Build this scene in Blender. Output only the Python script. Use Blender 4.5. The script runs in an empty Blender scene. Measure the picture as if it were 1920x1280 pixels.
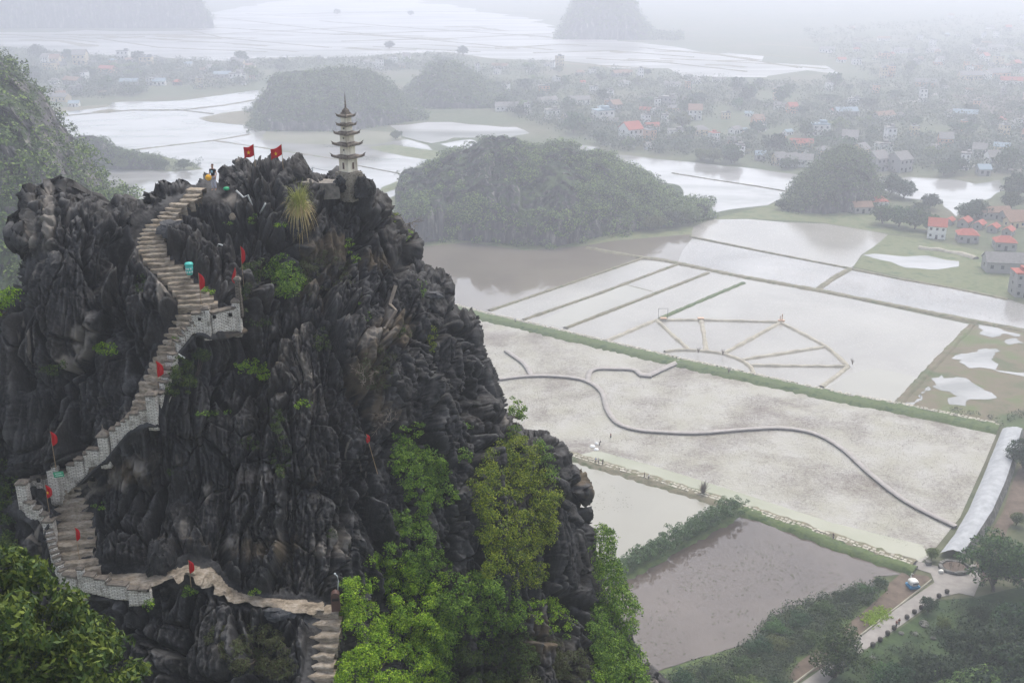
import bpy, bmesh, math, random
import numpy as np
from mathutils import Vector, Matrix
R = math.radians
random.seed(7)
sc = bpy.context.scene
# ------------------------------------------------------------------ camera
F = 2059.0; PITCH = R(20.0); CAMZ = 125.0
cp, sp = math.cos(PITCH), math.sin(PITCH)
cd = bpy.data.cameras.new('camera'); cam = bpy.data.objects.new('camera', cd)
sc.collection.objects.link(cam); sc.camera = cam
cam.location = (0, 0, CAMZ); cam.rotation_euler = (R(90) - PITCH, 0, 0)
cd.sensor_width = 36.0; cd.lens = 36.0 * F / 1920.0
cd.clip_start = 0.5; cd.clip_end = 30000
# ------------------------------------------------------------------ light
w = bpy.data.worlds.new('World'); sc.world = w; w.use_nodes = True
nt = w.node_tree; nt.nodes.clear()
sky = nt.nodes.new('ShaderNodeTexSky'); sky.sky_type = 'NISHITA'; sky.sun_disc = False
SUN_EL, SUN_ROT = R(58), R(24)
sky.sun_elevation = SUN_EL; sky.sun_rotation = SUN_ROT
sky.air_density = 1.0; sky.dust_density = 3.0; sky.ozone_density = 1.0
hs = nt.nodes.new('ShaderNodeHueSaturation'); hs.inputs['Saturation'].default_value = 0.5
bg = nt.nodes.new('ShaderNodeBackground'); bg.inputs['Strength'].default_value = 0.15
ow = nt.nodes.new('ShaderNodeOutputWorld')
nt.links.new(sky.outputs[0], hs.inputs['Color']); nt.links.new(hs.outputs[0], bg.inputs['Color'])
nt.links.new(bg.outputs[0], ow.inputs['Surface'])
sl = bpy.data.lights.new('sun', 'SUN'); sl.energy = 1.2; sl.angle = R(30); sl.color = (1.0, 0.94, 0.85)
so = bpy.data.objects.new('sun', sl); sc.collection.objects.link(so)
# sky sun_rotation is measured clockwise from +Y seen from above
sdir = Vector((math.sin(SUN_ROT) * math.cos(SUN_EL), math.cos(SUN_ROT) * math.cos(SUN_EL), math.sin(SUN_EL)))
so.rotation_euler = sdir.to_track_quat('Z', 'Y').to_euler(); so.location = (0, 0, 400)
sc.view_settings.view_transform = 'Standard'; sc.view_settings.look = 'None'
sc.view_settings.exposure = 0.84; sc.view_settings.gamma = 1.0
sc.render.engine = 'CYCLES'
sc.cycles.volume_bounces = 6; sc.cycles.max_bounces = 8; sc.cycles.diffuse_bounces = 3
sc.cycles.glossy_bounces = 2; sc.cycles.transparent_max_bounces = 8
sc.cycles.use_denoising = True; sc.cycles.caustics_reflective = False
sc.cycles.sample_clamp_indirect = 6

# ------------------------------------------------------------------ helpers
def tag(o, label=None, cat=None, group=None, kind=None):
    if label: o['label'] = label
    if cat: o['category'] = cat
    if group: o['group'] = group
    if kind: o['kind'] = kind
    return o
def ray(px, py):
    x = (px - 960) / F; y = -(py - 640) / F
    return np.array([x, cp + y * sp, -sp + y * cp])
def G(px, py, z=0.0):
    d = ray(px, py); t = (z - CAMZ) / d[2]
    return Vector((d[0] * t, d[1] * t, z))
def AT(px, py, Y):
    d = ray(px, py); t = Y / d[1]
    return Vector((d[0] * t, Y, CAMZ + d[2] * t))
def YN(Y): return 63 + (Y - 63) * (0.5 if Y < 63 else 0.75)      # distances along the crag
def link(o, parent=None):
    sc.collection.objects.link(o)
    if parent is not None: o.parent = parent
    return o
def empty(name, loc=(0, 0, 0), rz=0.0, parent=None):
    o = bpy.data.objects.new(name, None); link(o, parent); o.location = loc; o.rotation_euler = (0, 0, rz)
    o.empty_display_size = 0.3
    return o
def npmesh(name, verts, faces, mat, parent=None, smooth=False, uv=None, loc=None):
    verts = np.asarray(verts, dtype=np.float32); faces = np.asarray(faces, dtype=np.int32)
    me = bpy.data.meshes.new(name); n, k = faces.shape
    me.vertices.add(len(verts)); me.vertices.foreach_set('co', verts.ravel())
    me.loops.add(n * k); me.loops.foreach_set('vertex_index', faces.ravel())
    me.polygons.add(n); me.polygons.foreach_set('loop_start', np.arange(0, n * k, k, dtype=np.int32))
    me.polygons.foreach_set('loop_total', np.full(n, k, dtype=np.int32))
    if smooth: me.polygons.foreach_set('use_smooth', np.ones(n, dtype=bool))
    if uv is not None:
        l = me.uv_layers.new(name='UVMap'); l.data.foreach_set('uv', np.asarray(uv, dtype=np.float32).ravel())
    me.update(calc_edges=True); me.validate()
    me.materials.append(mat)
    o = bpy.data.objects.new(name, me); link(o, parent)
    if loc is not None: o.location = loc
    return o
class MB:
    """collects shapes, builds ONE mesh object"""
    def __init__(s): s.v = []; s.f = []; s.uv = {}
    def add(s, vs, fs):
        b = len(s.v); s.v += [tuple(v) for v in vs]; s.f += [tuple(i + b for i in f) for f in fs]; return s
    def box(s, c, size, rz=0.0, taper=1.0, jit=0.0):
        cx, cy, cz = c; hx, hy, hz = size[0] / 2, size[1] / 2, size[2] / 2
        ca, sa = math.cos(rz), math.sin(rz); vs = []
        for k in (-1, 1):
            t = 1.0 if k < 0 else taper
            for (i, j) in ((-1, -1), (1, -1), (1, 1), (-1, 1)):
                x, y = i * hx * t, j * hy * t
                q = [cx + x * ca - y * sa, cy + x * sa + y * ca, cz + k * hz]
                if jit: q = [a + random.uniform(-jit, jit) for a in q]
                vs.append(q)
        return s.add(vs, [(3, 2, 1, 0), (4, 5, 6, 7), (0, 1, 5, 4), (1, 2, 6, 5), (2, 3, 7, 6), (3, 0, 4, 7)])
    def tube(s, pts, r, n=8, r2=None, cap=True):
        pts = [Vector(p) for p in pts]; m = len(pts); rings = []
        for i, p in enumerate(pts):
            a = pts[max(i - 1, 0)]; b = pts[min(i + 1, m - 1)]; t = (b - a).normalized()
            u = t.cross(Vector((0, 0, 1)));
            if u.length < 1e-3: u = t.cross(Vector((1, 0, 0)))
            u.normalize(); v = t.cross(u)
            rr = r if r2 is None else r + (r2 - r) * i / max(m - 1, 1)
            rings.append([p + u * rr * math.cos(2 * math.pi * k / n) + v * rr * math.sin(2 * math.pi * k / n) for k in range(n)])
        vs = [q for rg in rings for q in rg]; fs = []
        for i in range(m - 1):
            for k in range(n):
                fs.append((i * n + k, i * n + (k + 1) % n, (i + 1) * n + (k + 1) % n, (i + 1) * n + k))
        if cap: fs.append(tuple(range(n))[::-1]); fs.append(tuple((m - 1) * n + k for k in range(n)))
        return s.add(vs, fs)
    def lathe(s, prof, c=(0, 0, 0), n=16):
        vs = []; fs = []; m = len(prof)
        for (r, z) in prof:
            for k in range(n):
                a = 2 * math.pi * k / n; vs.append((c[0] + r * math.cos(a), c[1] + r * math.sin(a), c[2] + z))
        for i in range(m - 1):
            for k in range(n):
                fs.append((i * n + k, i * n + (k + 1) % n, (i + 1) * n + (k + 1) % n, (i + 1) * n + k))
        fs.append(tuple(range(n))[::-1]); fs.append(tuple((m - 1) * n + k for k in range(n)))
        return s.add(vs, fs)
    def build(s, name, mat, parent=None, loc=None, smooth=False, rz=0.0):
        me = bpy.data.meshes.new(name); me.from_pydata(s.v, [], s.f); me.update()
        if smooth:
            for p in me.polygons: p.use_smooth = True
        me.materials.append(mat); o = bpy.data.objects.new(name, me); link(o, parent)
        if loc is not None: o.location = loc
        o.rotation_euler[2] = rz
        return o
def copy_tree(o, parent=None):
    c = o.copy(); sc.collection.objects.link(c)
    if parent is not None: c.parent = parent
    for ch in [x for x in o.children]: copy_tree(ch, c)
    return c
# ---- numpy noise
def _h(ix, iy, iz, seed):
    h = (ix.astype(np.int64) * 374761393 + iy.astype(np.int64) * 668265263 + iz.astype(np.int64) * 2147483647 + seed * 1274126177) & 0xFFFFFFFF
    h = ((h ^ (h >> 13)) * 1274126177) & 0xFFFFFFFF
    h = ((h ^ (h >> 16)) * 2246822519) & 0xFFFFFFFF
    return ((h ^ (h >> 13)) & 0xFFFFFF) / float(0xFFFFFF)
def vnoise(p, seed=0):
    i = np.floor(p).astype(np.int64); f = p - i; f = f * f * (3 - 2 * f); r = 0
    for a in (0, 1):
        wa = f[:, 0] if a else 1 - f[:, 0]
        for b in (0, 1):
            wb = f[:, 1] if b else 1 - f[:, 1]
            for c in (0, 1):
                wc = f[:, 2] if c else 1 - f[:, 2]
                r = r + wa * wb * wc * _h(i[:, 0] + a, i[:, 1] + b, i[:, 2] + c, seed)
    return r * 2 - 1
def fbm(p, oct=4, seed=0, gain=0.5, ridged=False):
    r = 0; a = 1.0; s = 0
    for k in range(oct):
        n = vnoise(p, seed + k * 17)
        if ridged: n = 1 - 2 * np.abs(n)
        r = r + a * n; s += a; a *= gain; p = p * 2.03 + 11.7
    return r / s
def worley(p, seed=0):
    i = np.floor(p).astype(np.int64); n = len(p)
    f1 = np.full(n, 9.0); f2 = np.full(n, 9.0); idn = np.zeros(n); off = np.zeros((n, 3)); id2 = np.zeros(n); id3 = np.zeros(n)
    for a in (-1, 0, 1):
        for b in (-1, 0, 1):
            for c in (-1, 0, 1):
                jx, jy, jz = i[:, 0] + a, i[:, 1] + b, i[:, 2] + c
                qx = jx + _h(jx, jy, jz, seed); qy = jy + _h(jx, jy, jz, seed + 1); qz = jz + _h(jx, jy, jz, seed + 2)
                d = (p[:, 0] - qx) ** 2 + (p[:, 1] - qy) ** 2 + (p[:, 2] - qz) ** 2
                m = d < f1
                f2 = np.where(m, f1, np.minimum(f2, d)); 
                idn = np.where(m, _h(jx, jy, jz, seed + 5), idn); f1 = np.where(m, d, f1)
                for k, v in enumerate((p[:, 0] - qx, p[:, 1] - qy, p[:, 2] - qz)): off[:, k] = np.where(m, v, off[:, k])
    a1 = idn * 97.31; tilt = np.cos(a1) * off[:, 0] + np.sin(a1) * off[:, 2] * 0.55 + np.cos(a1 * 3.1) * off[:, 1] * 0.6
    return np.sqrt(f1), np.sqrt(f2), idn, tilt
def inpoly(px, py, poly):
    r = np.zeros(px.shape, bool); n = len(poly)
    for i in range(n):
        x1, y1 = poly[i]; x2, y2 = poly[(i + 1) % n]
        if y1 == y2: continue
        c = ((y1 > py) != (y2 > py)) & (px < (x2 - x1) * (py - y1) / (y2 - y1) + x1); r ^= c
    return r
def segdist(px, py, pts, closed=False):
    d = np.full(px.shape, 1e9); n = len(pts)
    for i in range(n if closed else n - 1):
        x1, y1 = pts[i][:2]; x2, y2 = pts[(i + 1) % n][:2]
        dx, dy = x2 - x1, y2 - y1; t = np.clip(((px - x1) * dx + (py - y1) * dy) / (dx * dx + dy * dy + 1e-9), 0, 1)
        d = np.minimum(d, np.hypot(px - x1 - t * dx, py - y1 - t * dy))
    return d
# ---- materials
def M(name, col, rough=0.8, spec=0.3):
    m = bpy.data.materials.new(name); m.use_nodes = True; b = m.node_tree.nodes['Principled BSDF']
    b.inputs['Base Color'].default_value = (*col, 1); b.inputs['Roughness'].default_value = rough
    b.inputs['Specular IOR Level'].default_value = spec
    return m
def ramp(nt, fac, stops):
    r = nt.nodes.new('ShaderNodeValToRGB'); e = r.color_ramp.elements
    while len(e) < len(stops): e.new(0.5)
    for k, (p, c) in enumerate(stops):
        e[k].position = p; e[k].color = (*c, 1) if len(c) == 3 else c
    nt.links.new(fac, r.inputs[0]); return r.outputs[0]
def wpos(nt, scale=(1, 1, 1)):
    g = nt.nodes.new('ShaderNodeNewGeometry'); mp = nt.nodes.new('ShaderNodeMapping'); mp.inputs['Scale'].default_value = scale
    nt.links.new(g.outputs['Position'], mp.inputs['Vector']); return mp.outputs[0]
def opos(nt, scale=(1, 1, 1)):
    g = nt.nodes.new('ShaderNodeTexCoord'); mp = nt.nodes.new('ShaderNodeMapping'); mp.inputs['Scale'].default_value = scale
    nt.links.new(g.outputs['Object'], mp.inputs['Vector']); return mp.outputs[0]
def noise(nt, vec, scale, detail=6, rough=0.6, dist=0.0):
    n = nt.nodes.new('ShaderNodeTexNoise'); n.inputs['Scale'].default_value = scale; n.inputs['Detail'].default_value = detail
    n.inputs['Roughness'].default_value = rough; n.inputs['Distortion'].default_value = dist
    nt.links.new(vec, n.inputs['Vector']); return n.outputs['Fac']
def mixc(nt, fac, a, b, mode='MIX'):
    m = nt.nodes.new('ShaderNodeMix'); m.data_type = 'RGBA'; m.blend_type = mode
    for sock, v in ((m.inputs[0], fac), (m.inputs[6], a), (m.inputs[7], b)):
        if isinstance(v, bpy.types.NodeSocket): nt.links.new(v, sock)
        elif isinstance(v, (int, float)): sock.default_value = v
        else: sock.default_value = (*v, 1)
    return m.outputs[2]
def mathn(nt, op, a, b=None):
    m = nt.nodes.new('ShaderNodeMath'); m.operation = op
    for sock, v in ((m.inputs[0], a), (m.inputs[1], b)):
        if v is None: continue
        if isinstance(v, bpy.types.NodeSocket): nt.links.new(v, sock)
        else: sock.default_value = v
    return m.outputs[0]
def bump(nt, h, strength, dist, bsdf):
    b = nt.nodes.new('ShaderNodeBump'); b.inputs['Strength'].default_value = strength; b.inputs['Distance'].default_value = dist
    nt.links.new(h, b.inputs['Height']); nt.links.new(b.outputs[0], bsdf.inputs['Normal'])
def noisy(name, c1, c2, scale=1.0, rough=0.85, world=True, stretch=(1, 1, 1), bmp=0.0, lo=0.35, hi=0.65, c3=None, spec=0.3):
    m = M(name, c1, rough, spec); nt = m.node_tree; b = nt.nodes['Principled BSDF']
    v = wpos(nt, stretch) if world else opos(nt, stretch)
    n = noise(nt, v, scale)
    st = [(lo, c1), (hi, c2)] if c3 is None else [(lo, c1), ((lo + hi) / 2, c2), (hi, c3)]
    nt.links.new(ramp(nt, n, st), b.inputs['Base Color'])
    if bmp: bump(nt, noise(nt, v, scale * 4), 1.0, bmp, b)
    return m
# ------------------------------------------------------------------ haze
HAZE_D = 0.0007
hm = bpy.data.materials.new('haze_air'); hm.use_nodes = True; hn = hm.node_tree; hn.nodes.clear()
pv = hn.nodes.new('ShaderNodeVolumePrincipled'); pv.inputs['Color'].default_value = (0.88, 0.905, 1.0, 1)
pv.inputs['Density'].default_value = HAZE_D; pv.inputs['Anisotropy'].default_value = 0.5
ho = hn.nodes.new('ShaderNodeOutputMaterial'); hn.links.new(pv.outputs[0], ho.inputs['Volume'])
hb = MB().box((0, 4000, 65), (13000, 13000, 150)); hz = hb.build('haze', hm); tag(hz, kind='stuff')
hz['label'] = 'thin pale mist lying over the whole flooded valley'

# ------------------------------------------------------------------ ground
def ground_mat():
    m = M('land', (0.1, 0.11, 0.07)); nt = m.node_tree; b = nt.nodes['Principled BSDF']
    v = wpos(nt); n1 = noise(nt, v, 0.012, 8, 0.65); n2 = noise(nt, v, 0.25, 6)
    c = ramp(nt, n1, [(0.36, (0.045, 0.075, 0.03)), (0.5, (0.09, 0.105, 0.05)), (0.64, (0.15, 0.12, 0.085))])
    c = mixc(nt, 0.5, c, ramp(nt, n2, [(0.3, (0.03, 0.05, 0.02)), (0.7, (0.16, 0.17, 0.1))]))
    nt.links.new(c, b.inputs['Base Color']); b.inputs['Roughness'].default_value = 0.95
    return m
LAND = ground_mat()
g = MB().add([(-6400, -2400, 0), (6400, -2400, 0), (6400, 10400, 0), (-6400, 10400, 0)], [(0, 1, 2, 3)]).build('ground', LAND)
tag(g, 'flat green and brown valley floor', kind='structure')

def flat(name, pts, mat, z, label=None, kind='structure', jag=0.0, sub=0.0):
    """ground polygon traced on the valley floor (pixels cast onto z=0)"""
    P = [G(x, y, 0) for x, y in pts]
    if jag:
        Q = []; n = len(P)
        for i in range(n):
            a, b = P[i], P[(i + 1) % n]; L = (b - a).length; k = max(1, min(60, int(L / sub)))
            for j in range(k):
                q = a.lerp(b, j / k)
                Q.append(q + Vector((random.uniform(-jag, jag), random.uniform(-jag, jag), 0)) if j or True else q)
        P = Q
    bm = bmesh.new(); vs = [bm.verts.new((p.x, p.y, 0)) for p in P]; f = bm.faces.new(vs)
    bmesh.ops.triangulate(bm, faces=[f]); bmesh.ops.recalc_face_normals(bm, faces=bm.faces)
    for f in bm.faces:
        if f.normal.z < 0: f.normal_flip()
    me = bpy.data.meshes.new(name); bm.to_mesh(me); bm.free(); me.materials.append(mat)
    o = bpy.data.objects.new(name, me); link(o); o.location.z = z
    return tag(o, label, kind=kind)

def water_mat(name, mud, rough=0.06, stops=None, nscale=0.05, speck=None, spscale=1.2, stretch=(1, 1, 1), ior=1.5, bmp=0.0):
    m = M(name, mud, rough); nt = m.node_tree; b = nt.nodes['Principled BSDF']; b.inputs['IOR'].default_value = ior
    b.inputs['Specular IOR Level'].default_value = 0.5
    v = wpos(nt, stretch); c = None
    if stops: c = ramp(nt, noise(nt, v, nscale, 7, 0.6, 0.4), stops)
    if speck:
        n = noise(nt, wpos(nt), spscale, 3, 0.7)
        th, scol, wd = speck
        f = ramp(nt, n, [(th, (0, 0, 0)), (th + wd, (1, 1, 1))])
        big = ramp(nt, noise(nt, wpos(nt), 0.035, 5, 0.6), [(0.38, (0, 0, 0)), (0.55, (1, 1, 1))])
        f = mathn(nt, 'MULTIPLY', f, big)
        c = mixc(nt, f, c if c is not None else mud, scol)
        r = mathn(nt, 'ADD', rough, mathn(nt, 'MULTIPLY', f, 0.6)); nt.links.new(r, b.inputs['Roughness'])
    if c is not None: nt.links.new(c, b.inputs['Base Color'])
    if bmp: bump(nt, noise(nt, wpos(nt), 1.5, 4), 0.5, bmp, b)
    return m
W_PALE = water_mat('pale_paddy_water', (0.40, 0.39, 0.37), 0.14, [(0.35, (0.26, 0.245, 0.215)), (0.65, (0.34, 0.325, 0.285))], 0.03,
                   (0.57, (0.17, 0.14, 0.12), 0.09), 1.3)
W_STUB = water_mat('stubble_paddy_water', (0.40, 0.39, 0.38), 0.14, [(0.35, (0.24, 0.235, 0.22)), (0.65, (0.36, 0.35, 0.33))], 0.03,
                   (0.52, (0.15, 0.13, 0.12), 0.10), 1.1)
W_SMOOTH = water_mat('silty_water', (0.43, 0.42, 0.37), 0.06, [(0.35, (0.27, 0.26, 0.215)), (0.65, (0.33, 0.315, 0.26))], 0.02)
W_BROWN = water_mat('brown_pond_water', (0.21, 0.18, 0.145), 0.04, [(0.35, (0.14, 0.12, 0.095)), (0.65, (0.19, 0.165, 0.13))], 0.02)
W_DARK = water_mat('dark_pond_water', (0.15, 0.125, 0.11), 0.03, [(0.35, (0.075, 0.058, 0.047)), (0.65, (0.12, 0.096, 0.08))], 0.03)
W_LAKE = water_mat('far_lake_water', (0.42, 0.41, 0.40), 0.10, [(0.36, (0.20, 0.20, 0.18)), (0.5, (0.32, 0.315, 0.30)), (0.62, (0.37, 0.365, 0.355))], 0.02, stretch=(1, 2.2, 1))
W_FAR = water_mat('far_plain_water', (0.3, 0.3, 0.3), 0.35, [(0.36, (0.07, 0.075, 0.055)), (0.48, (0.20, 0.20, 0.18)), (0.58, (0.34, 0.335, 0.33))], 0.016, stretch=(0.35, 1.6, 1))
W_GREEN = water_mat('green_tinted_water', (0.42, 0.42, 0.32), 0.07, [(0.35, (0.27, 0.28, 0.185)), (0.65, (0.36, 0.355, 0.27))], 0.03)
def lotus_mat():
    m = M('lotus_field_water', (0.4, 0.38, 0.32)); nt = m.node_tree; b = nt.nodes['Principled BSDF']
    v = wpos(nt); n1 = noise(nt, v, 0.045, 9, 0.7, 0.3); n2 = noise(nt, v, 1.1, 5, 0.8); n3 = noise(nt, wpos(nt, (1, 1, 1)), 0.12, 5)
    pale = ramp(nt, n3, [(0.35, (0.37, 0.355, 0.285)), (0.65, (0.43, 0.415, 0.375))])
    f = mathn(nt, 'ADD', mathn(nt, 'MULTIPLY', n1, 0.85), mathn(nt, 'MULTIPLY', n2, 0.5))
    f = ramp(nt, f, [(0.64, (0, 0, 0)), (0.83, (0.9, 0.9, 0.9))])
    c = mixc(nt, f, pale, (0.15, 0.118, 0.10)); nt.links.new(c, b.inputs['Base Color'])
    b.inputs['Roughness'].default_value = 0.35; b.inputs['IOR'].default_value = 1.33
    bump(nt, n2, 1.0, 0.3, b)
    return m
W_LOTUS = lotus_mat()
MARSH = noisy('marsh_grass', (0.07, 0.10, 0.035), (0.16, 0.13, 0.085), 0.06, c3=(0.11, 0.14, 0.05), bmp=0.1)
LAWN = noisy('short_grass', (0.06, 0.10, 0.03), (0.15, 0.16, 0.075), 0.16, c3=(0.085, 0.12, 0.04), bmp=0.1)
GRASSBANK = noisy('bank_grass', (0.03, 0.065, 0.016), (0.095, 0.13, 0.04), 0.5, bmp=0.12, c3=(0.06, 0.09, 0.03))
DRYBANK = noisy('earth_bank', (0.10, 0.10, 0.06), (0.20, 0.175, 0.115), 0.35, bmp=0.08, c3=(0.085, 0.105, 0.045))
PALEEARTH = noisy('pale_earth', (0.30, 0.27, 0.21), (0.42, 0.39, 0.31), 0.5, bmp=0.05)
CONCRETE = noisy('road_concrete', (0.24, 0.22, 0.20), (0.32, 0.295, 0.27), 0.5, bmp=0.01)
DIRT = noisy('brown_dirt', (0.09, 0.065, 0.048), (0.16, 0.12, 0.09), 0.4, bmp=0.03)
W = 'water'
flat(W, [(690, 470), (800, 462), (880, 455), (935, 463), (985, 470), (1040, 466), (1092, 462), (1200, 487), (1060, 535), (920, 583), (880, 598), (780, 600), (700, 590)], W_BROWN, 0.10, 'brown flooded pond at the foot of the hill')
flat(W, [(1092, 462), (1150, 452), (1230, 445), (1293, 440), (1298, 447), (1280, 470), (1270, 494), (1200, 487)], W_BROWN, 0.12, 'narrow brown pond beside the hill shore')
flat(W, [(1296, 443), (1300, 425), (1335, 412), (1400, 411), (1470, 417), (1550, 420), (1640, 435), (1665, 440), (1640, 462), (1615, 478), (1600, 500), (1590, 505), (1440, 474)], W_PALE, 0.10, 'pale lake paddy with reflected trees')
flat(W, [(1294, 447), (1440, 476), (1590, 505), (1560, 522), (1530, 542), (1400, 520), (1240, 489), (1280, 470)], W_STUB, 0.11, 'long paddy strip between two dikes')
flat(W, [(1597, 508), (1700, 526), (1780, 541), (1885, 560), (1930, 575), (1930, 618), (1880, 612), (1760, 588), (1538, 542)], W_STUB, 0.10, 'stubble paddy on the right')
flat(W, [(870, 590), (920, 582), (1200, 488), (1240, 490), (1400, 522), (1560, 553), (1760, 596), (1822, 609), (1755, 680), (1682, 758), (1560, 735), (1280, 672), (1100, 632), (900, 594)], W_PALE, 0.09, 'large pale flooded paddy with fan of earth bunds')
flat(W, [(1600, 700), (1640, 690), (1690, 700), (1725, 710), (1682, 757), (1545, 730)], W_SMOOTH, 0.115, 'smooth silty corner of the big paddy')
flat(W, [(1000, 606), (1175, 533), (1225, 546), (1130, 590), (1060, 614)], W_SMOOTH, 0.115, 'smooth silty strip between bunds')
flat(W, [(700, 540), (900, 598), (1100, 640), (1270, 683), (1560, 748), (1690, 778), (1868, 815), (1845, 870), (1800, 970), (1740, 1045), (1715, 1062), (1560, 1008), (1380, 948), (1240, 902), (1075, 855), (900, 800), (700, 740)], W_LOTUS, 0.10, 'wide lotus pond of pale water and withered brown stalks')
flat(W, [(1075, 855), (1240, 900), (1380, 945), (1560, 1003), (1712, 1058), (1740, 1040), (1730, 1022), (1560, 980), (1380, 922), (1240, 878), (1120, 845)], W_GREEN, 0.12, 'green tinted shallow edge of the lotus pond')
flat(W, [(1000, 850), (1070, 862), (1240, 912), (1375, 955), (1290, 1000), (1175, 1062), (1100, 1040), (1000, 980)], W_SMOOTH, 0.10, 'smooth beige pond left of the hedge')
flat(W, [(1100, 1120), (1175, 1080), (1290, 1015), (1385, 965), (1440, 985), (1500, 1005), (1560, 1030), (1610, 1045), (1665, 1065), (1690, 1078), (1640, 1082), (1650, 1095), (1590, 1108), (1560, 1122), (1500, 1135), (1450, 1158), (1425, 1185), (1405, 1205), (1340, 1225), (1290, 1240), (1220, 1262), (1150, 1300), (1100, 1290)], W_DARK, 0.10, 'dark reflecting pond below the hedge', jag=0.35, sub=2.5)
flat(W, [(1140, 288), (1180, 291), (1230, 298), (1330, 308), (1420, 318), (1500, 328), (1505, 350), (1480, 368), (1440, 384), (1340, 398), (1300, 400), (1255, 385), (1220, 350), (1170, 320)], W_LAKE, 0.10, 'pale lake behind the wooded hill', jag=1.5, sub=10)
flat(W, [(1625, 333), (1680, 336), (1700, 333), (1745, 335), (1790, 338), (1830, 345), (1870, 338), (1885, 350), (1860, 372), (1815, 392), (1790, 405), (1770, 380), (1700, 372), (1650, 352)], W_LAKE, 0.10, 'pale inlet near the village houses', jag=1.5, sub=8)
flat(W, [(1615, 478), (1640, 476), (1700, 482), (1735, 479), (1770, 487), (1800, 490), (1800, 500), (1760, 506), (1700, 503), (1670, 492)], W_LAKE, 0.10, 'white puddle in the lawn by the bungalows', jag=0.6, sub=4)
def zp(pts, ox, oy, s): return [(ox + x / s, oy + y / s) for x, y in pts]
for i, (q, lb) in enumerate([
    ([(400, 680), (480, 655), (520, 680), (640, 680), (740, 700), (820, 770), (960, 830), (930, 870), (700, 870), (690, 915), (560, 900), (540, 850), (600, 835), (550, 790), (420, 770)], 'largest puddle in the green marsh'),
    ([(570, 515), (650, 470), (760, 465), (850, 430), (985, 430), (920, 520), (985, 560), (940, 610), (860, 600), (690, 590), (640, 530)], 'middle puddle in the green marsh'),
    ([(780, 215), (880, 225), (980, 260), (1160, 310), (1150, 330), (1000, 300), (930, 330), (800, 310), (830, 275)], 'upper puddle in the green marsh'),
    ([(1010, 360), (1110, 335), (1175, 380), (1050, 400)], 'small puddle in the green marsh'),
    ([(940, 615), (1060, 625), (1240, 640), (1240, 670), (1060, 640)], 'thin channel across the green marsh'),
    ([(170, 915), (280, 850), (285, 815), (390, 760), (400, 772), (300, 825), (298, 860), (225, 915)], 'narrow ditch running to the long dike')]):
    flat(W, zp(q, 1660, 560, 4.573), W_LAKE, 0.10, lb, jag=0.8, sub=1.6)
flat('grass', [(1822, 609), (1900, 618), (1990, 632), (1990, 830), (1880, 800), (1690, 762), (1682, 757), (1755, 680)], MARSH, 0.05, 'green and brown marsh grass')
flat('grass', [(1600, 500), (1620, 475), (1660, 440), (1740, 450), (1990, 500), (1990, 580), (1885, 558), (1780, 539)], LAWN, 0.05, 'lawn with puddle below the bungalows')
flat('grass', [(1330, 412), (1400, 395), (1460, 380), (1500, 370), (1640, 400), (1760, 420), (1760, 445), (1650, 436), (1540, 417), (1400, 410)], LAWN, 0.04, 'green shore of the upper lake')
flat('grass', [(760, 455), (880, 440), (1000, 440), (1100, 445), (1290, 425), (1340, 400), (1335, 413), (1295, 440), (1092, 463), (1010, 479), (935, 463), (880, 456), (780, 475)], LAWN, 0.06, 'bright grass strip along the hill foot')
# far flooded plains
flat(W, [(60, 222), (115, 212), (210, 196), (212, 192), (330, 190), (420, 178), (490, 168), (496, 182), (488, 205), (470, 240), (560, 252), (640, 250), (740, 254), (800, 272), (832, 290), (800, 305), (770, 318), (745, 350), (740, 400), (640, 420), (240, 420), (60, 380)], W_LAKE, 0.08, 'broad flooded plain behind the crag', jag=2.5, sub=14)
flat(W, [(-40, 62), (160, 58), (380, 57), (390, 22), (520, 4), (720, -12), (800, 5), (1000, 35), (1070, 62), (1130, 72), (1240, 84), (1330, 100), (1400, 100), (1460, 118), (1560, 124), (1600, 138), (1520, 136), (1420, 150), (1300, 140), (1150, 125), (960, 110), (900, 108), (820, 96), (640, 108), (420, 112), (320, 108), (150, 102), (0, 84), (-40, 80)], W_FAR, 0.08, 'far flooded rice plain', jag=22, sub=40)
flat(W, [(200, 320), (225, 318), (330, 322), (420, 330), (300, 335)], W_LAKE, 0.1, 'narrow strip of water')
flat(W, [(740, 236), (800, 228), (880, 232), (960, 240), (1000, 252), (930, 262), (860, 258), (800, 268), (750, 256)], W_FAR, 0.07, 'broken shallow paddies between the pagoda and the village', jag=4, sub=12)
flat(W, [(830, 270), (880, 262), (905, 268), (890, 282), (850, 280)], W_LAKE, 0.075, 'small pale pool behind the wooded hill', jag=1.5, sub=8)
flat(W, [(1010, 278), (1060, 268), (1120, 276), (1130, 284), (1050, 284)], W_LAKE, 0.075, 'narrow pale channel behind the wooded hill', jag=1.5, sub=8)
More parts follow.
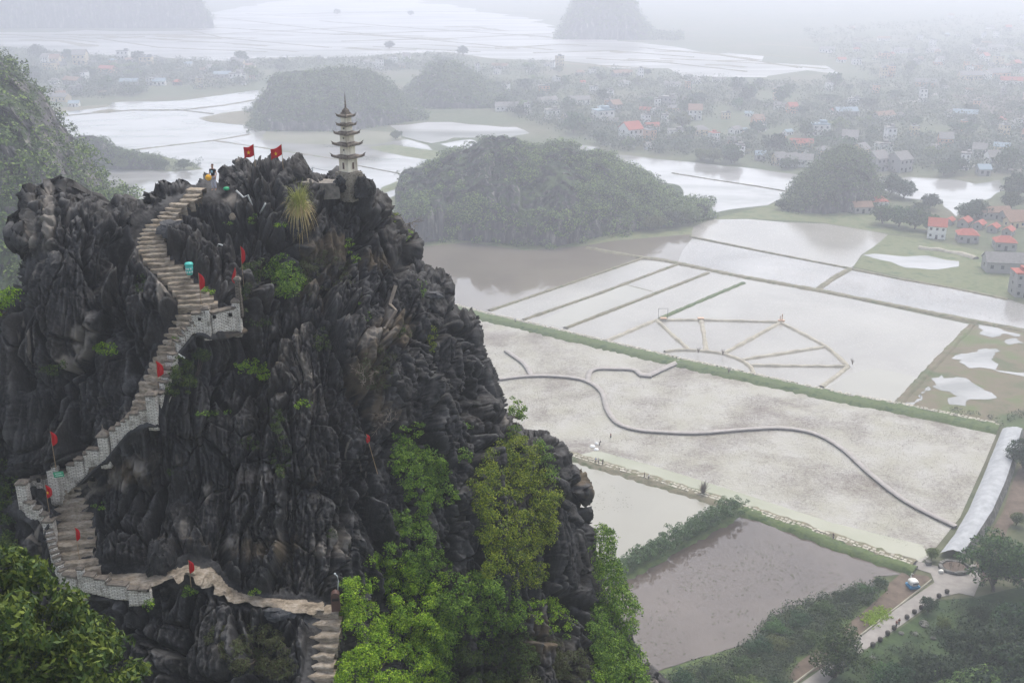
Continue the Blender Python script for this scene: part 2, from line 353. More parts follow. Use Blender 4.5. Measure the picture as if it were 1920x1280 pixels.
# land tongues in the plain
flat('mudbank', [(212, 282), (240, 288), (300, 292), (370, 308), (378, 318), (330, 322), (260, 320), (212, 318), (150, 330), (150, 280)], LAWN, 0.12, 'green spit of land in the flooded plain', jag=1, sub=8)
flat('mudbank', [(372, 222), (420, 212), (470, 206), (500, 208), (500, 240), (470, 236), (400, 230)], DRYBANK, 0.12, 'low brown spit of land below the misty hill', jag=1, sub=8)
flat('mudbank', [(60, 206), (200, 196), (208, 200), (140, 208), (60, 216)], DRYBANK, 0.12, 'brown mud bank by the village edge')
flat('mudbank', [(170, 210), (205, 205), (232, 208), (200, 213)], DRYBANK, 0.125, 'small mud bank crossing the flooded plain')
flat('grass', [(500, 246), (640, 243), (740, 248), (760, 262), (700, 272), (560, 270), (490, 262)], W_GREEN, 0.11, 'misty green shallows below the hill', jag=1, sub=8)
flat('grass', [(690, 276), (740, 272), (830, 285), (842, 292), (800, 300), (720, 286)], LAWN, 0.12, 'thin green dike land', jag=1, sub=8)
flat('grass', [(715, 352), (745, 340), (780, 335), (780, 420), (700, 420)], LAWN, 0.12, 'green shore left of the wooded hill', jag=1, sub=8)
flat(W, [(722, 362), (752, 352), (756, 360), (730, 372)], W_LAKE, 0.14, 'shallow channel left of the wooded hill')

# ---- dikes: raised banks following a traced line
def bank(name, pts, width, h, mat, label, top=None, side=None, kind='structure', base=0.0, jit=0.24, step=1.3, off=0.0, parent=None):
    P = [G(x, y, 0) for x, y in pts]; Q = []
    for i in range(len(P) - 1):
        L = (P[i + 1] - P[i]).length; k = max(1, int(L / step))
        for j in range(k): Q.append(P[i].lerp(P[i + 1], j / k))
    Q.append(P[-1]); vs = []; fs = []
    for i, p in enumerate(Q):
        t = (Q[min(i + 1, len(Q) - 1)] - Q[max(i - 1, 0)]).normalized(); n = Vector((-t.y, t.x, 0))
        wv = width * (1 + random.uniform(-jit, jit)); hh = h * (1 + random.uniform(-jit, jit))
        for (a, b) in ((-0.62, -0.2), (-0.4, 0.8), (-0.12, 1), (0.12, 1), (0.4, 0.8), (0.62, -0.2)):
            q = p + n * (a * wv + off); vs.append((q.x, q.y, base + b * hh))
    for i in range(len(Q) - 1):
        for k in range(5): fs.append((i * 6 + k, i * 6 + k + 1, (i + 1) * 6 + k + 1, (i + 1) * 6 + k))
    o = npmesh(name, vs, [f[::-1] for f in fs], mat, parent=parent)
    if parent is None: tag(o, label, kind=kind)
    return o
dikeA = [(820, 572), (900, 594), (1000, 617), (1130, 648), (1270, 681), (1400, 709), (1500, 731), (1600, 752), (1690, 768), (1872, 806)]
bank('dike', dikeA, 6.2, 0.9, GRASSBANK, 'long green dike with a stone row crossing the fields')
dikeB = [(980, 832), (1075, 858), (1240, 907), (1380, 950), (1560, 1010), (1712, 1062)]
bank('dike', dikeB, 4.6, 0.7, DRYBANK, 'stone paved dike between the lotus pond and the near ponds')
bank('dike', [(1385, 958), (1440, 974), (1500, 998), (1560, 1020), (1640, 1048), (1715, 1072)], 4.0, 0.9, GRASSBANK, 'green bank below the stone path')
bank('dike', [(1100, 465), (1200, 483), (1240, 488), (1400, 521), (1540, 546), (1650, 568), (1760, 590), (1830, 604), (1930, 622)], 3.4, 0.6, DRYBANK, 'upper dike separating the rows of paddies')
bank('dike', [(1294, 444), (1440, 474), (1594, 504)], 1.7, 0.5, DRYBANK, 'thin dike below the upper lake')
bank('dike', [(1594, 504), (1562, 522), (1532, 544)], 2.6, 0.5, DRYBANK, 'short cross dike between the upper paddies')
bank('dike', [(1594, 504), (1690, 524), (1790, 541), (1890, 562)], 2.2, 0.5, DRYBANK, 'lawn edge dike on the right')
bank('dike', [(918, 583), (1060, 535), (1205, 485)], 1.6, 0.5, DRYBANK, 'thin dike at the edge of the brown pond')
bank('dike', [(982, 600), (1120, 552), (1270, 496)], 1.7, 0.5, DRYBANK, 'second thin oblique dike from the left')
bank('dike', [(1060, 616), (1200, 562), (1328, 512)], 1.8, 0.5, DRYBANK, 'third thin oblique dike from the left')
bank('dike', [(1237, 598), (1320, 562), (1394, 531)], 1.9, 0.5, GRASSBANK, 'oblique green dike meeting the bund fan')
bank('dike', [(1174, 534), (1224, 547)], 0.6, 0.2, DRYBANK, 'tiny cross bund')
bank('dike', [(1822, 610), (1755, 680), (1684, 757)], 2.4, 0.5, MARSH, 'dike edging the marsh')
bank('dike', [(1260, 325), (1340, 338), (1420, 350), (1490, 362)], 1.1, 0.5, DRYBANK, 'dark line of dike in the lake behind the hill')
bank('dike', [(100, 220), (170, 213), (250, 207), (340, 207), (420, 198), (490, 186)], 1.6, 0.6, DRYBANK, 'long dike curving over the flooded plain')
bank('dike', [(330, 206), (400, 214)], 1.4, 0.6, DRYBANK, 'dike spur on the flooded plain')
bank('dike', [(240, 283), (330, 272), (400, 264), (470, 252)], 2.2, 0.35, MARSH, 'overgrown weedy dike on the flooded plain', jit=0.5)
bank('dike', [(400, 264), (470, 274), (540, 285), (640, 300)], 2.0, 0.3, MARSH, 'weedy dike running toward the pagoda', jit=0.5)
bank('dike', [(195, 350), (280, 373)], 0.9, 0.4, DRYBANK, 'thin dike left of the stairs crest')
bank('dike', [(640, 305), (760, 328)], 0.9, 0.4, DRYBANK, 'thin dike behind the pagoda')
bank('dike', [(690, 364), (740, 350), (775, 342)], 3.0, 0.5, LAWN, 'green dike right of the pagoda')
for i, (q, wd) in enumerate([([(100, 66), (380, 66), (700, 50)], 3), ([(300, 45), (420, 72), (620, 90)], 4), ([(380, 30), (640, 60), (940, 88)], 3), ([(560, 26), (800, 22), (1000, 25)], 3),
    ([(600, 40), (800, 55), (1030, 70)], 3), ([(640, 78), (860, 72), (1060, 62)], 4), ([(930, 92), (1050, 84), (1100, 86)], 3), ([(640, 64), (840, 76)], 7), ([(400, 52), (640, 66), (900, 56)], 2.5),
    ([(1000, 100), (1150, 96), (1300, 108)], 3), ([(1100, 110), (1250, 118), (1400, 135)], 3), ([(1200, 90), (1350, 104), (1500, 128)], 4), ([(700, 88), (900, 98)], 3), ([(180, 72), (300, 90), (500, 98)], 3)]):
    bank('dike', q, wd, 0.7, DRYBANK, 'hazy dike on the far rice plain', step=12, jit=0.3)
rm = random.Random(12)
for i in range(34):
    x = rm.uniform(20, 1480); y = rm.uniform(14, 96) if x > 400 else rm.uniform(60, 80)
    if x > 1100: y = rm.uniform(84, 140)
    L_ = rm.uniform(50, 220); bank('mudbank', [(x - L_ / 2, y - L_ * .02), (x, y + rm.uniform(-2, 2)), (x + L_ / 2, y + L_ * rm.uniform(.0, .07))], rm.uniform(4, 16), .35, MARSH if i % 2 else DRYBANK, 'hazy mud strip on the far rice plain', step=14, jit=.6)
# pale earth bunds of the fan
fan = empty('bund_fan', G(1350, 660, 0)); tag(fan, 'half wheel of pale earth bunds with spokes in the big paddy', 'earthwork', kind=None)
def bund(pts):
    o = bank('bund', pts, 1.5, 0.65, PALEEARTH, '', parent=fan, step=1.5); me = o.data
    l = fan.location; me.transform(Matrix.Translation((-l.x, -l.y, 0)))
for q in ([(1137, 640), (1185, 620), (1232, 600)], [(1232, 601), (1315, 601)], [(1315, 601), (1400, 603), (1460, 605)], [(1462, 605), (1508, 628), (1548, 650)], [(1548, 650), (1572, 670), (1590, 688)], [(1590, 688), (1568, 706), (1540, 726)],
          [(1246, 661), (1262, 658), (1280, 657), (1310, 658), (1330, 660), (1356, 664), (1380, 672), (1396, 680), (1408, 690), (1414, 702)],
          [(1232, 602), (1262, 630), (1291, 656)], [(1315, 602), (1320, 630), (1324, 658)], [(1462, 606), (1408, 636), (1358, 663)], [(1548, 651), (1470, 663), (1392, 675)], [(1590, 688), (1500, 687), (1408, 686)]):
    bund(q)
# stone rows on the dikes (irregular slabs)
STONE = noisy('pale_stone', (0.34, 0.31, 0.25), (0.52, 0.49, 0.40), 0.7, world=True)
def stonerow(pts, rows, size, label, z):
    P = [G(x, y, 0) for x, y in pts]; mb = MB()
    for i in range(len(P) - 1):
        a, b = P[i], P[i + 1]; L = (b - a).length; t = (b - a) / L; n = Vector((-t.y, t.x, 0)); k = int(L / size)
        for j in range(k):
            for r in rows:
                if random.random() < 0.08: continue
                q = a + t * (j + 0.5 + random.uniform(-.2, .2)) * size + n * (r + random.uniform(-.1, .1))
                mb.box((q.x, q.y, z), (size * random.uniform(.55, .95), size * random.uniform(.5, .8), 0.24), math.atan2(t.y, t.x) + random.uniform(-.2, .2), jit=0.08)
    o = mb.build('stone_path', STONE); return tag(o, label, kind='structure')
stonerow([(x, y - 6) for x, y in dikeA], (0, 0.9), 1.0, 'row of pale stones along the upper edge of the long green dike', 0.72)
stonerow([(x, y - 1) for x, y in dikeB], (-0.7, 0.3), 1.0, 'pale stone paving on the dike beside the lotus pond', 0.7)
flat('road', [(1440, 1330), (1500, 1282), (1560, 1240), (1612, 1196), (1680, 1142), (1752, 1092), (1745, 1075), (1705, 1062), (1712, 1050), (1760, 1062), (1830, 1058), (1840, 1085), (1826, 1118), (1798, 1112), (1762, 1120), (1690, 1172), (1616, 1222), (1560, 1272), (1500, 1330)], CONCRETE, 0.12, 'pale concrete lane along the pond gardens')
flat('path', [(1826, 1062), (1850, 1010), (1880, 960), (1900, 900), (1925, 850), (1990, 850), (1960, 930), (1925, 960), (1890, 990), (1870, 1060), (1840, 1100)], DIRT, 0.11, 'brown dirt track beside the white tarp')
flat('ground', [(1560, 1235), (1600, 1198), (1745, 1088), (1740, 1078), (1690, 1072), (1668, 1092), (1660, 1110), (1620, 1140), (1560, 1190), (1500, 1240), (1480, 1270), (1500, 1278)], DIRT, 0.06, 'bare brown garden soil by the lane', jag=0.4, sub=3)
flat('grass', [(1400, 1210), (1425, 1180), (1450, 1155), (1500, 1135), (1560, 1120), (1600, 1105), (1650, 1092), (1665, 1105), (1620, 1145), (1560, 1195), (1500, 1240), (1380, 1330), (1100, 1330), (1200, 1270), (1340, 1225)], GRASSBANK, 0.07, 'green garden bank between pond and lane')
flat('grass', [(1616, 1224), (1690, 1176), (1765, 1124), (1830, 1120), (1990, 1080), (1990, 1400), (1400, 1400), (1500, 1335)], noisy('garden_grass', (0.016, 0.038, 0.010), (0.05, 0.085, 0.022), 0.25, bmp=0.15), 0.05, 'dark green garden right of the lane')
# ------------------------------------------------------------------ karst crag
SIL = [(-420, 640), (-150, 640), (0, 604), (30, 560), (42, 530), (50, 503), (62, 488), (62, 484), (28, 466), (25, 455), (24, 441), (32, 441), (39, 428), (48, 430), (50, 375), (60, 371), (75, 374), (85, 368), (98, 361), (106, 367), (113, 357), (124, 366), (134, 377), (145, 375), (147, 366), (158, 374), (175, 373), (192, 381), (206, 391),
       (212, 380), (226, 378), (236, 386), (240, 392), (255, 390), (262, 385), (278, 384), (275, 371), (285, 360), (291, 357), (300, 359), (313, 352), (320, 358), (328, 352), (345, 348), (365, 348), (374, 340), (385, 333), (394, 338), (408, 347), (412, 336), (420, 320), (435, 308), (455, 301), (475, 306), (490, 311), (500, 308), (520, 303), (535, 306), (555, 303), (570, 312), (574, 325), (573, 341), (600, 343), (620, 344), (628, 330), (640, 334), (676, 336), (690, 344), (692, 358), (704, 372),
       (720, 376), (728, 390), (735, 405), (745, 401), (752, 412), (762, 425), (779, 440), (785, 455), (783, 470), (775, 490), (770, 497), (786, 499), (800, 505), (812, 515), (825, 516), (838, 530), (846, 545), (845, 560), (862, 568), (866, 579), (880, 582), (897, 596), (905, 615), (908, 640), (915, 665), (925, 685), (935, 700), (942, 725), (950, 745), (955, 768), (970, 785), (985, 795), (1000, 800), (1025, 804), (1045, 815), (1060, 830), (1072, 850), (1072, 870),
       (1090, 893), (1100, 925), (1092, 940), (1080, 944), (1095, 958), (1105, 975), (1112, 1000), (1112, 1030), (1116, 1060), (1125, 1100), (1155, 1150), (1182, 1200), (1208, 1240), (1240, 1262), (1270, 1290), (1330, 1400), (1380, 1560), (-420, 1560)]
CP = [(330, 385, 72), (300, 430, 69.5), (320, 480, 67), (355, 540, 64.5), (370, 580, 63), (340, 620, 61.5), (310, 680, 59.5), (280, 740, 57.5), (265, 775, 56.5),
      (200, 840, 55), (150, 880, 54), (110, 915, 53.2), (70, 930, 53), (140, 960, 52), (140, 1010, 50.8), (150, 1060, 49.5), (220, 1085, 49), (290, 1080, 49.2), (380, 1060, 49.5), (410, 1090, 49), (440, 1120, 48.6), (500, 1128, 48.6), (560, 1135, 48.5), (600, 1150, 48), (602, 1200, 46.8), (590, 1280, 45),
      (60, 400, 66), (150, 400, 67), (240, 400, 69), (100, 480, 63.5), (200, 500, 65), (50, 560, 62), (150, 600, 62), (250, 600, 62), (50, 700, 60), (150, 720, 59), (220, 730, 58.5), (50, 820, 57), (130, 800, 57.5), (10, 900, 57), (-60, 1000, 56), (50, 1010, 51.5), (60, 1100, 50),
      (400, 357, 75), (470, 320, 76.5), (550, 320, 77.5), (600, 348, 79), (655, 372, 78), (730, 400, 78.5), (770, 460, 77.5), (470, 400, 72.5), (560, 430, 73), (450, 480, 69), (400, 500, 67.5), (600, 500, 72.5), (700, 520, 74.5), (830, 530, 77.5), (480, 600, 66.5), (420, 605, 63.3), (600, 620, 67), (750, 620, 71), (890, 620, 76.5), (420, 650, 64), (400, 760, 59.5), (500, 760, 61), (650, 760, 63.5), (800, 760, 68), (930, 740, 75),
      (330, 860, 56), (250, 900, 55), (450, 900, 56), (600, 900, 57.5), (750, 900, 62), (900, 900, 68), (1050, 860, 74), (300, 1000, 51.8), (450, 1015, 52.8), (600, 1040, 52.5), (500, 1085, 49.8), (750, 1050, 58), (900, 1050, 63), (1090, 1000, 72), (700, 1150, 54), (850, 1180, 58.5), (1000, 1150, 64), (1100, 1150, 67.5),
      (350, 1150, 45.5), (450, 1190, 43.5), (250, 1200, 43.5), (510, 1260, 40), (700, 1270, 47), (900, 1280, 56), (1100, 1280, 62), (1230, 1280, 66), (150, 1150, 47.3), (0, 1200, 45.5), (100, 1300, 43), (-300, 800, 56), (-300, 1300, 40), (600, 1500, 40), (1200, 1500, 58), (1350, 1500, 62)]
def tps_fit(pts):
    P = np.array(pts, float); X = P[:, :2] / 100.0; n = len(P)
    d = np.hypot(X[:, None, 0] - X[None, :, 0], X[:, None, 1] - X[None, :, 1])
    K = np.where(d > 0, d * d * np.log(d + 1e-12), 0) + np.eye(n) * 0.004
    A = np.zeros((n + 3, n + 3)); A[:n, :n] = K; A[:n, n] = 1; A[:n, n + 1:] = X; A[n, :n] = 1; A[n + 1:, :n] = X.T
    b = np.zeros(n + 3); b[:n] = P[:, 2]
    return X, np.linalg.solve(A, b)
# paths and stairs (px, py, Y, half width px)
PATHS = {
 'upper': [(366, 356, 74.4, 14), (356, 374, 73.0, 14), (326, 388, 72.1, 21), (315, 400, 71.4, 21), (306, 414, 70.7, 27), (278, 430, 69.8, 32), (282, 448, 68.9, 27), (286, 468, 67.9, 25), (294, 487, 66.9, 23), (318, 507, 66, 27), (338, 528, 65.1, 26), (358, 548, 64.4, 29), (370, 566, 63.7, 36), (372, 578, 63.2, 40)],
 'mid': [(356, 592, 62.7, 28), (336, 618, 61.8, 22), (318, 645, 60.8, 18), (304, 668, 60.1, 16), (295, 692, 59.3, 18), (281, 716, 58.2, 20), (270, 740, 57.2, 15), (258, 768, 56.1, 13)],
 'back': [(252, 775, 55.9, 12), (200, 835, 55.6, 14), (150, 880, 55.5, 16), (100, 915, 55.6, 28)],
 'left': [(118, 925, 55.5, 36), (140, 955, 54.3, 36), (142, 1000, 51.5, 30), (146, 1050, 48.6, 30), (160, 1075, 47.6, 34)],
 'low': [(170, 1080, 47.6, 24), (240, 1082, 47.7, 22), (300, 1080, 47.9, 20), (350, 1066, 48.4, 28), (390, 1075, 48.3, 28), (415, 1100, 47.8, 20), (450, 1120, 47.6, 15), (520, 1130, 47.6, 15), (580, 1135, 47.5, 20), (610, 1142, 47.3, 22)],
 'bottom': [(612, 1145, 47.2, 27), (606, 1190, 44.4, 28), (603, 1230, 42.4, 26), (592, 1290, 39.4, 28), (580, 1340, 36.8, 30)],
}
PATHS['ledge'] = [(382, 357, 74.9, 14), (402, 359, 74.7, 17), (424, 362, 74.9, 12)]
PATHS = {k: [(a, b, YN(c), d) for a, b, c, d in v] for k, v in PATHS.items()}
PC = [q[:3] for p in PATHS.values() for q in p]
CP = [(a, b, YN(c)) for a, b, c in CP]
CP = PC + [c for c in CP if min(math.hypot(c[0] - q[0], c[1] - q[1]) for q in PC) > 30]
TX, TW = tps_fit(CP)
def Ybase(px, py):
    px = np.atleast_1d(px).astype(float).ravel() / 100; py = np.atleast_1d(py).astype(float).ravel() / 100
    r = TW[-3] + TW[-2] * px + TW[-1] * py
    for i in range(len(TX)):
        d2 = (px - TX[i, 0]) ** 2 + (py - TX[i, 1]) ** 2
        r = r + TW[i] * 0.5 * d2 * np.log(d2 + 1e-12)
    return r
WALLB = [[(361, 614), (388, 618), (453, 612)], [(362, 612), (346, 634), (330, 662)], [(330, 688), (322, 706), (314, 730), (304, 756), (292, 788), (279, 786), (246, 802), (230, 816), (208, 852), (188, 862), (160, 890), (132, 912), (100, 930)],
         [(38, 950), (66, 970), (84, 992), (94, 1020), (104, 1056), (116, 1084), (136, 1104), (204, 1112), (284, 1124)]]
STEP = 1.75
gx = np.arange(-200, 1400, STEP); gy = np.arange(270, 1470, STEP)
# finer near the frame, the rest is cheap enough
GX, GY = np.meshgrid(gx, gy); shp = GX.shape; fx, fy = GX.ravel(), GY.ravel()
Y0 = Ybase(fx, fy)
ins = inpoly(fx, fy, SIL); ed = segdist(fx, fy, SIL, True); sd = np.where(ins, ed, -ed)
t = np.clip(sd / 46.0, 0, 1); curl = 3.0 * (1 - np.sqrt(1 - (1 - t) ** 2 + 1e-6))
pd = np.full(fx.shape, 1e9); 
for k, pp in PATHS.items():
    for i in range(len(pp) - 1):
        x1, y1, a1, w1 = pp[i]; x2, y2, a2, w2 = pp[i + 1]; dx, dy = x2 - x1, y2 - y1
        tt = np.clip(((fx - x1) * dx + (fy - y1) * dy) / (dx * dx + dy * dy), 0, 1)
        dd = np.hypot(fx - x1 - tt * dx, fy - y1 - tt * dy) - (w1 + (w2 - w1) * tt)
        pd = np.minimum(pd, dd)
calm = np.clip(pd / 16.0, 0, 1); calm = calm * calm * (3 - 2 * calm)      # 0 on the stairs, 1 away
Yb = Y0 + curl * np.where(pd < 10, 0.3, 1.0)
dX = (fx - 960) / F; dYv = -(fy - 640) / F
DY = cp + dYv * sp; DZ = -sp + dYv * cp
tt = Yb / DY; base = np.stack([dX * tt, Yb, CAMZ + DZ * tt], 1)
B3 = base.reshape(shp + (3,)); du = np.gradient(B3, axis=1); dv = np.gradient(B3, axis=0)
nrm = np.cross(dv.reshape(-1, 3), du.reshape(-1, 3)); nrm /= np.linalg.norm(nrm, axis=1, keepdims=True) + 1e-9
viewd = base - np.array([0, 0, CAMZ]); flip = (nrm * viewd).sum(1) > 0; nrm[flip] *= -1
use = sd > -3.0; idx = np.nonzero(use)[0]
P = base[idx]; N = nrm[idx]; cm = calm[idx]
# rock relief: big leaning slabs, blocks, cracks, vertical solution flutes
wp = P + np.stack([fbm(P * 0.30, 3, 3), fbm(P * 0.30, 3, 43), fbm(P * 0.22, 3, 83)], 1) * np.array([0.7, 0.7, 0.7])
wl = wp + np.stack([fbm(P * 1.6, 3, 13), fbm(P * 1.6, 3, 53), fbm(P * 1.6, 3, 93)], 1) * 0.11
q = wl * np.array([0.27, 0.14, 0.085])
f1, f2, id1, t1 = worley(q, 11)
big = (id1 - 0.5) * 2.0 + t1 * 1.7 - 1.8 * np.exp(-((f2 - f1) / 0.04) ** 2)
q2 = wl * np.array([0.75, 0.36, 0.20]) + 5.3; g1, g2, id2, t2 = worley(q2, 31)
med = (id2 - 0.5) * 0.8 + t2 * 0.75 - 0.8 * np.exp(-((g2 - g1) / 0.035) ** 2)
q3 = wl * np.array([1.9, 1.0, 0.55]) + 9.1; h1, h2, id3, t3 = worley(q3, 51)
sml = (id3 - 0.5) * 0.26 + t3 * 0.30 - 0.16 * np.exp(-((h2 - h1) / 0.09) ** 2)
q4 = wl * np.array([4.2, 4.2, 1.5]) + 2.1; k1, k2, id4, t4 = worley(q4, 61)
tiny = (id4 - 0.5) * 0.09 + t4 * 0.10
flu = fbm(P * np.array([1.8, 0.5, 0.035]) + 3.0, 4, 71, 0.6, True)
flu2 = fbm(P * np.array([0.8, 0.26, 0.02]) + 8.0, 5, 75, 0.55, True)
rid = fbm(P * np.array([0.9, 0.4, 0.12]), 4, 91, 0.5, True)
fine = fbm(P * 5.0, 3, 121, 0.55, True)
fl_m = np.clip(fbm(P * 0.10, 2, 7) * 2.5 + 0.6, 0, 1)
cl_n = fbm(P * np.array([0.42, 0.2, 0.04]) + 31.0, 3, 301, 0.45); cleft = np.exp(-(cl_n / 0.045) ** 2)
cl_n2 = fbm(P * np.array([1.1, 0.45, 0.08]) + 11.0, 3, 321, 0.45); cleft2 = np.exp(-(cl_n2 / 0.05) ** 2)
rg_m = np.clip(fbm(P * 0.16, 2, 9) * 2.5 + 0.3, 0, 1)
disp = cm * (big * 0.9 + med * 0.9 + sml * (0.35 + 0.8 * rg_m) + tiny * (0.9 + rg_m) - 1.3 * cleft - 0.38 * cleft2 + 0.50 * flu * (0.35 + fl_m) + 0.75 * flu2 + 0.14 * rid * (0.15 + rg_m) + 0.03 * fine) + (1 - cm) * (0.07 * rid + 0.05 * fine - 0.22)
# ledge layering
edge = np.clip(sd[idx] / 60.0, 0, 1)
disp = disp * (0.42 + 0.58 * edge)
# spiky karst crest where the outline is skyline
wd_ = np.full(len(idx), 1e9)
for wl_ in WALLB: wd_ = np.minimum(wd_, segdist(fx[idx], fy[idx], [(x, y + 7) for x, y in wl_]))
near = np.exp(-(wd_ / 11.0) ** 2) * np.clip(pd[idx] / 3, 0, 1); disp = disp * (1 - near) + near * (0.55 + 0.16 * rid + 0.1 * sml)
top = np.clip(1 - sd[idx] / 22.0, 0, 1) * (fy[idx] < 640) * cm
D = P + N * disp[:, None]
D[:, 2] += top * (0.42 * np.maximum(fbm(P * np.array([1.9, 0.9, .2]), 4, 201, 0.6, True), -.3) + 0.12 * fbm(P * 6.0, 2, 221, 0.5, True))
# index map and quads
im = -np.ones(fx.shape, np.int64); im[idx] = np.arange(len(idx)); im2 = im.reshape(shp)
a, b, c, d = im2[:-1, :-1], im2[:-1, 1:], im2[1:, 1:], im2[1:, :-1]
ok = (a >= 0) & (b >= 0) & (c >= 0) & (d >= 0); quads = np.stack([a[ok], d[ok], c[ok], b[ok]], 1)
# close the crag behind: outline ring drawn back and down into the mountain
from collections import defaultdict
e = np.concatenate([quads[:, [0, 1]], quads[:, [1, 2]], quads[:, [2, 3]], quads[:, [3, 0]]])
key = np.sort(e, 1); kk = key[:, 0] * len(idx) + key[:, 1]; u, inv, cnt = np.unique(kk, return_inverse=True, return_counts=True)
be = e[cnt[inv] == 1]; bv = np.unique(be); rm = -np.ones(len(idx), np.int64); rm[bv] = np.arange(len(bv))
allv = [D]; fl = [quads]; prev = bv; nb = len(D)
cen = np.array([-2.0, 0, 0])
for k, (back, down, inn) in enumerate([(0.7, 0.35, 0.02), (2.2, 1.5, 0.06), (6.0, 5.5, 0.15), (16, 22, 0.3)]):
    q = D[bv].copy(); q[:, 1] += back; q[:, 2] -= down; q[:, 0] += (-14 - q[:, 0]) * inn
    q += np.stack([fbm(q * 0.7, 3, 5 + k), fbm(q * 0.7, 3, 25 + k), fbm(q * 0.7, 3, 45 + k)], 1) * min(back, 2) * 0.3
    allv.append(q); cur = nb + np.arange(len(bv)); nb += len(bv)
    pa = prev if k else bv
    fl.append(np.stack([pa[rm[be[:, 1]]], pa[rm[be[:, 0]]], cur[rm[be[:, 0]]], cur[rm[be[:, 1]]]], 1)); prev = cur
V = np.concatenate(allv); Fq = np.concatenate(fl)

# pale calcite scars and brown soil pockets where the cliff shows them
SCARS = [(62, 425, 14, 45, 1), (92, 420, 12, 50, .9), (128, 410, 6, 25, .7), (148, 640, 16, 34, 1), (130, 690, 12, 28, .9), (165, 620, 10, 14, .8), (310, 560, 8, 22, .8), (375, 470, 28, 45, .45), (440, 372, 30, 14, .7), (700, 640, 34, 12, .9), (722, 590, 8, 40, .8), (630, 1010, 26, 30, .8), (610, 1035, 40, 16, .6), (345, 990, 10, 16, .8), (385, 925, 10, 24, .6), (330, 850, 8, 34, .5), (1120, 1040, 16, 14, .6), (940, 790, 8, 22, .8), (470, 540, 30, 20, .35), (520, 600, 50, 24, .35), (600, 560, 60, 40, .3), (800, 560, 20, 16, .5), (560, 1080, 30, 20, .5), (260, 870, 30, 22, .7), (220, 900, 40, 20, .6), (180, 920, 30, 14, .6), (350, 505, 20, 16, .4), (420, 960, 24, 30, .4), (420, 1015, 50, 16, .5)]
SOILS = [(620, 480, 60, 40, .9), (700, 500, 50, 30, .8), (730, 630, 50, 26, .9), (690, 700, 40, 60, .8), (720, 770, 40, 30, .7), (580, 540, 60, 40, .6), (760, 610, 30, 20, .6), (540, 1030, 30, 50, .7), (490, 1040, 60, 30, .6), (1100, 885, 24, 50, .8), (230, 890, 50, 34, .7), (430, 620, 40, 14, .5), (520, 680, 50, 20, .5), (600, 900, 30, 80, .3), (1000, 1200, 90, 60, .6), (340, 1020, 60, 20, .5)]
def blobs(L_, sd_):
    r = np.zeros(len(idx)); X_, Y_ = fx[idx], fy[idx]
    nz = fbm(D * np.array([1.4, 1.4, .8]) + sd_, 4, sd_, .6)
    for (a_, b_, c_, d_, e_) in L_: r = np.maximum(r, e_ * np.exp(-((X_ - a_) / c_) ** 2 - ((Y_ - b_) / d_) ** 2))
    return np.clip((r + nz * .55 - .34) * 3.2, 0, 1) * (r > .08)
SC_, SO_ = blobs(SCARS, 5), blobs(SOILS, 9)
def rock_mat(name='karst_rock', dark=(0.0105, 0.0102, 0.0107), light=(0.062, 0.060, 0.059)):
    m = M(name, dark, 0.88, 0.25); nt = m.node_tree; b = nt.nodes['Principled BSDF']
    v = wpos(nt); vs = wpos(nt, (1, 1, 0.35))
    n1 = noise(nt, vs, 0.9, 10, 0.68, 0.1); n2 = noise(nt, v, 0.10, 4); n3 = noise(nt, v, 7.0, 6, 0.7)
    c = ramp(nt, n1, [(0.36, tuple(x * 0.6 for x in dark)), (0.48, tuple(x * 1.2 for x in dark)), (0.56, tuple(x * 2.3 for x in dark)), (0.68, light)])
    # brownish and bluish patches
    c = mixc(nt, ramp(nt, n2, [(0.5, (0, 0, 0)), (0.66, (0.55, 0.55, 0.55))]), c, (0.030, 0.024, 0.019))
    c = mixc(nt, ramp(nt, n3, [(0.5, (0, 0, 0)), (0.75, (0.5, 0.5, 0.5))]), c, (0.085, 0.084, 0.085))
    # weathered pale caps on faces that look up, brightened further as painted highlights
    g = nt.nodes.new('ShaderNodeNewGeometry'); s = nt.nodes.new('ShaderNodeSeparateXYZ'); nt.links.new(g.outputs['Normal'], s.inputs[0])
    up = mathn(nt, 'MULTIPLY', ramp(nt, s.outputs['Z'], [(0.45, (0, 0, 0)), (0.95, (1, 1, 1))]), ramp(nt, n1, [(0.42, (0, 0, 0)), (0.62, (0.85, 0.85, 0.85))]))
    c = mixc(nt, up, c, (0.095, 0.093, 0.092))
    pt = ramp(nt, g.outputs['Pointiness'], [(0.51, (0, 0, 0)), (0.58, (0.32, 0.32, 0.32))])      # worn pale ridges, also a painted highlight to sharpen relief contrast
    c = mixc(nt, pt, c, (0.13, 0.128, 0.125))
    # rare pale calcite scars
    n4 = noise(nt, vs, 0.33, 5, 0.6, 1.2); c = mixc(nt, ramp(nt, n4, [(0.66, (0, 0, 0)), (0.70, (0.75, 0.75, 0.75))]), c, (0.22, 0.195, 0.165))
    n5 = noise(nt, wpos(nt, (1, 1, .3)), 0.22, 6, 0.65); c = mixc(nt, ramp(nt, n5, [(0.56, (0, 0, 0)), (0.70, (0.5, 0.5, 0.5))]), c, (0.085, 0.078, 0.068))
    if name == 'karst_rock':
        for an, col, f_ in (('soil', (0.105, 0.080, 0.052), .85), ('scar', (0.24, 0.215, 0.185), .75)):
            at = nt.nodes.new('ShaderNodeAttribute'); at.attribute_name = an; c = mixc(nt, mathn(nt, 'MULTIPLY', at.outputs['Fac'], f_), c, col)
    nt.links.new(c, b.inputs['Base Color'])
    bump(nt, noise(nt, wpos(nt, (1, 1, .6)), 3.0, 8, 0.62), 0.7, 0.09, b)
    return m
ROCKM = rock_mat()
crag = npmesh('crag', V, Fq, ROCKM)
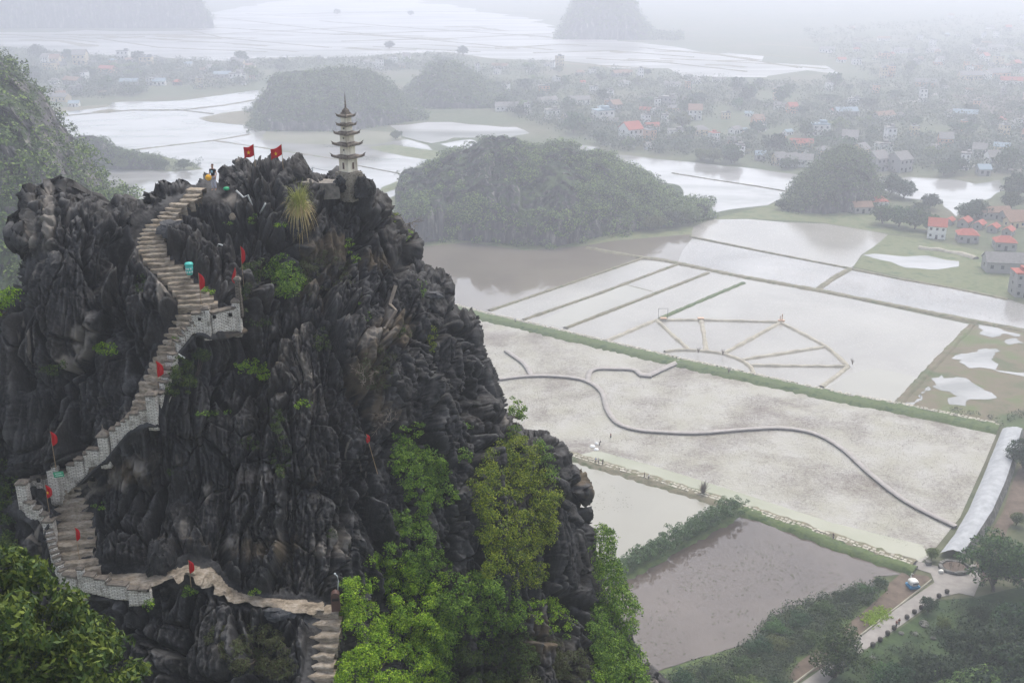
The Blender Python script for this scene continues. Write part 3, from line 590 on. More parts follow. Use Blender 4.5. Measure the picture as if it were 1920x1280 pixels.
for an, va in (('scar', SC_), ('soil', SO_)):
    q_ = np.zeros(len(V), np.float32); q_[:len(va)] = va; crag.data.attributes.new(an, 'FLOAT', 'POINT').data.foreach_set('value', q_)
tag(crag, 'jagged dark limestone crag carrying the stairs and the pagoda', kind='structure')
DG = np.full(fx.shape + (3,), np.nan); DG[idx] = D; DG = DG.reshape(shp + (3,))
NG = nrm.reshape(shp + (3,))
def ROCK(px, py, out=0.0):
    """point on the crag surface seen at this place"""
    j = int(round((px - gx[0]) / STEP)); i = int(round((py - gy[0]) / STEP))
    p = DG[i, j]
    if np.isnan(p[0]): return AT(px, py, float(Ybase(px, py)[0]))
    n = NG[i, j]; return Vector(p) + Vector(n) * out
def PP(path, s):
    """point on a path, s in 0..len-1 segments"""
    p = PATHS[path]; i = min(int(s), len(p) - 2); f = s - i
    q = [p[i][k] + (p[i + 1][k] - p[i][k]) * f for k in range(4)]
    return AT(q[0], q[1], q[2]), q
# ------------------------------------------------------------------ stairs
def stone_uv(name, c1, c2, mortar, sc_=1.0):
    m = M(name, c1, 0.9, 0.2); nt = m.node_tree; b = nt.nodes['Principled BSDF']
    uv = nt.nodes.new('ShaderNodeUVMap'); br = nt.nodes.new('ShaderNodeTexBrick')
    nz = nt.nodes.new('ShaderNodeTexNoise'); nz.inputs['Scale'].default_value = 3.0
    va = nt.nodes.new('ShaderNodeVectorMath'); va.operation = 'MULTIPLY_ADD'; nt.links.new(nz.outputs['Color'], va.inputs[0])
    va.inputs[1].default_value = (0.08, 0.08, 0.08); nt.links.new(uv.outputs[0], va.inputs[2]); nt.links.new(uv.outputs[0], nz.inputs['Vector'])
    nt.links.new(va.outputs[0], br.inputs['Vector'])
    br.inputs['Color1'].default_value = (*c1, 1); br.inputs['Color2'].default_value = (*c2, 1); br.inputs['Mortar'].default_value = (*mortar, 1)
    br.inputs['Scale'].default_value = sc_; br.inputs['Mortar Size'].default_value = 0.018; br.inputs['Brick Width'].default_value = 0.32; br.inputs['Row Height'].default_value = 0.095
    n = noise(nt, wpos(nt), 1.6, 6, 0.7); n2 = noise(nt, wpos(nt), 9, 4, 0.7)
    c = mixc(nt, ramp(nt, n, [(0.50, (0, 0, 0)), (0.70, (0.85, 0.85, 0.85))]), br.outputs['Color'], (0.10, 0.085, 0.065))
    c = mixc(nt, ramp(nt, n2, [(0.54, (0, 0, 0)), (0.74, (0.6, 0.6, 0.6))]), c, (0.16, 0.135, 0.11))
    nt.links.new(c, b.inputs['Base Color']); bump(nt, br.outputs['Fac'], 0.6, -0.03, b)
    return m
WALLM = stone_uv('whitewashed_stone', (0.80, 0.76, 0.70), (0.64, 0.60, 0.53), (0.24, 0.205, 0.175))
RUBBLE = stone_uv('rubble_wall', (0.22, 0.185, 0.15), (0.13, 0.11, 0.09), (0.04, 0.035, 0.03))
COPE = noisy('weathered_coping', (0.10, 0.085, 0.07), (0.22, 0.19, 0.155), 5, bmp=0.02)
def step_mat():
    m = M('worn_step_stone', (0.3, 0.25, 0.2), 0.9, 0.2); nt = m.node_tree; b = nt.nodes['Principled BSDF']
    v = wpos(nt); n = noise(nt, wpos(nt, (0.6, 1, 2)), 2.2, 6, 0.7); n2 = noise(nt, wpos(nt, (.5, 1, 1.5)), 8, 5, 0.7)
    c = ramp(nt, n, [(0.33, (0.15, 0.12, 0.085)), (0.5, (0.33, 0.275, 0.21)), (0.66, (0.46, 0.40, 0.33))])
    c = mixc(nt, ramp(nt, n2, [(0.48, (0, 0, 0)), (0.68, (0.7, 0.7, 0.7))]), c, (0.09, 0.075, 0.05))
    nt.links.new(c, b.inputs['Base Color']); bump(nt, n2, 1.0, 0.06, b); return m
STEPM = step_mat()
def step_slab(width, depth, h, seed, tan_, arc=0.0):
    rs = np.random.RandomState(seed); n = 12; vs = []; fs = []
    a = rs.uniform(-.05, .05, n + 1); bq = rs.uniform(-.025, .03, n + 1)
    a = a + 0.06 * np.sin(np.linspace(0, 3 + rs.rand() * 4, n + 1) + rs.rand() * 6)
    for i in range(n + 1):
        x = (i / n - 0.5) * width; f = -depth / 2 + a[i] - arc * (1 - (2 * i / n - 1) ** 2)
        vs += [(x, f + .06, -h), (x, f - 0.01, -0.06 + bq[i]), (x, f + 0.03, bq[i]), (x, depth / 2 + .3, bq[i] * .5 - 0.01), (x, depth / 2 + .3, -h)]
    for i in range(n):
        for k in range(4): fs.append((i * 5 + k, i * 5 + k + 1, (i + 1) * 5 + k + 1, (i + 1) * 5 + k))
    fs.append((0, 4, 3, 2)); fs.append((0, 2, 1, 1)); 
    me_v = vs; fs = [f for f in fs if len(set(f)) == 4]
    return me_v, fs
seedc = [100]
def PS(q): return AT(q[0], q[1], float(Ybase(q[0], q[1])[0]))
def stairway(label, path, rise=0.19, group=None):
    p = PATHS[path]; pts = []
    for i in range(len(p) - 1):
        for k in range(30):
            f = k / 30; q = [p[i][m] + (p[i + 1][m] - p[i][m]) * f for m in range(4)]; pts.append((PS(q), q[3]))
    q = p[-1]; pts.append((PS(q), q[3]))
    mid = pts[len(pts) // 2][0]; t = empty('stone_stairway', (mid.x, mid.y, mid.z)); tag(t, label, 'stairs', group)
    z0 = pts[0][0].z; last = -9; cnt = 0
    targets = z0
    i = 0
    while i < len(pts):
        c, hw = pts[i]
        if c.z <= targets:
            a = pts[max(i - 8, 0)][0]; b = pts[min(i + 8, len(pts) - 1)][0]; d = (b - a); d.z = 0
            # downhill direction, steps face the viewer
            if d.y > -0.02: d.y = -0.02 - abs(d.y)
            ang = math.atan2(d.y, d.x) + math.pi / 2; ang = max(-0.22, min(0.22, ang))
            w_ = 2 * hw / F * (c - Vector((0, 0, CAMZ))).length * random.uniform(0.84, 1.12)
            go = rise * (d.length / max(0.05, abs((b - a).z)))
            go = max(0.22, min(0.9, go)); seedc[0] += 1
            vs, fs = step_slab(w_, go, 0.75, seedc[0], 0, 0.05)
            o = npmesh('step', vs, fs, STEPM, parent=t)
            o.location = (c.x - t.location.x, c.y - t.location.y, c.z - t.location.z + 0.04); o.rotation_euler = (random.uniform(-.01, .02), random.uniform(-.02, .02), ang + random.uniform(-.05, .05))
            cnt += 1; targets = c.z - rise * random.uniform(0.9, 1.1)
        i += 1
    print('stair', path, cnt)
    return t
stairway('long upper flight of worn stone steps climbing to the summit', 'upper', 0.20)
stairway('middle flight of stone steps beside the white parapet', 'mid', 0.30)
stairway('short hidden steps behind the stepped parapet', 'back', 0.3)
stairway('wide lower left flight of steps with two red flags beside it', 'left', 0.30)
stairway('bottom flight of steps beside the bright green tree', 'bottom', 0.34)
# rough trodden path between the flights
def path_floor(path, label):
    p = PATHS[path]; vs = []; fs = []; n = 0; C = []
    for i in range(len(p) - 1):
        for k in range(14):
            f = k / 14; q = [p[i][m] + (p[i + 1][m] - p[i][m]) * f for m in range(4)]; C.append((PS(q), q[3]))
    for i, (c, hw) in enumerate(C):
        d = C[min(i + 1, len(C) - 1)][0] - C[max(i - 1, 0)][0]; d.z = 0; d.normalize(); nn = Vector((-d.y, d.x, 0)); w_ = 2 * hw / F * 66
        for k in range(13):
            s = k / 12 - .5; q = c + nn * s * w_ * (1.1 + 0.9 * float(vnoise(np.array([[i * .23 + (s > 0) * 40, 1.5, k * .15]]), 3)[0]) * (abs(s) > .3)); vs.append((q.x, q.y, q.z + 0.05 - 0.5 * abs(s) ** 3 * 2))
    V_ = np.array(vs); V_[:, 2] += 0.09 * fbm(V_ * 1.3, 4, 401, 0.6, True) + 0.04 * fbm(V_ * 5, 2, 5)
    stp = np.floor(V_[:, 2] / 0.16 + 0.3 * fbm(V_ * .8, 2, 8)) * 0.16; V_[:, 2] = V_[:, 2] * 0.4 + stp * 0.6 + .05
    for i in range(len(C) - 1):
        for k in range(12): fs.append((i * 13 + k, i * 13 + k + 1, (i + 1) * 13 + k + 1, (i + 1) * 13 + k))
    o = npmesh('path', V_, fs, STEPM); tag(o, label, kind='structure')
path_floor('low', 'trodden rocky path between the lower flights')

# ------------------------------------------------------------------ parapet walls
def wall_box(V_, Fc, U, a, b, za, zb, zt, th):
    """wall segment a->b (xy), bottom za, zb, flat top zt"""
    d = Vector((b[0] - a[0], b[1] - a[1], 0)); L = d.length; d.normalize(); n = Vector((-d.y, d.x, 0)) * th / 2; base = len(V_)
    cs = [(a[0] - n.x, a[1] - n.y, za), (b[0] - n.x, b[1] - n.y, zb), (b[0] + n.x, b[1] + n.y, zb), (a[0] + n.x, a[1] + n.y, za)]
    V_ += cs + [(c[0], c[1], zt) for c in cs]; u0 = (a[0] * d.x + a[1] * d.y)
    q = [((0, 1, 5, 4), [(u0, za), (u0 + L, zb), (u0 + L, zt), (u0, zt)]), ((2, 3, 7, 6), [(u0 + L, zb), (u0, za), (u0, zt), (u0 + L, zt)]),
         ((1, 2, 6, 5), [(0, zb), (th, zb), (th, zt), (0, zt)]), ((3, 0, 4, 7), [(0, za), (th, za), (th, zt), (0, zt)]), ((4, 5, 6, 7), [(u0, 0), (u0 + L, 0), (u0 + L, th), (u0, th)]), ((3, 2, 1, 0), [(u0, 0), (u0 + L, 0), (u0 + L, th), (u0, th)])]
    for f, uv in q: Fc.append(tuple(i + base for i in f)); U.extend(uv)
CLOUD = bpy.data.textures.new('wear', 'CLOUDS'); CLOUD.noise_scale = 0.28
def rough(o, s):
    a = o.modifiers.new('cut', 'SUBSURF'); a.subdivision_type = 'SIMPLE'; a.levels = a.render_levels = 3
    d = o.modifiers.new('wear', 'DISPLACE'); d.texture = CLOUD; d.strength = s; d.mid_level = 0.5; d.texture_coords = 'GLOBAL'
def seg_nodes(nodes, n):
    out = []
    for i in range(len(nodes) - 1):
        for k in range(n[i]):
            f = k / n[i]; out.append(tuple(nodes[i][m] + (nodes[i + 1][m] - nodes[i][m]) * f for m in range(3)))
    out.append(nodes[-1]); return out
def parapet(label, nodes, n, th=0.34, mat=None, holes=(), deep=0.45, yoff=-0.15, group=None):
    lo = 0.0 if label.startswith('straight') else 0.24
    nd = seg_nodes([(a, b + (c - b) * lo, c) for a, b, c in nodes], n); P3 = []
    for (px, yt, yb) in nd:
        Y = float(Ybase(px, yb)[0]) + yoff; b = AT(px, yb, Y); tp = AT(px, yt, Y); P3.append((b, tp.z))
    c = P3[len(P3) // 2][0]; t = empty('parapet_wall', (c.x, c.y, c.z)); tag(t, label, 'wall', group)
    V_, Fc, U = [], [], []; V2, F2, U2 = [], [], []; ln = t.location
    for i in range(len(P3) - 1):
        (a, ta), (b, tb) = P3[i], P3[i + 1]; zt = (ta + tb) / 2
        A = (a.x - ln.x, a.y - ln.y); B = (b.x - ln.x, b.y - ln.y); j = 0.02 * (i % 2)
        wall_box(V_, Fc, U, A, B, a.z - deep - ln.z, b.z - deep - ln.z, zt - 0.1 - ln.z, th + j)
        wall_box(V2, F2, U2, A, B, zt - 0.1 - ln.z, zt - 0.1 - ln.z, zt + 0.02 * (i % 3) - ln.z, th + 0.12 + j)
    w_ = npmesh('masonry', V_, Fc, mat or WALLM, parent=t, uv=U); c_ = npmesh('coping', V2, F2, COPE, parent=t, uv=U2); rough(w_, 0.10); rough(c_, 0.10)
    for (px, py, s) in holes:
        Y = float(Ybase(px, py + 12)[0]) + yoff - th / 2; p = AT(px, py, Y)
        MB().box((p.x - ln.x, p.y - ln.y - 0.0, p.z - ln.z), (s, 0.10, s * 1.1)).build('loophole', DARKM, t)
    return t
DARKM = M('dark_opening', (0.012, 0.011, 0.01), 0.95)
def pillar(label, px, yt, yb, wpx, cap='flat', yoff=-0.2, mat=None, name='wall_pillar', group=None, taper=1.0):
    Y = float(Ybase(px, yb)[0]) + yoff; b = AT(px, yb, Y); tp = AT(px, yt, Y); wd = wpx / F * (b - Vector((0, 0, CAMZ))).length; h = tp.z - b.z
    t = empty(name, (b.x, b.y, b.z)); tag(t, label, 'pillar', group)
    V_, Fc, U = [], [], []; wall_box(V_, Fc, U, (-wd / 2, 0), (wd / 2, 0), -0.8, -0.8, h - 0.14, wd * 0.9)
    if taper != 1.0:
        V_ = [(x * (taper if z > 0 else 1), y * (taper if z > 0 else 1), z) for x, y, z in V_]
    rough(npmesh('shaft', V_, Fc, mat or WALLM, parent=t, uv=U), 0.08)
    m = MB()
    if cap == 'roof':
        m.box((0, 0, h - 0.10), (wd * 1.25, wd * 1.2, 0.08)); m.box((0, 0, h + 0.10), (wd * 1.2, wd * 1.15, 0.32), taper=0.15); m.lathe([(0.05, 0.22), (0.07, 0.3), (0.02, 0.36), (0.04, 0.42), (0.01, 0.62)], (0, 0, h), 8)
    else:
        m.box((0, 0, h - 0.08), (wd * 1.14, wd * 1.05, 0.12)); m.box((0, 0, h + 0.03), (wd * 1.05, wd * 0.95, 0.10), taper=0.6)
    m.build('cap', COPE, t); return t
parapet('straight whitewashed parapet with small loopholes on the upper landing', [(361, 586, 610), (384, 583, 612), (396, 581, 611), (442, 579, 607)], [1, 1, 1], holes=[(374, 598, 0.16), (402, 594, 0.18), (432, 590, 0.2)], yoff=-0.25)
pillar('whitewashed pillar in the middle of the upper landing parapet', 389, 576, 613, 13, yoff=-0.3)
pillar('square white pillar at the right end of the upper landing parapet', 446, 562, 607, 14, yoff=-0.3)
pillar('slender brown stone post behind the right end of the upper parapet', 449, 521, 572, 11, mat=RUBBLE, yoff=-0.9, taper=0.75)
parapet('broken rubble parapet stepping down from the upper landing', [(362, 594, 606), (350, 608, 620), (336, 628, 640), (328, 640, 652)], [2, 2, 1], yoff=-0.2, th=0.5)
parapet('tall white stepped parapet beside the middle flight', [(330, 646, 682), (322, 658, 700), (316, 688, 724), (307, 712, 748), (298, 738, 776)], [1, 2, 2, 1], th=0.45, yoff=-0.3)
pillar('broad white buttress at the foot of the middle flight', 289, 736, 780, 18, yoff=-0.35)
parapet('stepped white parapet left of the broad buttress', [(281, 756, 780), (262, 762, 784), (246, 772, 796), (230, 784, 808), (210, 798, 838)], [1, 1, 2, 2], yoff=-0.3)
pillar('white pillar with small tiled roof on the stepped parapet', 199, 812, 852, 17, cap='roof', yoff=-0.35)
parapet('stepped parapet between the roofed pillar and the sign pillar', [(190, 832, 856), (166, 834, 862), (160, 846, 880), (132, 862, 905), (116, 880, 918)], [1, 1, 2, 1], yoff=-0.3)
pillar('white pillar carrying the green sign', 106, 868, 922, 17, yoff=-0.4)
parapet('curved back parapet with a loophole at the bend', [(100, 885, 905), (80, 887, 908), (60, 890, 912), (44, 898, 925)], [1, 1, 1], holes=[(72, 900, 0.2)], yoff=0.1)
pillar('corner pillar at the far left bend of the wall', 48, 902, 945, 17, yoff=-0.3)
parapet('low parapet running down from the left bend', [(50, 928, 956), (66, 938, 962), (80, 952, 972), (92, 962, 985)], [1, 1, 1], yoff=-0.35)
pillar('squat pillar at the head of the lower left flight', 96, 972, 1003, 17, yoff=-0.35)
parapet('long white parapet down the left side of the lower flight', [(94, 978, 1012), (102, 1010, 1045), (112, 1040, 1072), (124, 1066, 1096), (150, 1072, 1098)], [3, 3, 2, 1], yoff=-0.45, th=0.4)
pillar('small pillar at the foot of the lower left flight', 156, 1062, 1100, 11, yoff=-0.6)
parapet('stepped white parapet along the lower path', [(160, 1066, 1094), (204, 1078, 1104), (206, 1086, 1106), (242, 1088, 1110)], [2, 1, 1], yoff=-0.7)
parapet('last short parapet with two loopholes on the lower path', [(243, 1094, 1120), (262, 1095, 1119), (284, 1095, 1117)], [1, 1], holes=[(262, 1106, 0.16), (277, 1106, 0.16)], yoff=-0.75)

# ------------------------------------------------------------------ pagoda
WASH = noisy('old_whitewash', (0.86, 0.79, 0.66), (0.44, 0.37, 0.29), 2.4, stretch=(1, 1, 0.35), bmp=0.02, lo=0.46, hi=0.74)
EAVE = noisy('dark_eave_tile', (0.13, 0.108, 0.09), (0.26, 0.22, 0.185), 6, bmp=0.02)
RUBM = noisy('rubble_plinth', (0.12, 0.10, 0.08), (0.42, 0.37, 0.30), 4.5, bmp=0.12, c3=(0.22, 0.19, 0.155))
pb = AT(654, 325, YN(78.0)); pz0 = pb.z
pg = empty('stone_pagoda', (pb.x, pb.y, pz0), R(-38)); tag(pg, 'slender five tiered whitewashed stone pagoda with upturned eaves on the summit', 'pagoda'); pg.scale = (.955, .955, .955)
pl = bmesh.new(); bmesh.ops.create_cube(pl, size=1.0); bmesh.ops.subdivide_edges(pl, edges=pl.edges, cuts=7, use_grid_fill=True)
for v in pl.verts:
    k = (v.co.z + .5); s = 0.62 + 0.38 * min(1, k * 1.4); 
    v.co.x *= 1.36 * s; v.co.y *= 1.36 * s; v.co.z = v.co.z * 2.1 - 0.95
    nz = fbm(np.array([[v.co.x, v.co.y, v.co.z]]) * 2.6, 3, 77)[0] * (0.10 if k < 0.93 else 0.015)
    v.co += v.co.normalized() * nz
me = bpy.data.meshes.new('plinth'); pl.to_mesh(me); pl.free(); me.materials.append(RUBM); link(bpy.data.objects.new('plinth', me), pg)
def eave(z, s, th, up, parent):
    """square roof skirt with curled corners; s = half side"""
    n = 10; m = MB(); V_, Fc = [], []
    rings = [(s * 0.52, z + th, 0), (s * 0.8, z + th * 0.45, 0.2), (s * 1.0, z + 0.06, 1.0), (s * 1.0, z - 0.09, 1.0), (s * 0.62, z - 0.13, 0.0)]
    for (r, zz, k) in rings:
        for side in range(4):
            for i in range(n):
                u = -1 + 2 * i / n; x, y = (u * r, -r) if side == 0 else ((r, u * r) if side == 1 else ((-u * r, r) if side == 2 else (-r, -u * r)))
                e_ = 1 + .14 * k * abs(u) ** 9
                V_.append((x * e_, y * e_, zz + up * 0.55 * k * abs(u) ** 11))
    m_ = 4 * n
    for j in range(len(rings) - 1):
        for i in range(m_): Fc.append((j * m_ + i, (j + 1) * m_ + i, (j + 1) * m_ + (i + 1) % m_, j * m_ + (i + 1) % m_))
    for c in range(4):                                       # horn grown out of each corner
        b = 2 * m_ + c * n; p = Vector(V_[b]); q = Vector(V_[b + m_]); o = Vector((p.x, p.y, 0)).normalized(); k0 = len(V_)
        V_ += [tuple(p + o * .09 + Vector((0, 0, up * .75))), tuple(p + o * .07 + Vector((0, 0, up * .75 - .04)))]
        pl_, pr = 2 * m_ + (c * n - 1) % m_, b + 1
        Fc += [(pl_, b, k0, k0), (b, pr, k0, k0), (pl_, k0, k0 + 1, pl_ + m_), (k0, pr, pr + m_, k0 + 1)]
    m.add(V_, [tuple(dict.fromkeys(f)) for f in Fc]); return m.build('eave', EAVE, parent)
tiers = [(0.0, 1.18, 0.44), (1.36, 0.70, 0.36), (2.28, 0.52, 0.335), (2.98, 0.45, 0.265), (3.62, 0.42, 0.245)]
ev = [(1.22, 0.74, 0.18), (2.10, 0.67, 0.16), (2.86, 0.57, 0.14), (3.46, 0.44, 0.12), (4.08, 0.42, 0.12)]
MB().box((0, 0, 0.02), (1.30, 1.30, 0.16)).box((0, 0, 0.13), (1.1, 1.1, 0.08)).build('base_moulding', RUBM, pg)
for i, ((z, h, s), (ez, es, eu)) in enumerate(zip(tiers, ev)):
    b_ = MB().box((0, 0, z + h / 2 + 0.02), (2 * s, 2 * s, h + 0.1), taper=0.95)
    for a in (-1, 1):
        for c_ in (-1, 1): b_.box((a * (s - .03), c_ * (s - .03), z + h / 2 + 0.02), (0.10, 0.10, h + 0.07))
    body = b_.build('tier_body', WASH, pg)
    if i == 0:
        for ang in (0, math.pi / 2, math.pi, -math.pi / 2):
            f = MB().box((0, -s - 0.012, 0.62), (0.30, 0.05, 0.62)).box((0, -s - 0.01, 0.96), (0.2, 0.045, 0.1)).build('niche_frame', WASH, body); f.rotation_euler[2] = ang
            d_ = MB().box((0, -s - 0.04, 0.60), (0.17, 0.03, 0.46)).build('niche', noisy('niche_red_brown', (0.11, 0.07, 0.055), (0.18, 0.11, 0.09), 6) if ang == 0 else bpy.data.materials['niche_red_brown'], f)
    elif i in (2, 3, 1):
        for ang in (0, -math.pi / 2):
            f = MB().lathe([(0.07, 0), (0.07, 0.03)], (0, 0, 0), 12).build('roundel', EAVE, body); f.location = (math.sin(ang) * (s + .0), -math.cos(ang) * (s + .0), z + h * .5) if ang == 0 else (-(s), 0, z + h * .5)
            f.rotation_euler = (R(90), 0, 0) if ang == 0 else (R(90), 0, R(-90))
    eave(ez, es, 0.17, eu, pg)
MB().box((0, 0, 4.26), (0.50, 0.50, 0.10)).box((0, 0, 4.38), (0.42, 0.42, 0.18), taper=.8).box((0, 0, 4.52), (0.34, 0.34, 0.12), taper=.5).build('crown_block', EAVE, pg)
prof = [(0.11, 0)]
for k in range(9): r = 0.085 - 0.0075 * k; prof += [(r, 0.06 + k * 0.105), (r * 0.7, 0.11 + k * 0.105)]
prof.append((0.008, 1.14)); MB().lathe(prof, (0, 0, 4.56), 12).build('spire', EAVE, pg, smooth=True)

# ------------------------------------------------------------------ flags
RED = M('red_cloth', (0.50, 0.006, 0.012), 0.75, 0.2); YEL = M('yellow_cloth', (0.85, 0.52, 0.02), 0.75, 0.2)
BAM = noisy('bamboo_pole', (0.26, 0.17, 0.09), (0.34, 0.25, 0.15), 4)
def flag(px, pytop, pybase, Y, label, wave=None, star=None, lean=0.0, cloth_h=1.05, cloth_frac=None, side=-1, wpx=9):
    """pole foot at pybase; wave: flag flying, otherwise limp folded cloth"""
    Y = YN(Y) if px in (478, 530) else float(Ybase(px, pybase)[0]) - (1.3 if px in (690, 103) else 0.55); foot = AT(px, pybase, Y); top = AT(px, pytop, Y); h = top.z - foot.z
    t = empty('red_flag', (foot.x, foot.y, foot.z)); tag(t, label, 'flag', 'red flags with yellow stars on bamboo poles')
    MB().tube([(lean * h, 0, -0.5 if not lean else 0), (lean * h * .0, 0, h * 0.6), (0, 0, h)] if not lean else [(lean * h, 0, -0.3), (0, 0, h)], 0.022, 6, 0.014).build('pole', BAM, t)
    V_, Fc = [], []
    if wave:
        L, H, sag = wave; n, m_ = 16, 10
        for i in range(n + 1):
            for j in range(m_ + 1):
                u = i / n; v = j / m_; x = side * u * L; z = h - 0.02 - v * H - sag * u - 0.10 * math.sin(u * 5 + v) * u
                y = 0.10 * math.sin(u * 7 + v * 1.5) * (0.3 + u); V_.append((x, y, z))
    else:
        n, m_ = 12, 14; H = cloth_h; W_ = wpx / F * foot.length * 0 + wpx / F * (foot - Vector((0, 0, CAMZ))).length
        for i in range(n + 1):
            for j in range(m_ + 1):
                u = i / n; v = j / m_; prof_ = math.sin(min(1, v * 1.25) * math.pi * 0.62) ** 0.8 if v < .8 else (1 - (v - .8) * 3.2)
                x = side * u * W_ * max(0.08, prof_) + 0.03 * math.sin(v * 7); y = 0.05 * math.sin(u * 14 + v * 3) * prof_; z = h - 0.02 - v * H * (1 - 0.10 * u)
                V_.append((x, y, z))
    for i in range(n):
        for j in range(m_): a = i * (m_ + 1) + j; Fc.append((a, a + 1, a + m_ + 2, a + m_ + 1))
    cl = npmesh('cloth', V_, Fc, RED, parent=t, smooth=True); so_ = cl.modifiers.new('thick', 'SOLIDIFY'); so_.thickness = 0.008
    if star:
        sx, sz, r, sq = star; m = MB(); k5 = []
        for k in range(10):
            a = math.pi / 2 + k * math.pi / 5; rr = r if k % 2 == 0 else r * 0.4; k5.append((sx + math.cos(a) * rr * sq, -0.13 if wave else -0.075, h + sz + math.sin(a) * rr))
        c = (sx, k5[0][1] - .01, h + sz); vs = [c] + k5; m.add(vs, [(0, 1 + k, 1 + (k + 1) % 10) for k in range(10)]); m.build('star', YEL, cl)
    return t
flag(478, 270, 306, 76.3, 'flying flag with yellow star, left of the two on the summit rocks', wave=(0.70, 0.74, 0.30), star=(-0.34, -0.56, 0.15, 0.9))
flag(530, 270, 303, 77.3, 'flying flag with yellow star, right of the two on the summit rocks', wave=(0.78, 0.68, 0.46), star=(-0.40, -0.64, 0.15, 0.8))
flag(456, 461, 524, 67.0, 'limp red flag on the slender brown stone post', side=1, cloth_h=1.15, wpx=8)
flag(447, 501, 570, 65.0, 'limp red flag with a strip of star just left of the brown post', side=-1, cloth_h=1.2, wpx=7, star=(-0.09, -0.7, 0.10, 0.5))
flag(376, 511, 555, 64.6, 'limp red flag beside the steps under the green bin', side=1, cloth_h=1.1, wpx=11)
flag(297, 676, 720, 58.6, 'limp red flag on the middle flight', side=1, cloth_h=1.05, wpx=13)
flag(103, 808, 866, 53.3, 'limp red flag on the sign pillar', side=1, cloth_h=0.95, wpx=11)
flag(91, 908, 950, 52.4, 'limp red flag with yellow star left of the sign pillar', side=1, cloth_h=0.9, wpx=11, star=(0.12, -0.5, 0.13, 0.55))
flag(147, 988, 1034, 50.0, 'limp red flag at the right edge of the lower left flight', side=1, cloth_h=0.9, wpx=8)
flag(357, 1049, 1086, 48.6, 'limp red flag on the lower path', side=1, cloth_h=0.9, wpx=10)
flag(690, 813, 880, 64.0, 'tiny limp red flag on a leaning pole against the cliff face', side=1, cloth_h=0.62, wpx=7, lean=0.24)

# ------------------------------------------------------------------ small things on the crag
p = AT(356, 515, float(Ybase(356, 515)[0]) - .5); b_ = empty('litter_bin', p); tag(b_, 'turquoise barrel shaped litter bin beside the upper flight', 'bin')
TURQ = noisy('turquoise_plastic', (0.05, 0.42, 0.36), (0.10, 0.55, 0.48), 6, rough=0.4); WHITEP = noisy('white_plastic', (0.62, 0.66, 0.62), (0.75, 0.76, 0.73), 6)
MB().lathe([(0.16, 0), (0.21, 0.15), (0.235, 0.4), (0.235, 0.62)], (0, 0, 0), 16).build('tub', TURQ, b_, smooth=True)
MB().lathe([(0.262, 0.62), (0.265, 0.68), (0.22, 0.76), (0.05, 0.80)], (0, 0, 0), 16).build('lid', TURQ, b_, smooth=True)
for k in range(7):
    a = -math.pi / 2 + (k - 3) * 0.33; MB().box((0.235 * math.cos(a), 0.235 * math.sin(a), 0.22 + 0.2 * (k % 2)), (0.09, 0.02, 0.09), a + math.pi / 2).build('sticker', WHITEP, b_)
p = AT(630, 1139, float(Ybase(630, 1139)[0]) - .9); b_ = empty('waste_box', p); tag(b_, 'brown metal waste box with slot and domed top by the bottom flight', 'bin')
BROWN = noisy('brown_metal', (0.075, 0.038, 0.032), (0.10, 0.055, 0.045), 3, rough=0.55)
MB().box((0, 0, 0.36), (0.50, 0.42, 0.95)).build('box', BROWN, b_); m = MB(); 
m.add([(-0.25 + 0.25 * (1 - math.cos(a)), y, 0.86 + 0.26 * math.sin(a)) for y in (-.21, .21) for a in [math.pi * k / 8 for k in range(9)]], [tuple(range(9))[::-1], tuple(range(9, 18))] + [(k, k + 1, k + 10, k + 9) for k in range(8)]); m.build('domed_top', BROWN, b_)
MB().box((0, -0.225, 0.68), (0.38, 0.03, 0.14)).build('slot', DARKM, b_); b_.rotation_euler[2] = R(8)
p = AT(634, 1110, float(Ybase(634, 1110)[0]) - .9); lamp = empty('lamp_post', p); tag(lamp, 'thin pale lamp post with bent top behind the brown waste box', 'lamp')
PALEM = M('pale_metal', (0.55, 0.58, 0.6), 0.4)
MB().tube([(0, 0, -0.6), (0, 0, .35), (0.06, 0, 0.75), (0.02, 0, 1.1), (-0.1, 0, 1.25)], 0.03, 8).build('post', PALEM, lamp); MB().lathe([(0.02, -0.04), (0.06, 0), (0.06, .05), (0.02, .08)], (-0.12, 0, 1.25), 8).build('lamp_head', PALEM, lamp)
Y = float(Ybase(106, 922)[0]) - 0.95; p = AT(110, 889, Y); sg = empty('notice_board', p, 0); sg.rotation_euler = (0, R(-8), 0); tag(sg, 'small green notice board with two lines of white writing on the wall pillar', 'sign')
MB().box((0, 0, 0), (0.60, 0.04, 0.34)).build('board', M('sign_green', (0.04, 0.30, 0.16), 0.6), sg)
SW = M('sign_white', (0.6, 0.72, 0.65), 0.6)
for row in (0.07, -0.06):
    x = -0.2
    while x < 0.19: l = random.uniform(0.03, 0.08); MB().box((x + l / 2, -0.022, row), (l, 0.006, 0.045)).build('letter', SW, sg); x += l + 0.018
p = ROCK(425, 357, 0.1); o = MB().lathe([(0.02, -.12), (0.17, -.08), (0.22, 0), (0.17, .1), (0.02, .14)], (0, 0, 0), 12).build('green_bag', M('green_plastic', (0.02, 0.36, 0.16), 0.45), loc=p + Vector((0, 0, 0.12)), smooth=True); tag(o, 'small bright green plastic bag lying right of the standing person', 'bag')
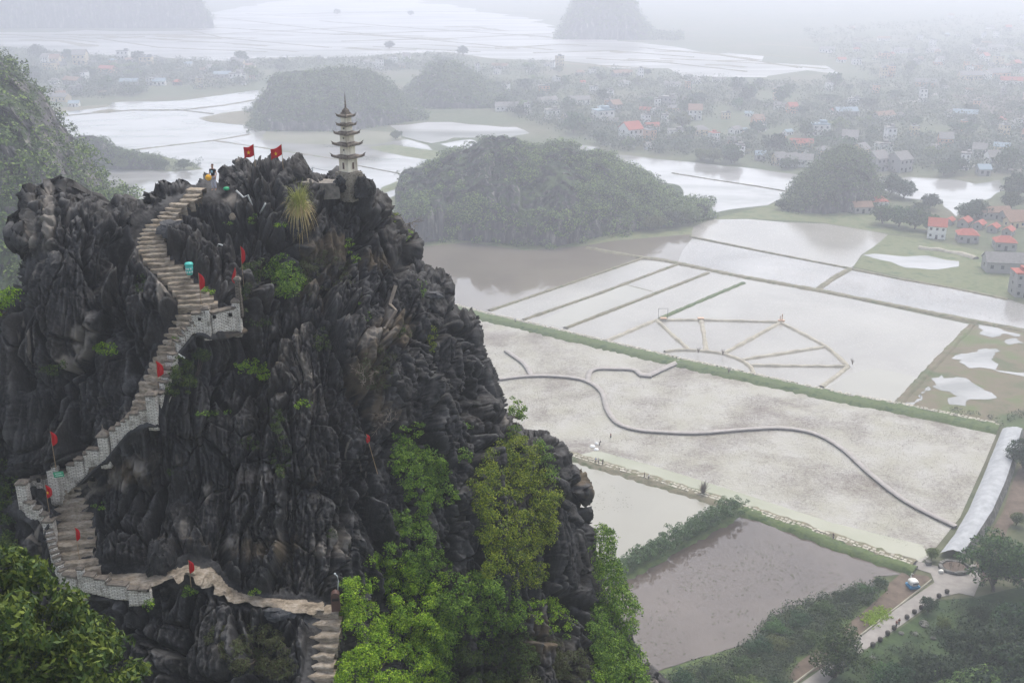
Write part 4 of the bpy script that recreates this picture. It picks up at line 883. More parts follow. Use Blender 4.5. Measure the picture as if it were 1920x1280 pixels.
# pale hoses / pipes
HOSE = M('pale_hose', (0.55, 0.56, 0.54), 0.6)
def hose(pts, r, label, out=0.25, mat=None):
    P3 = [ROCK(x, y, out) for x, y in pts]; o = MB().tube(P3, r, 6).build('hose', mat or HOSE, smooth=True); tag(o, label, 'hose'); return o
hose([(446, 363), (456, 369), (466, 371), (474, 373)], 0.06, 'white hose lying over the ledge right of the green bag', 0.35)
hose([(486, 382), (491, 387), (496, 392)], 0.06, 'short end of white hose below the summit rocks', 0.35)
hose([(392, 457), (402, 464), (410, 470), (417, 480)], 0.05, 'white hose on the rock left of the brown post', 0.35)
hose([(331, 662), (335, 668), (340, 671)], 0.05, 'curl of white hose by the tall stepped parapet', 0.3)
# flat slab and pale boulders
def boulder(px, py, size, label, mat=None, out=0.1, flatz=1.0, seed=1, name='boulder', Y=None):
    bm = bmesh.new(); bmesh.ops.create_icosphere(bm, subdivisions=5, radius=0.5)
    co = np.array([v.co[:] for v in bm.verts]); f_, f2_, i_, t_ = worley(co * 2.2 + seed * 7.7, seed)
    dd = t_ * 0.45 + (i_ - .5) * 0.22 + 0.10 * fbm(co * np.array([5, 5, 2.5]) + seed, 4, seed, 0.6, True) + 0.05 * fbm(co * 16 + seed, 2, seed, .6, True)
    for v, d in zip(bm.verts, dd): v.co *= (1 + d); v.co.x *= size[0]; v.co.y *= size[1]; v.co.z *= size[2]
    me = bpy.data.meshes.new(name); bm.to_mesh(me); bm.free(); me.materials.append(mat or ROCKM); o = bpy.data.objects.new(name, me); link(o)
    o.location = ROCK(px, py, out) if Y is None else AT(px, py, YN(Y))
    return tag(o, label, 'rock')
GREYR = rock_mat('grey_rock', (0.05, 0.052, 0.056), (0.14, 0.14, 0.145))
PALER = noisy('pale_rock', (0.42, 0.35, 0.26), (0.22, 0.18, 0.14), 3, bmp=0.05)
o = boulder(327, 443, (1.9, 1.4, 0.55), 'flat grey slab lying beside the upper flight', GREYR, 0.25, seed=4, name='rock_slab'); o.rotation_euler = (R(38), R(4), 0)
boulder(434, 399, (0.38, 0.3, 0.42), 'small cream coloured stone below the green bag', PALER, 0.3, seed=5)
boulder(300, 1048, (1.5, 1.4, 2.5), 'upright dark boulder on the lower path', None, 0.3, seed=6)
boulder(640, 344, (1.0, 1.1, 1.0), 'dark knob of rock hugging the left of the pagoda plinth', None, seed=7, Y=77.6)
boulder(684, 352, (1.25, 1.2, 1.5), 'dark pointed rock hugging the right of the pagoda plinth', None, seed=8, Y=77.6)
boulder(524, 1150, (1.6, 0.9, 0.6), 'grey rock in front of the lower path', GREYR, 0.2, seed=9)
boulder(808, 556, (1.3, 0.8, 0.5), 'pale grey slab high on the right shoulder of the cliff', GREYR, 0.4, seed=10)
# low ledge wall and handrail posts by the pagoda
p = AT(587, 336, YN(79)); hp = empty('rail_post', p); tag(hp, 'thin white rail post with two sagging cables left of the pagoda', 'railing')
MB().tube([(0, 0, -0.2), (0, 0, 0.85)], 0.035, 6).build('post', PALEM, hp)
m = MB()
for dz in (0.8, 0.45): m.tube([(0, 0, dz), (0.7, 0, dz - 0.17), (1.3, 0, dz - 0.2), (1.9, -.1, dz - 0.12)], 0.012, 4)
m.tube([(0, 0, .8), (-0.4, 0.2, .3)], 0.012, 4); m.build('cable', M('cable_grey', (0.12, 0.12, 0.13), 0.6), hp)
o = MB().box((0, 0, -.45), (2.4, 1.2, 1.2), jit=0.1).build('low_wall', noisy('pale_ledge', (0.30, 0.27, 0.23), (0.15, 0.135, 0.12), 3, bmp=.04), loc=AT(603, 343, YN(78.6) - 0.7)); tag(o, 'low pale masonry ledge between the grass tuft and the pagoda', 'wall')
# ------------------------------------------------------------------ people
SKIN = M('skin', (0.45, 0.25, 0.17), 0.6)
def skin(name, joints, edges, mat, parent, sub=2, root=0):
    me = bpy.data.meshes.new(name); me.from_pydata([j[:3] for j in joints], edges, []); me.update(); me.materials.append(mat)
    o = bpy.data.objects.new(name, me); link(o, parent); me_sv = me.skin_vertices or None
    md = o.modifiers.new('skin', 'SKIN'); md.use_smooth_shade = True
    if not me.skin_vertices: me.attributes
    for i, j in enumerate(joints):
        r_ = j[3] if isinstance(j[3], tuple) else (j[3], j[3]); me.skin_vertices[0].data[i].radius = r_; me.skin_vertices[0].data[i].use_root = (i == root)
    sb = o.modifiers.new('sub', 'SUBSURF'); sb.levels = sb.render_levels = sub
    return o
def skin_layer(me):
    bm = bmesh.new(); bm.from_mesh(me); bm.verts.layers.skin.verify(); bm.to_mesh(me); bm.free()
_old = skin
def skin(name, joints, edges, mat, parent, sub=2, root=0):
    me = bpy.data.meshes.new(name); me.from_pydata([j[:3] for j in joints], edges, []); me.update(); skin_layer(me); me.materials.append(mat)
    o = bpy.data.objects.new(name, me); link(o, parent)
    for i, j in enumerate(joints):
        r_ = j[3] if isinstance(j[3], tuple) else (j[3], j[3]); me.skin_vertices[0].data[i].radius = r_; me.skin_vertices[0].data[i].use_root = (i == root)
    md = o.modifiers.new('skin', 'SKIN'); md.use_smooth_shade = True
    sb = o.modifiers.new('sub', 'SUBSURF'); sb.levels = sb.render_levels = sub
    return o
def body(parent, lh=(-0.30, -0.10, 0.98), rh=(0.22, -0.04, 0.84), lf=(-0.10, 0.0), rf=(0.11, 0.03), skinm=None, fingers=True, bend=0.0):
    sm = skinm or SKIN
    J = [(0, 0, 0.93, (0.13, 0.10)), (0, bend * .3, 1.15, (0.115, 0.085)), (0, bend * .8, 1.36, (0.145, 0.09)), (0, bend, 1.46, 0.055), (0, bend, 1.53, 0.06), (0, bend - .01, 1.62, (0.082, 0.095)), (0, bend, 1.70, 0.075),
         (-0.17, bend * .8, 1.37, 0.058), (-0.23, bend, 1.12, 0.042), (lh[0], lh[1], lh[2], 0.028), (0.17, bend * .8, 1.37, 0.058), (0.245, bend, 1.10, 0.042), (rh[0], rh[1], rh[2], 0.028),
         (-0.09, 0, 0.86, 0.095), (-0.10, -0.02, 0.48, 0.06), (lf[0], lf[1], 0.09, 0.038), (lf[0] - .01, lf[1] - .16, 0.035, 0.03), (0.09, 0, 0.86, 0.095), (0.105, -0.02, 0.48, 0.06), (rf[0], rf[1], 0.09, 0.038), (rf[0] + .01, rf[1] - .16, 0.035, 0.03)]
    E = [(0, 1), (1, 2), (2, 3), (3, 4), (4, 5), (5, 6), (2, 7), (7, 8), (8, 9), (2, 10), (10, 11), (11, 12), (0, 13), (13, 14), (14, 15), (15, 16), (0, 17), (17, 18), (18, 19), (19, 20)]
    for hnd, idx_, s in ((lh, 9, -1), (rh, 12, 1)):
        if not fingers: continue
        for k in range(5):
            n0 = len(J); fx_ = hnd[0] + s * 0.0 + (k - 2) * 0.017; J.append((fx_, hnd[1] - .02, hnd[2] - .07, 0.012)); J.append((fx_, hnd[1] - .045, hnd[2] - (.13 if k != 4 else .10), 0.008)); E += [(idx_, n0), (n0, n0 + 1)]
    return skin('body', J, E, sm, parent), J
def clothes(parent, J, shirt, trouser, sleeve=0.55, full=True, sub=1):
    g_ = 1.22
    a = [(*J[0][:3], (0.155, 0.125)), (*J[1][:3], (0.14, 0.115)), (*J[2][:3], (0.165, 0.115)), (J[3][0], J[3][1], J[3][2] - .03, 0.085)]
    for s0, s1 in ((7, 8), (10, 11)):
        e_ = [J[s0][k] + (J[s1][k] - J[s0][k]) * sleeve for k in range(3)]; a += [(*J[s0][:3], 0.078), (*e_, 0.068)]
    skin('shirt', a, [(0, 1), (1, 2), (2, 3), (2, 4), (4, 5), (2, 6), (6, 7)], shirt, parent, sub)
    b = [(J[0][0], J[0][1], J[0][2] + .02, (0.145, 0.12)), (*J[13][:3], 0.11), (*J[14][:3], 0.078), (J[15][0], J[15][1], 0.13, 0.06), (*J[17][:3], 0.11), (*J[18][:3], 0.078), (J[19][0], J[19][1], 0.13, 0.06)]
    skin('trousers', b, [(0, 1), (1, 2), (2, 3), (0, 4), (4, 5), (5, 6)], trouser, parent, sub)
BLACKC = M('black_cotton', (0.012, 0.013, 0.016), 0.85); HAIRB = M('brown_hair', (0.10, 0.045, 0.03), 0.6); PRINT = M('pale_blue_print', (0.35, 0.55, 0.65), 0.8)
pat = M('patterned_cotton', (0.4, 0.4, 0.5), 0.85); _nt = pat.node_tree; _vo = _nt.nodes.new('ShaderNodeTexVoronoi'); _vo.inputs['Scale'].default_value = 22; _nt.links.new(opos(_nt), _vo.inputs['Vector'])
_nt.links.new(ramp(_nt, _vo.outputs['Distance'], [(0.25, (0.14, 0.13, 0.24)), (0.45, (0.55, 0.54, 0.60))]), _nt.nodes['Principled BSDF'].inputs['Base Color'])
ft = AT(402, 357, float(Ybase(402, 357)[0]) - .45); pn = empty('person', ft, R(-12)); tag(pn, 'person standing on the summit ledge in black T-shirt and patterned leggings holding a yellow hat', 'person')
bo, J = body(pn, lh=(-0.27, -0.22, 1.02), rh=(0.20, -0.10, 0.90))
clothes(pn, J, BLACKC, pat, 0.5, sub=2)
hr = skin('hair', [(0, 0.045, 1.60, 0.085), (0, 0.02, 1.70, (0.095, 0.10)), (0, 0.05, 1.76, 0.055)], [(0, 1), (1, 2)], HAIRB, pn, 2, 0)
MB().box((0.0, -0.135, 1.27), (0.13, 0.02, 0.15)).build('print', PRINT, pn)
m = MB()
for s in (-1, 1): m.lathe([(0.001, -.012), (0.012, 0), (0.001, .012)], (s * .033, -0.098, 1.63), 8)
m.build('eyes', BLACKC, bo); MB().tube([(0, -.095, 1.64), (0, -.125, 1.60)], .010, 6, .016).build('nose', SKIN, bo); MB().box((0, -.098, 1.567), (0.05, .012, .012)).build('mouth', M('lips', (0.35, .1, .09), .6), bo)
hat = MB().lathe([(0.02, .10), (0.10, .09), (0.12, 0.0), (0.21, -.015), (0.21, -.03), (0.11, -.02)], (0, 0, 0), 18).build('hat', M('yellow_hat', (0.85, 0.45, 0.05), .8), smooth=True)
hat.location = ft + Vector((-0.22, -0.34, 0.93)); hat.rotation_euler = (R(60), R(20), 0); tag(hat, 'yellow sun hat held in front of the standing person', 'hat')
# conical straw hat on the rocks between the summit flags
o = MB().lathe([(0.22, 0), (0.02, 0.13)], (0, 0, 0), 14).build('straw_hat', M('straw', (0.75, 0.55, 0.38), .8), loc=ROCK(491, 308) + Vector((0, 0, .08))); tag(o, 'pale straw hat lying on the summit rocks between the two flags', 'hat')
SH = {'black': M('black_jacket', (0.02, .02, .025), .8), 'white': M('white_shirt', (.75, .75, .75), .8), 'blue': M('blue_shirt', (.08, .22, .5), .8), 'grey': M('grey_trousers', (.06, .06, .07), .8), 'red': M('red_brown_shirt', (.22, .05, .04), .8)}
def far_person(px, py, shirt, label, z=0.8, rz=0, sink=0.0, name='person', bend=0.0):
    q = G(px, py, z); t = empty(name, (q.x, q.y, z - sink), rz); tag(t, label, 'person')
    bo_, J_ = body(t, lh=(-.27, -.12, .9), rh=(.27, -.05, .85), fingers=False, bend=bend); clothes(t, J_, SH[shirt], SH['grey'], 0.9)
    skin('hair', [(0, .03 + bend, 1.62, .088), (0, .02 + bend, 1.70, .09)], [(0, 1)], SH['black'], t, 1); return t
far_person(1117, 868, 'blue', 'person in blue at the left end of the group on the stone dike', 0.8, 1)
far_person(1122, 869, 'white', 'person in white in the middle of the group on the stone dike', 0.8, 2)
far_person(1130, 871, 'black', 'person in black at the right end of the group on the stone dike', 0.8, 4)
far_person(1208, 896, 'black', 'lone person in black walking the stone dike right of the group', 0.85, 1.5)
far_person(1216, 899, 'white', 'lone person in white beside the dark walker on the stone dike', 0.85, 4.5)
far_person(1562, 1011, 'black', 'person in dark clothes alone on the stone dike near the lane', 0.9, 2)
far_person(1124, 834, 'black', 'person wading in the lotus pond among white nets', 0.2, 2, 0.35, bend=-.35)
far_person(1145, 820, 'red', 'person wading upright in the lotus pond', 0.2, 2, 0.35)
far_person(966, 605, 'blue', 'tiny person in blue on the long green dike', 0.95, 1)
for k, (x, y, s) in enumerate([(1111, 836, .9), (1118, 842, .8), (1119, 831, .6)]):
    q = G(x, y, .25); o = MB().lathe([(0.9 * s, -.05), (0.6 * s, .22), (.15, .34)], (0, 0, 0), 9).build('net_bundle', M('white_net' + str(k), (.78, .78, .76), .8), loc=q); tag(o, ['left of the three white net bundles in the lotus pond', 'nearest of the three white net bundles in the lotus pond', 'smallest farthest white net bundle by the wading person'][k], 'net')
# ------------------------------------------------------------------ foliage
def leaf_mat(name, c1, c2, c3=None, trans=0.15, inst=False):
    m = bpy.data.materials.new(name); m.use_nodes = True; nt = m.node_tree; b = nt.nodes['Principled BSDF']
    g = nt.nodes.new('ShaderNodeNewGeometry'); r = g.outputs['Random Per Island']
    big = noise(nt, wpos(nt), 0.9 if not inst else 0.12, 3)
    f = mathn(nt, 'ADD', mathn(nt, 'MULTIPLY', r, 0.55), mathn(nt, 'MULTIPLY', big, 0.5))
    st = [(0.2, c1), (0.75, c2)] if c3 is None else [(0.2, c1), (0.5, c2), (0.8, c3)]
    c = ramp(nt, f, st)
    if inst:
        oi = nt.nodes.new('ShaderNodeObjectInfo'); h = nt.nodes.new('ShaderNodeHueSaturation'); nt.links.new(c, h.inputs['Color'])
        nt.links.new(mathn(nt, 'ADD', 0.47, mathn(nt, 'MULTIPLY', oi.outputs['Random'], 0.05)), h.inputs['Hue'])
        nt.links.new(mathn(nt, 'ADD', 0.7, mathn(nt, 'MULTIPLY', oi.outputs['Random'], 0.7)), h.inputs['Value']); c = h.outputs[0]
    nt.links.new(c, b.inputs['Base Color']); b.inputs['Roughness'].default_value = 0.65; b.inputs['Specular IOR Level'].default_value = 0.25
    tr = nt.nodes.new('ShaderNodeBsdfTranslucent'); nt.links.new(c, tr.inputs['Color']); mx = nt.nodes.new('ShaderNodeMixShader'); mx.inputs[0].default_value = trans
    nt.links.new(b.outputs[0], mx.inputs[1]); nt.links.new(tr.outputs[0], mx.inputs[2]); nt.links.new(mx.outputs[0], nt.nodes['Material Output'].inputs['Surface'])
    return m
def leaves(C, Rr, per, size, seed, flat_=0.8, aspect=0.5, droop=0.0):
    rs = np.random.RandomState(seed); C = np.repeat(np.asarray(C, float), per, 0); Rr = np.repeat(np.asarray(Rr, float), per); n = len(C)
    d = rs.normal(size=(n, 3)); d[:, 2] = np.abs(d[:, 2]) * 1.0 - 0.35 * np.abs(rs.normal(size=n)); d /= np.linalg.norm(d, axis=1, keepdims=True)
    r = Rr * (0.55 + 0.45 * rs.rand(n) ** 0.5); p = C + d * r[:, None] * np.array([1, 1, flat_])
    nn = d * 0.7 + rs.normal(size=(n, 3)) * 0.55 + np.array([0, -0.15, 0.45]); nn /= np.linalg.norm(nn, axis=1, keepdims=True)
    t = np.cross(nn, rs.normal(size=(n, 3))); t[:, 2] -= droop; t /= np.linalg.norm(t, axis=1, keepdims=True); b = np.cross(nn, t)
    s = size * (0.6 + 0.8 * rs.rand(n))[:, None]; V_ = np.empty((n, 4, 3))
    V_[:, 0] = p - t * s * .5; V_[:, 1] = p + b * s * .5 * aspect; V_[:, 2] = p + t * s * .5; V_[:, 3] = p - b * s * .5 * aspect
    return V_.reshape(-1, 3), np.arange(n * 4).reshape(-1, 4)
BARK = noisy('bark', (0.06, 0.045, 0.035), (0.13, 0.105, 0.085), 3, bmp=0.02)
GREEN1 = leaf_mat('lime_leaves', (0.030, 0.095, 0.005), (0.14, 0.27, 0.010), (0.33, 0.46, 0.025))
GREEN2 = leaf_mat('mid_green_leaves', (0.018, 0.055, 0.006), (0.085, 0.175, 0.016), (0.22, 0.34, 0.035))
GREEN3 = leaf_mat('olive_leaves', (0.018, 0.045, 0.003), (0.10, 0.155, 0.006), (0.29, 0.33, 0.014))
GREEN4 = leaf_mat('dark_tree_leaves', (0.010, 0.024, 0.005), (0.028, 0.058, 0.009), (0.10, 0.14, 0.02))
DRYG = leaf_mat('dry_scrub_leaves', (0.035, 0.035, 0.014), (0.07, 0.07, 0.03), (0.07, 0.10, 0.03))
rsg = np.random.RandomState(5)
def cliff_plant(name, poly, label, mat, cat, bulge=1.2, cr=0.42, dens=11, per=45, size=0.15, out=0.2, holes=0.0, group=None, trunk=True, droop=0.0, aspect=0.5, Y=None):
    xs = [q[0] for q in poly]; ys = [q[1] for q in poly]; seed = int(xs[0] * 7 + ys[0]) % 9999; rs = np.random.RandomState(seed)
    A = (max(xs) - min(xs)) * (max(ys) - min(ys)); n = max(6, int(A / dens ** 2 * 1.3)); X = rs.uniform(min(xs), max(xs), n); Yy = rs.uniform(min(ys), max(ys), n)
    k = inpoly(X, Yy, poly); X, Yy = X[k], Yy[k]
    if len(X) < 3: X = np.array(xs, float); Yy = np.array(ys, float)
    e_ = segdist(X, Yy, poly, True); rad = max(8.0, np.percentile(e_, 97)); hump = np.sqrt(np.clip(1 - (1 - np.clip(e_ / rad, 0, 1)) ** 2, 0, 1))
    if holes:
        nz = fbm(np.stack([X / 22., Yy / 22., X * 0 + seed], 1), 3, seed); k = nz > (holes - 0.5) * 0.8; X, Yy, hump = X[k], Yy[k], hump[k]
    lump = fbm(np.stack([X / 30., Yy / 26., X * 0 + seed * .1], 1), 2, seed + 3) if len(poly) > 10 and bulge > .9 else X * 0
    kk = lump > -0.32; X, Yy, hump, lump = X[kk], Yy[kk], hump[kk], lump[kk]
    if len(X) < 2: X = np.array([q[0] for q in poly], float) * .5 + np.mean(xs) * .5; Yy = np.array([q[1] for q in poly], float) * .5 + np.mean(ys) * .5; hump = X * 0 + .5; lump = X * 0
    pts = []
    for x, y, h, lu in zip(X, Yy, hump, lump):
        b0 = ROCK(float(np.clip(x, -190, 1390)), float(y)); dist = (b0 - Vector((0, 0, CAMZ))); Yt = b0.y - out - (bulge * h + lu * 1.7) * rs.uniform(.45, 1.05) if Y is None else Y - (bulge * h + lu * 2.5) * rs.uniform(.5, 1.05)
        pts.append(AT(x, y, Yt))
    C = np.array([p[:] for p in pts]); base = C[np.argmax(Yy)] if len(C) else np.zeros(3); cen = C.mean(0)
    t = empty(name, (cen[0], cen[1] + bulge * .5, cen[2] - 0.5)); tag(t, label, cat, group); L = np.array(t.location)
    V_, Fc = leaves(C - L, cr * rs.uniform(.6, 1.25, len(C)), per, size, seed, 0.8, aspect, droop)
    npmesh('foliage', V_, Fc, mat, parent=t)
    if trunk:
        m = MB(); root = Vector((0, 0.9, -0.6))
        for q in C[rs.choice(len(C), min(9, len(C)), replace=False)]:
            q = Vector(q - L); m.tube([root, root.lerp(q, .5) + Vector((0, .15, -.2)), q], 0.07, 5, 0.015)
        m.build('stems', BARK, t)
    return t
T = cliff_plant
T('tree', [(640, 1098), (662, 1080), (700, 1074), (745, 1085), (782, 1100), (815, 1112), (838, 1150), (850, 1190), (845, 1230), (838, 1290), (840, 1340), (610, 1340), (632, 1290), (630, 1235), (640, 1190), (636, 1140)], 'bright lime green tree at the bottom beside the lowest stairs', GREEN1, 'tree', 2.6, 0.34, 8.5, 60, 0.12)
T('tree', [(810, 1130), (836, 1085), (870, 1072), (900, 1070), (935, 1085), (962, 1110), (990, 1150), (985, 1185), (950, 1175), (925, 1190), (900, 1215), (870, 1200), (845, 1215), (850, 1290), (800, 1290)], 'mid green bushy tree right of the lime green tree', GREEN2, 'tree', 1.8, 0.40, 9, 55, 0.14)
T('tree', [(905, 880), (915, 850), (925, 828), (945, 818), (968, 815), (995, 825), (1012, 845), (1020, 880), (1038, 905), (1052, 930), (1040, 955), (1045, 990), (1028, 1030), (1030, 1070), (1010, 1100), (985, 1095), (960, 1100), (935, 1082), (915, 1092), (902, 1070), (912, 1030), (896, 1000), (902, 965), (886, 940), (884, 905), (896, 880)], 'tall olive green tree growing against the right of the cliff', GREEN3, 'tree', 2.6, 0.42, 9, 60, 0.13)
T('tree', [(1005, 830), (1022, 822), (1036, 840), (1042, 880), (1050, 905), (1030, 905), (1015, 870)], 'pale green sapling behind the top of the olive tree', GREEN2, 'tree', 0.8, 0.35, 9, 45, 0.12)
T('vine', [(740, 812), (760, 798), (795, 795), (792, 812), (770, 830), (790, 850), (800, 835), (818, 815), (835, 825), (850, 830), (880, 850), (886, 868), (862, 875), (845, 880), (838, 905), (862, 925), (866, 950), (840, 955), (820, 950), (800, 965), (812, 1000), (838, 1030), (850, 1072), (830, 1090), (800, 1100), (770, 1085), (730, 1082), (706, 1060), (694, 1040), (725, 1020), (738, 985), (736, 955), (752, 950), (765, 925), (742, 895), (734, 870), (740, 840)], 'climbing vine cascading down the middle of the cliff face', GREEN2, 'vine', 0.6, 0.30, 8, 45, 0.13, holes=0.16)
T('shrub', [(1112, 985), (1130, 978), (1146, 995), (1152, 1020), (1150, 1045), (1166, 1062), (1165, 1085), (1185, 1110), (1198, 1150), (1185, 1190), (1205, 1230), (1215, 1290), (1130, 1290), (1120, 1240), (1110, 1190), (1108, 1150), (1118, 1110), (1112, 1060), (1118, 1020)], 'tall band of green scrub down the right edge of the cliff', GREEN2, 'shrub', 0.9, 0.50, 8, 60, 0.15, out=0.3)
T('shrub', [(990, 1110), (1010, 1120), (1040, 1118), (1062, 1140), (1075, 1165), (1060, 1200), (1030, 1190), (1010, 1165), (985, 1150), (975, 1128)], 'yellow green shrub below the olive tree', GREEN1, 'shrub', 0.8, 0.34, 9, 40, 0.13, holes=0.3)
T('shrub', [(1110, 1240), (1140, 1225), (1150, 1250), (1140, 1300), (1100, 1300)], 'bright yellow green bush at the foot of the right edge', GREEN1, 'shrub', 0.7, 0.34, 9, 45, 0.13)
T('shrub', [(690, 1050), (720, 1030), (760, 1040), (800, 1080), (830, 1075), (850, 1090), (820, 1130), (780, 1110), (740, 1090), (700, 1075)], 'yellow green creeper filling the gap above the lime green tree', GREEN1, 'shrub', 0.6, 0.32, 8, 45, 0.12, holes=0.15)
T('shrub', [(860, 1195), (900, 1215), (950, 1180), (1000, 1190), (1010, 1240), (980, 1300), (860, 1300), (845, 1240)], 'dark green undergrowth at the bottom centre of the cliff', GREEN4, 'shrub', 0.8, 0.38, 9, 50, 0.13, holes=0.15)
T('vine', [(560, 500), (600, 470), (640, 470), (670, 520), (690, 560), (640, 570), (600, 540), (580, 560)], 'sparse brownish creeper below the summit block', DRYG, 'vine', 0.2, 0.26, 9, 34, 0.11, holes=0.45)
T('vine', [(690, 660), (700, 640), (740, 660), (745, 710), (720, 740), (690, 730), (670, 700)], 'dry olive scrub around the bare twigs', DRYG, 'vine', 0.2, 0.26, 8, 34, 0.11, holes=0.35)
T('vine', [(500, 760), (530, 800), (545, 860), (530, 900), (505, 860), (490, 810)], 'thin green creeper in a crack of the central cliff', GREEN4, 'vine', 0.15, 0.22, 8, 30, 0.10, holes=0.45)
T('vine', [(775, 880), (800, 850), (830, 870), (840, 910), (815, 940), (790, 930)], 'leafy part of the creeper hanging beside the dark recess', GREEN2, 'vine', 0.4, 0.3, 8, 45, 0.12, holes=0.2)
T('shrub', [(960, 745), (985, 755), (998, 768), (990, 782), (965, 785), (952, 770)], 'feathery green bush at the notch of the right skyline', GREEN2, 'shrub', 0.5, 0.3, 8, 40, 0.14, out=0.3)
T('shrub', [(945, 790), (965, 790), (985, 820), (975, 830), (950, 820)], 'thin pale green shrub above the olive tree', GREEN2, 'shrub', 0.4, 0.3, 8, 35, 0.12)
T('shrub', [(498, 510), (510, 488), (530, 478), (548, 488), (560, 505), (572, 520), (565, 545), (545, 560), (520, 555), (500, 545), (508, 525)], 'leafy green shrub in the middle of the upper cliff', GREEN2, 'shrub', 0.7, 0.32, 8, 45, 0.13, out=.4)
T('shrub', [(455, 500), (475, 485), (500, 490), (500, 520), (470, 530), (460, 560), (490, 590), (505, 610), (480, 612), (456, 590), (455, 540)], 'dark green scrub right of the upper landing parapet', GREEN4, 'shrub', 0.4, 0.3, 8, 40, 0.13, holes=.35, out=.3)
T('shrub', [(560, 480), (590, 490), (600, 520), (580, 545), (565, 520)], 'brownish scrub right of the leafy green shrub', DRYG, 'shrub', 0.4, 0.3, 8, 40, 0.12, holes=.2, out=.3)
T('shrub', [(392, 1172), (410, 1150), (440, 1162), (470, 1148), (505, 1172), (528, 1188), (540, 1225), (556, 1250), (530, 1275), (490, 1262), (462, 1280), (430, 1250), (415, 1228), (385, 1205)], 'patch of low dull scrub below the lower path', DRYG, 'shrub', 0.15, 0.30, 8, 40, 0.11, out=.1, holes=.42)
T('shrub', [(1040, 1200), (1080, 1205), (1110, 1240), (1080, 1300), (960, 1300), (1000, 1240)], 'dull brown green scrub at the bottom right of the cliff', DRYG, 'shrub', 0.5, 0.36, 8, 50, 0.12, out=.3, holes=.2)
T('shrub', [(450, 685), (475, 672), (500, 680), (512, 705), (495, 715), (470, 700), (450, 700)], 'grassy green shrub on the ledge below the parapet', GREEN1, 'shrub', 0.3, 0.25, 7, 40, 0.10, out=.3)
T('shrub', [(320, 690), (345, 660), (370, 650), (395, 665), (370, 690), (372, 715), (350, 740), (318, 745), (312, 720)], 'dark green scrub right of the tall stepped parapet', GREEN4, 'shrub', 0.4, 0.28, 8, 45, 0.12, holes=.25, out=.3)
small = [((788, 540), 14, 20, 'pale green tuft on the right shoulder of the cliff', GREEN2), ((665, 488), 12, 12, 'round lime green tuft below the pagoda', GREEN1), ((655, 462), 9, 14, 'thin lime sprig high under the pagoda', GREEN1), ((684, 590), 12, 30, 'hanging green sprig on the middle cliff', GREEN2),
         ((605, 640), 18, 26, 'hanging dark sprig left of the pale scar', GREEN4), ((566, 757), 18, 8, 'small bright green plant on a narrow ledge', GREEN1), ((810, 635), 10, 26, 'slim olive sprig on the right cliff', GREEN3), ((755, 622), 20, 16, 'green scrub beside the pale scar', GREEN4),
         ((480, 410), 16, 12, 'small sprig under the summit ledge', GREEN2), ((424, 418), 16, 6, 'tiny sprig on the ledge below the person', GREEN2), ((527, 425), 12, 8, 'sprig at the foot of the grass tuft', GREEN1), ((195, 655), 30, 12, 'yellow green sprig on the left rock face', GREEN1),
         ((95, 688), 30, 22, 'dark green plant in the left rock hollow', GREEN4), ((270, 535), 22, 22, 'dark shrub at the crest left of the steps', GREEN4), ((392, 545), 14, 8, 'grass at the foot of the limp flag by the bin', GREEN1), ((765, 440), 9, 10, 'little green tuft on the upper right skyline', GREEN1),
         ((742, 408), 8, 8, 'little brown green tuft near the right skyline', GREEN3), ((445, 690), 7, 14, 'yellowing sprig beside the grassy shrub', GREEN1), ((352, 1108), 20, 10, 'green moss clump under the lower path', GREEN2), ((280, 1130), 10, 18, 'bright sprig below the last parapet', GREEN1),
         ((480, 1110), 14, 10, 'sprig beside the lower path', GREEN1), ((190, 945), 22, 10, 'green weeds right of the lower left flight', GREEN2), ((320, 880), 10, 8, 'tiny weeds on the rock right of the sign', GREEN4), ((400, 775), 40, 5, 'line of green weeds along a ledge', GREEN2),
         ((520, 790), 12, 24, 'sprigs down a crack of the central cliff', GREEN4), ((470, 830), 26, 20, 'sparse weeds on the lower central rocks', GREEN4), ((868, 800), 16, 14, 'leafy sprigs above the climbing vine', GREEN2), ((760, 1120), 6, 8, 'sprig beside the lime tree', GREEN2), ((330, 630), 8, 6, 'green tuft beside the rubble parapet', GREEN2), ((625, 1000), 12, 8, 'faint weeds on the pale scarred rock', GREEN4)]
for (c, rx, ry, lb, mt) in small:
    poly = [(c[0] + rx * math.cos(a) * (0.7 + .4 * random.random()), c[1] + ry * math.sin(a) * (0.7 + .4 * random.random())) for a in [k * math.pi / 5 for k in range(10)]]
    T('plant', poly, lb, mt, 'plant', 0.18, 0.20, 7, 26, 0.10, out=0.22, holes=.15 if rx > 12 else 0, trunk=False)
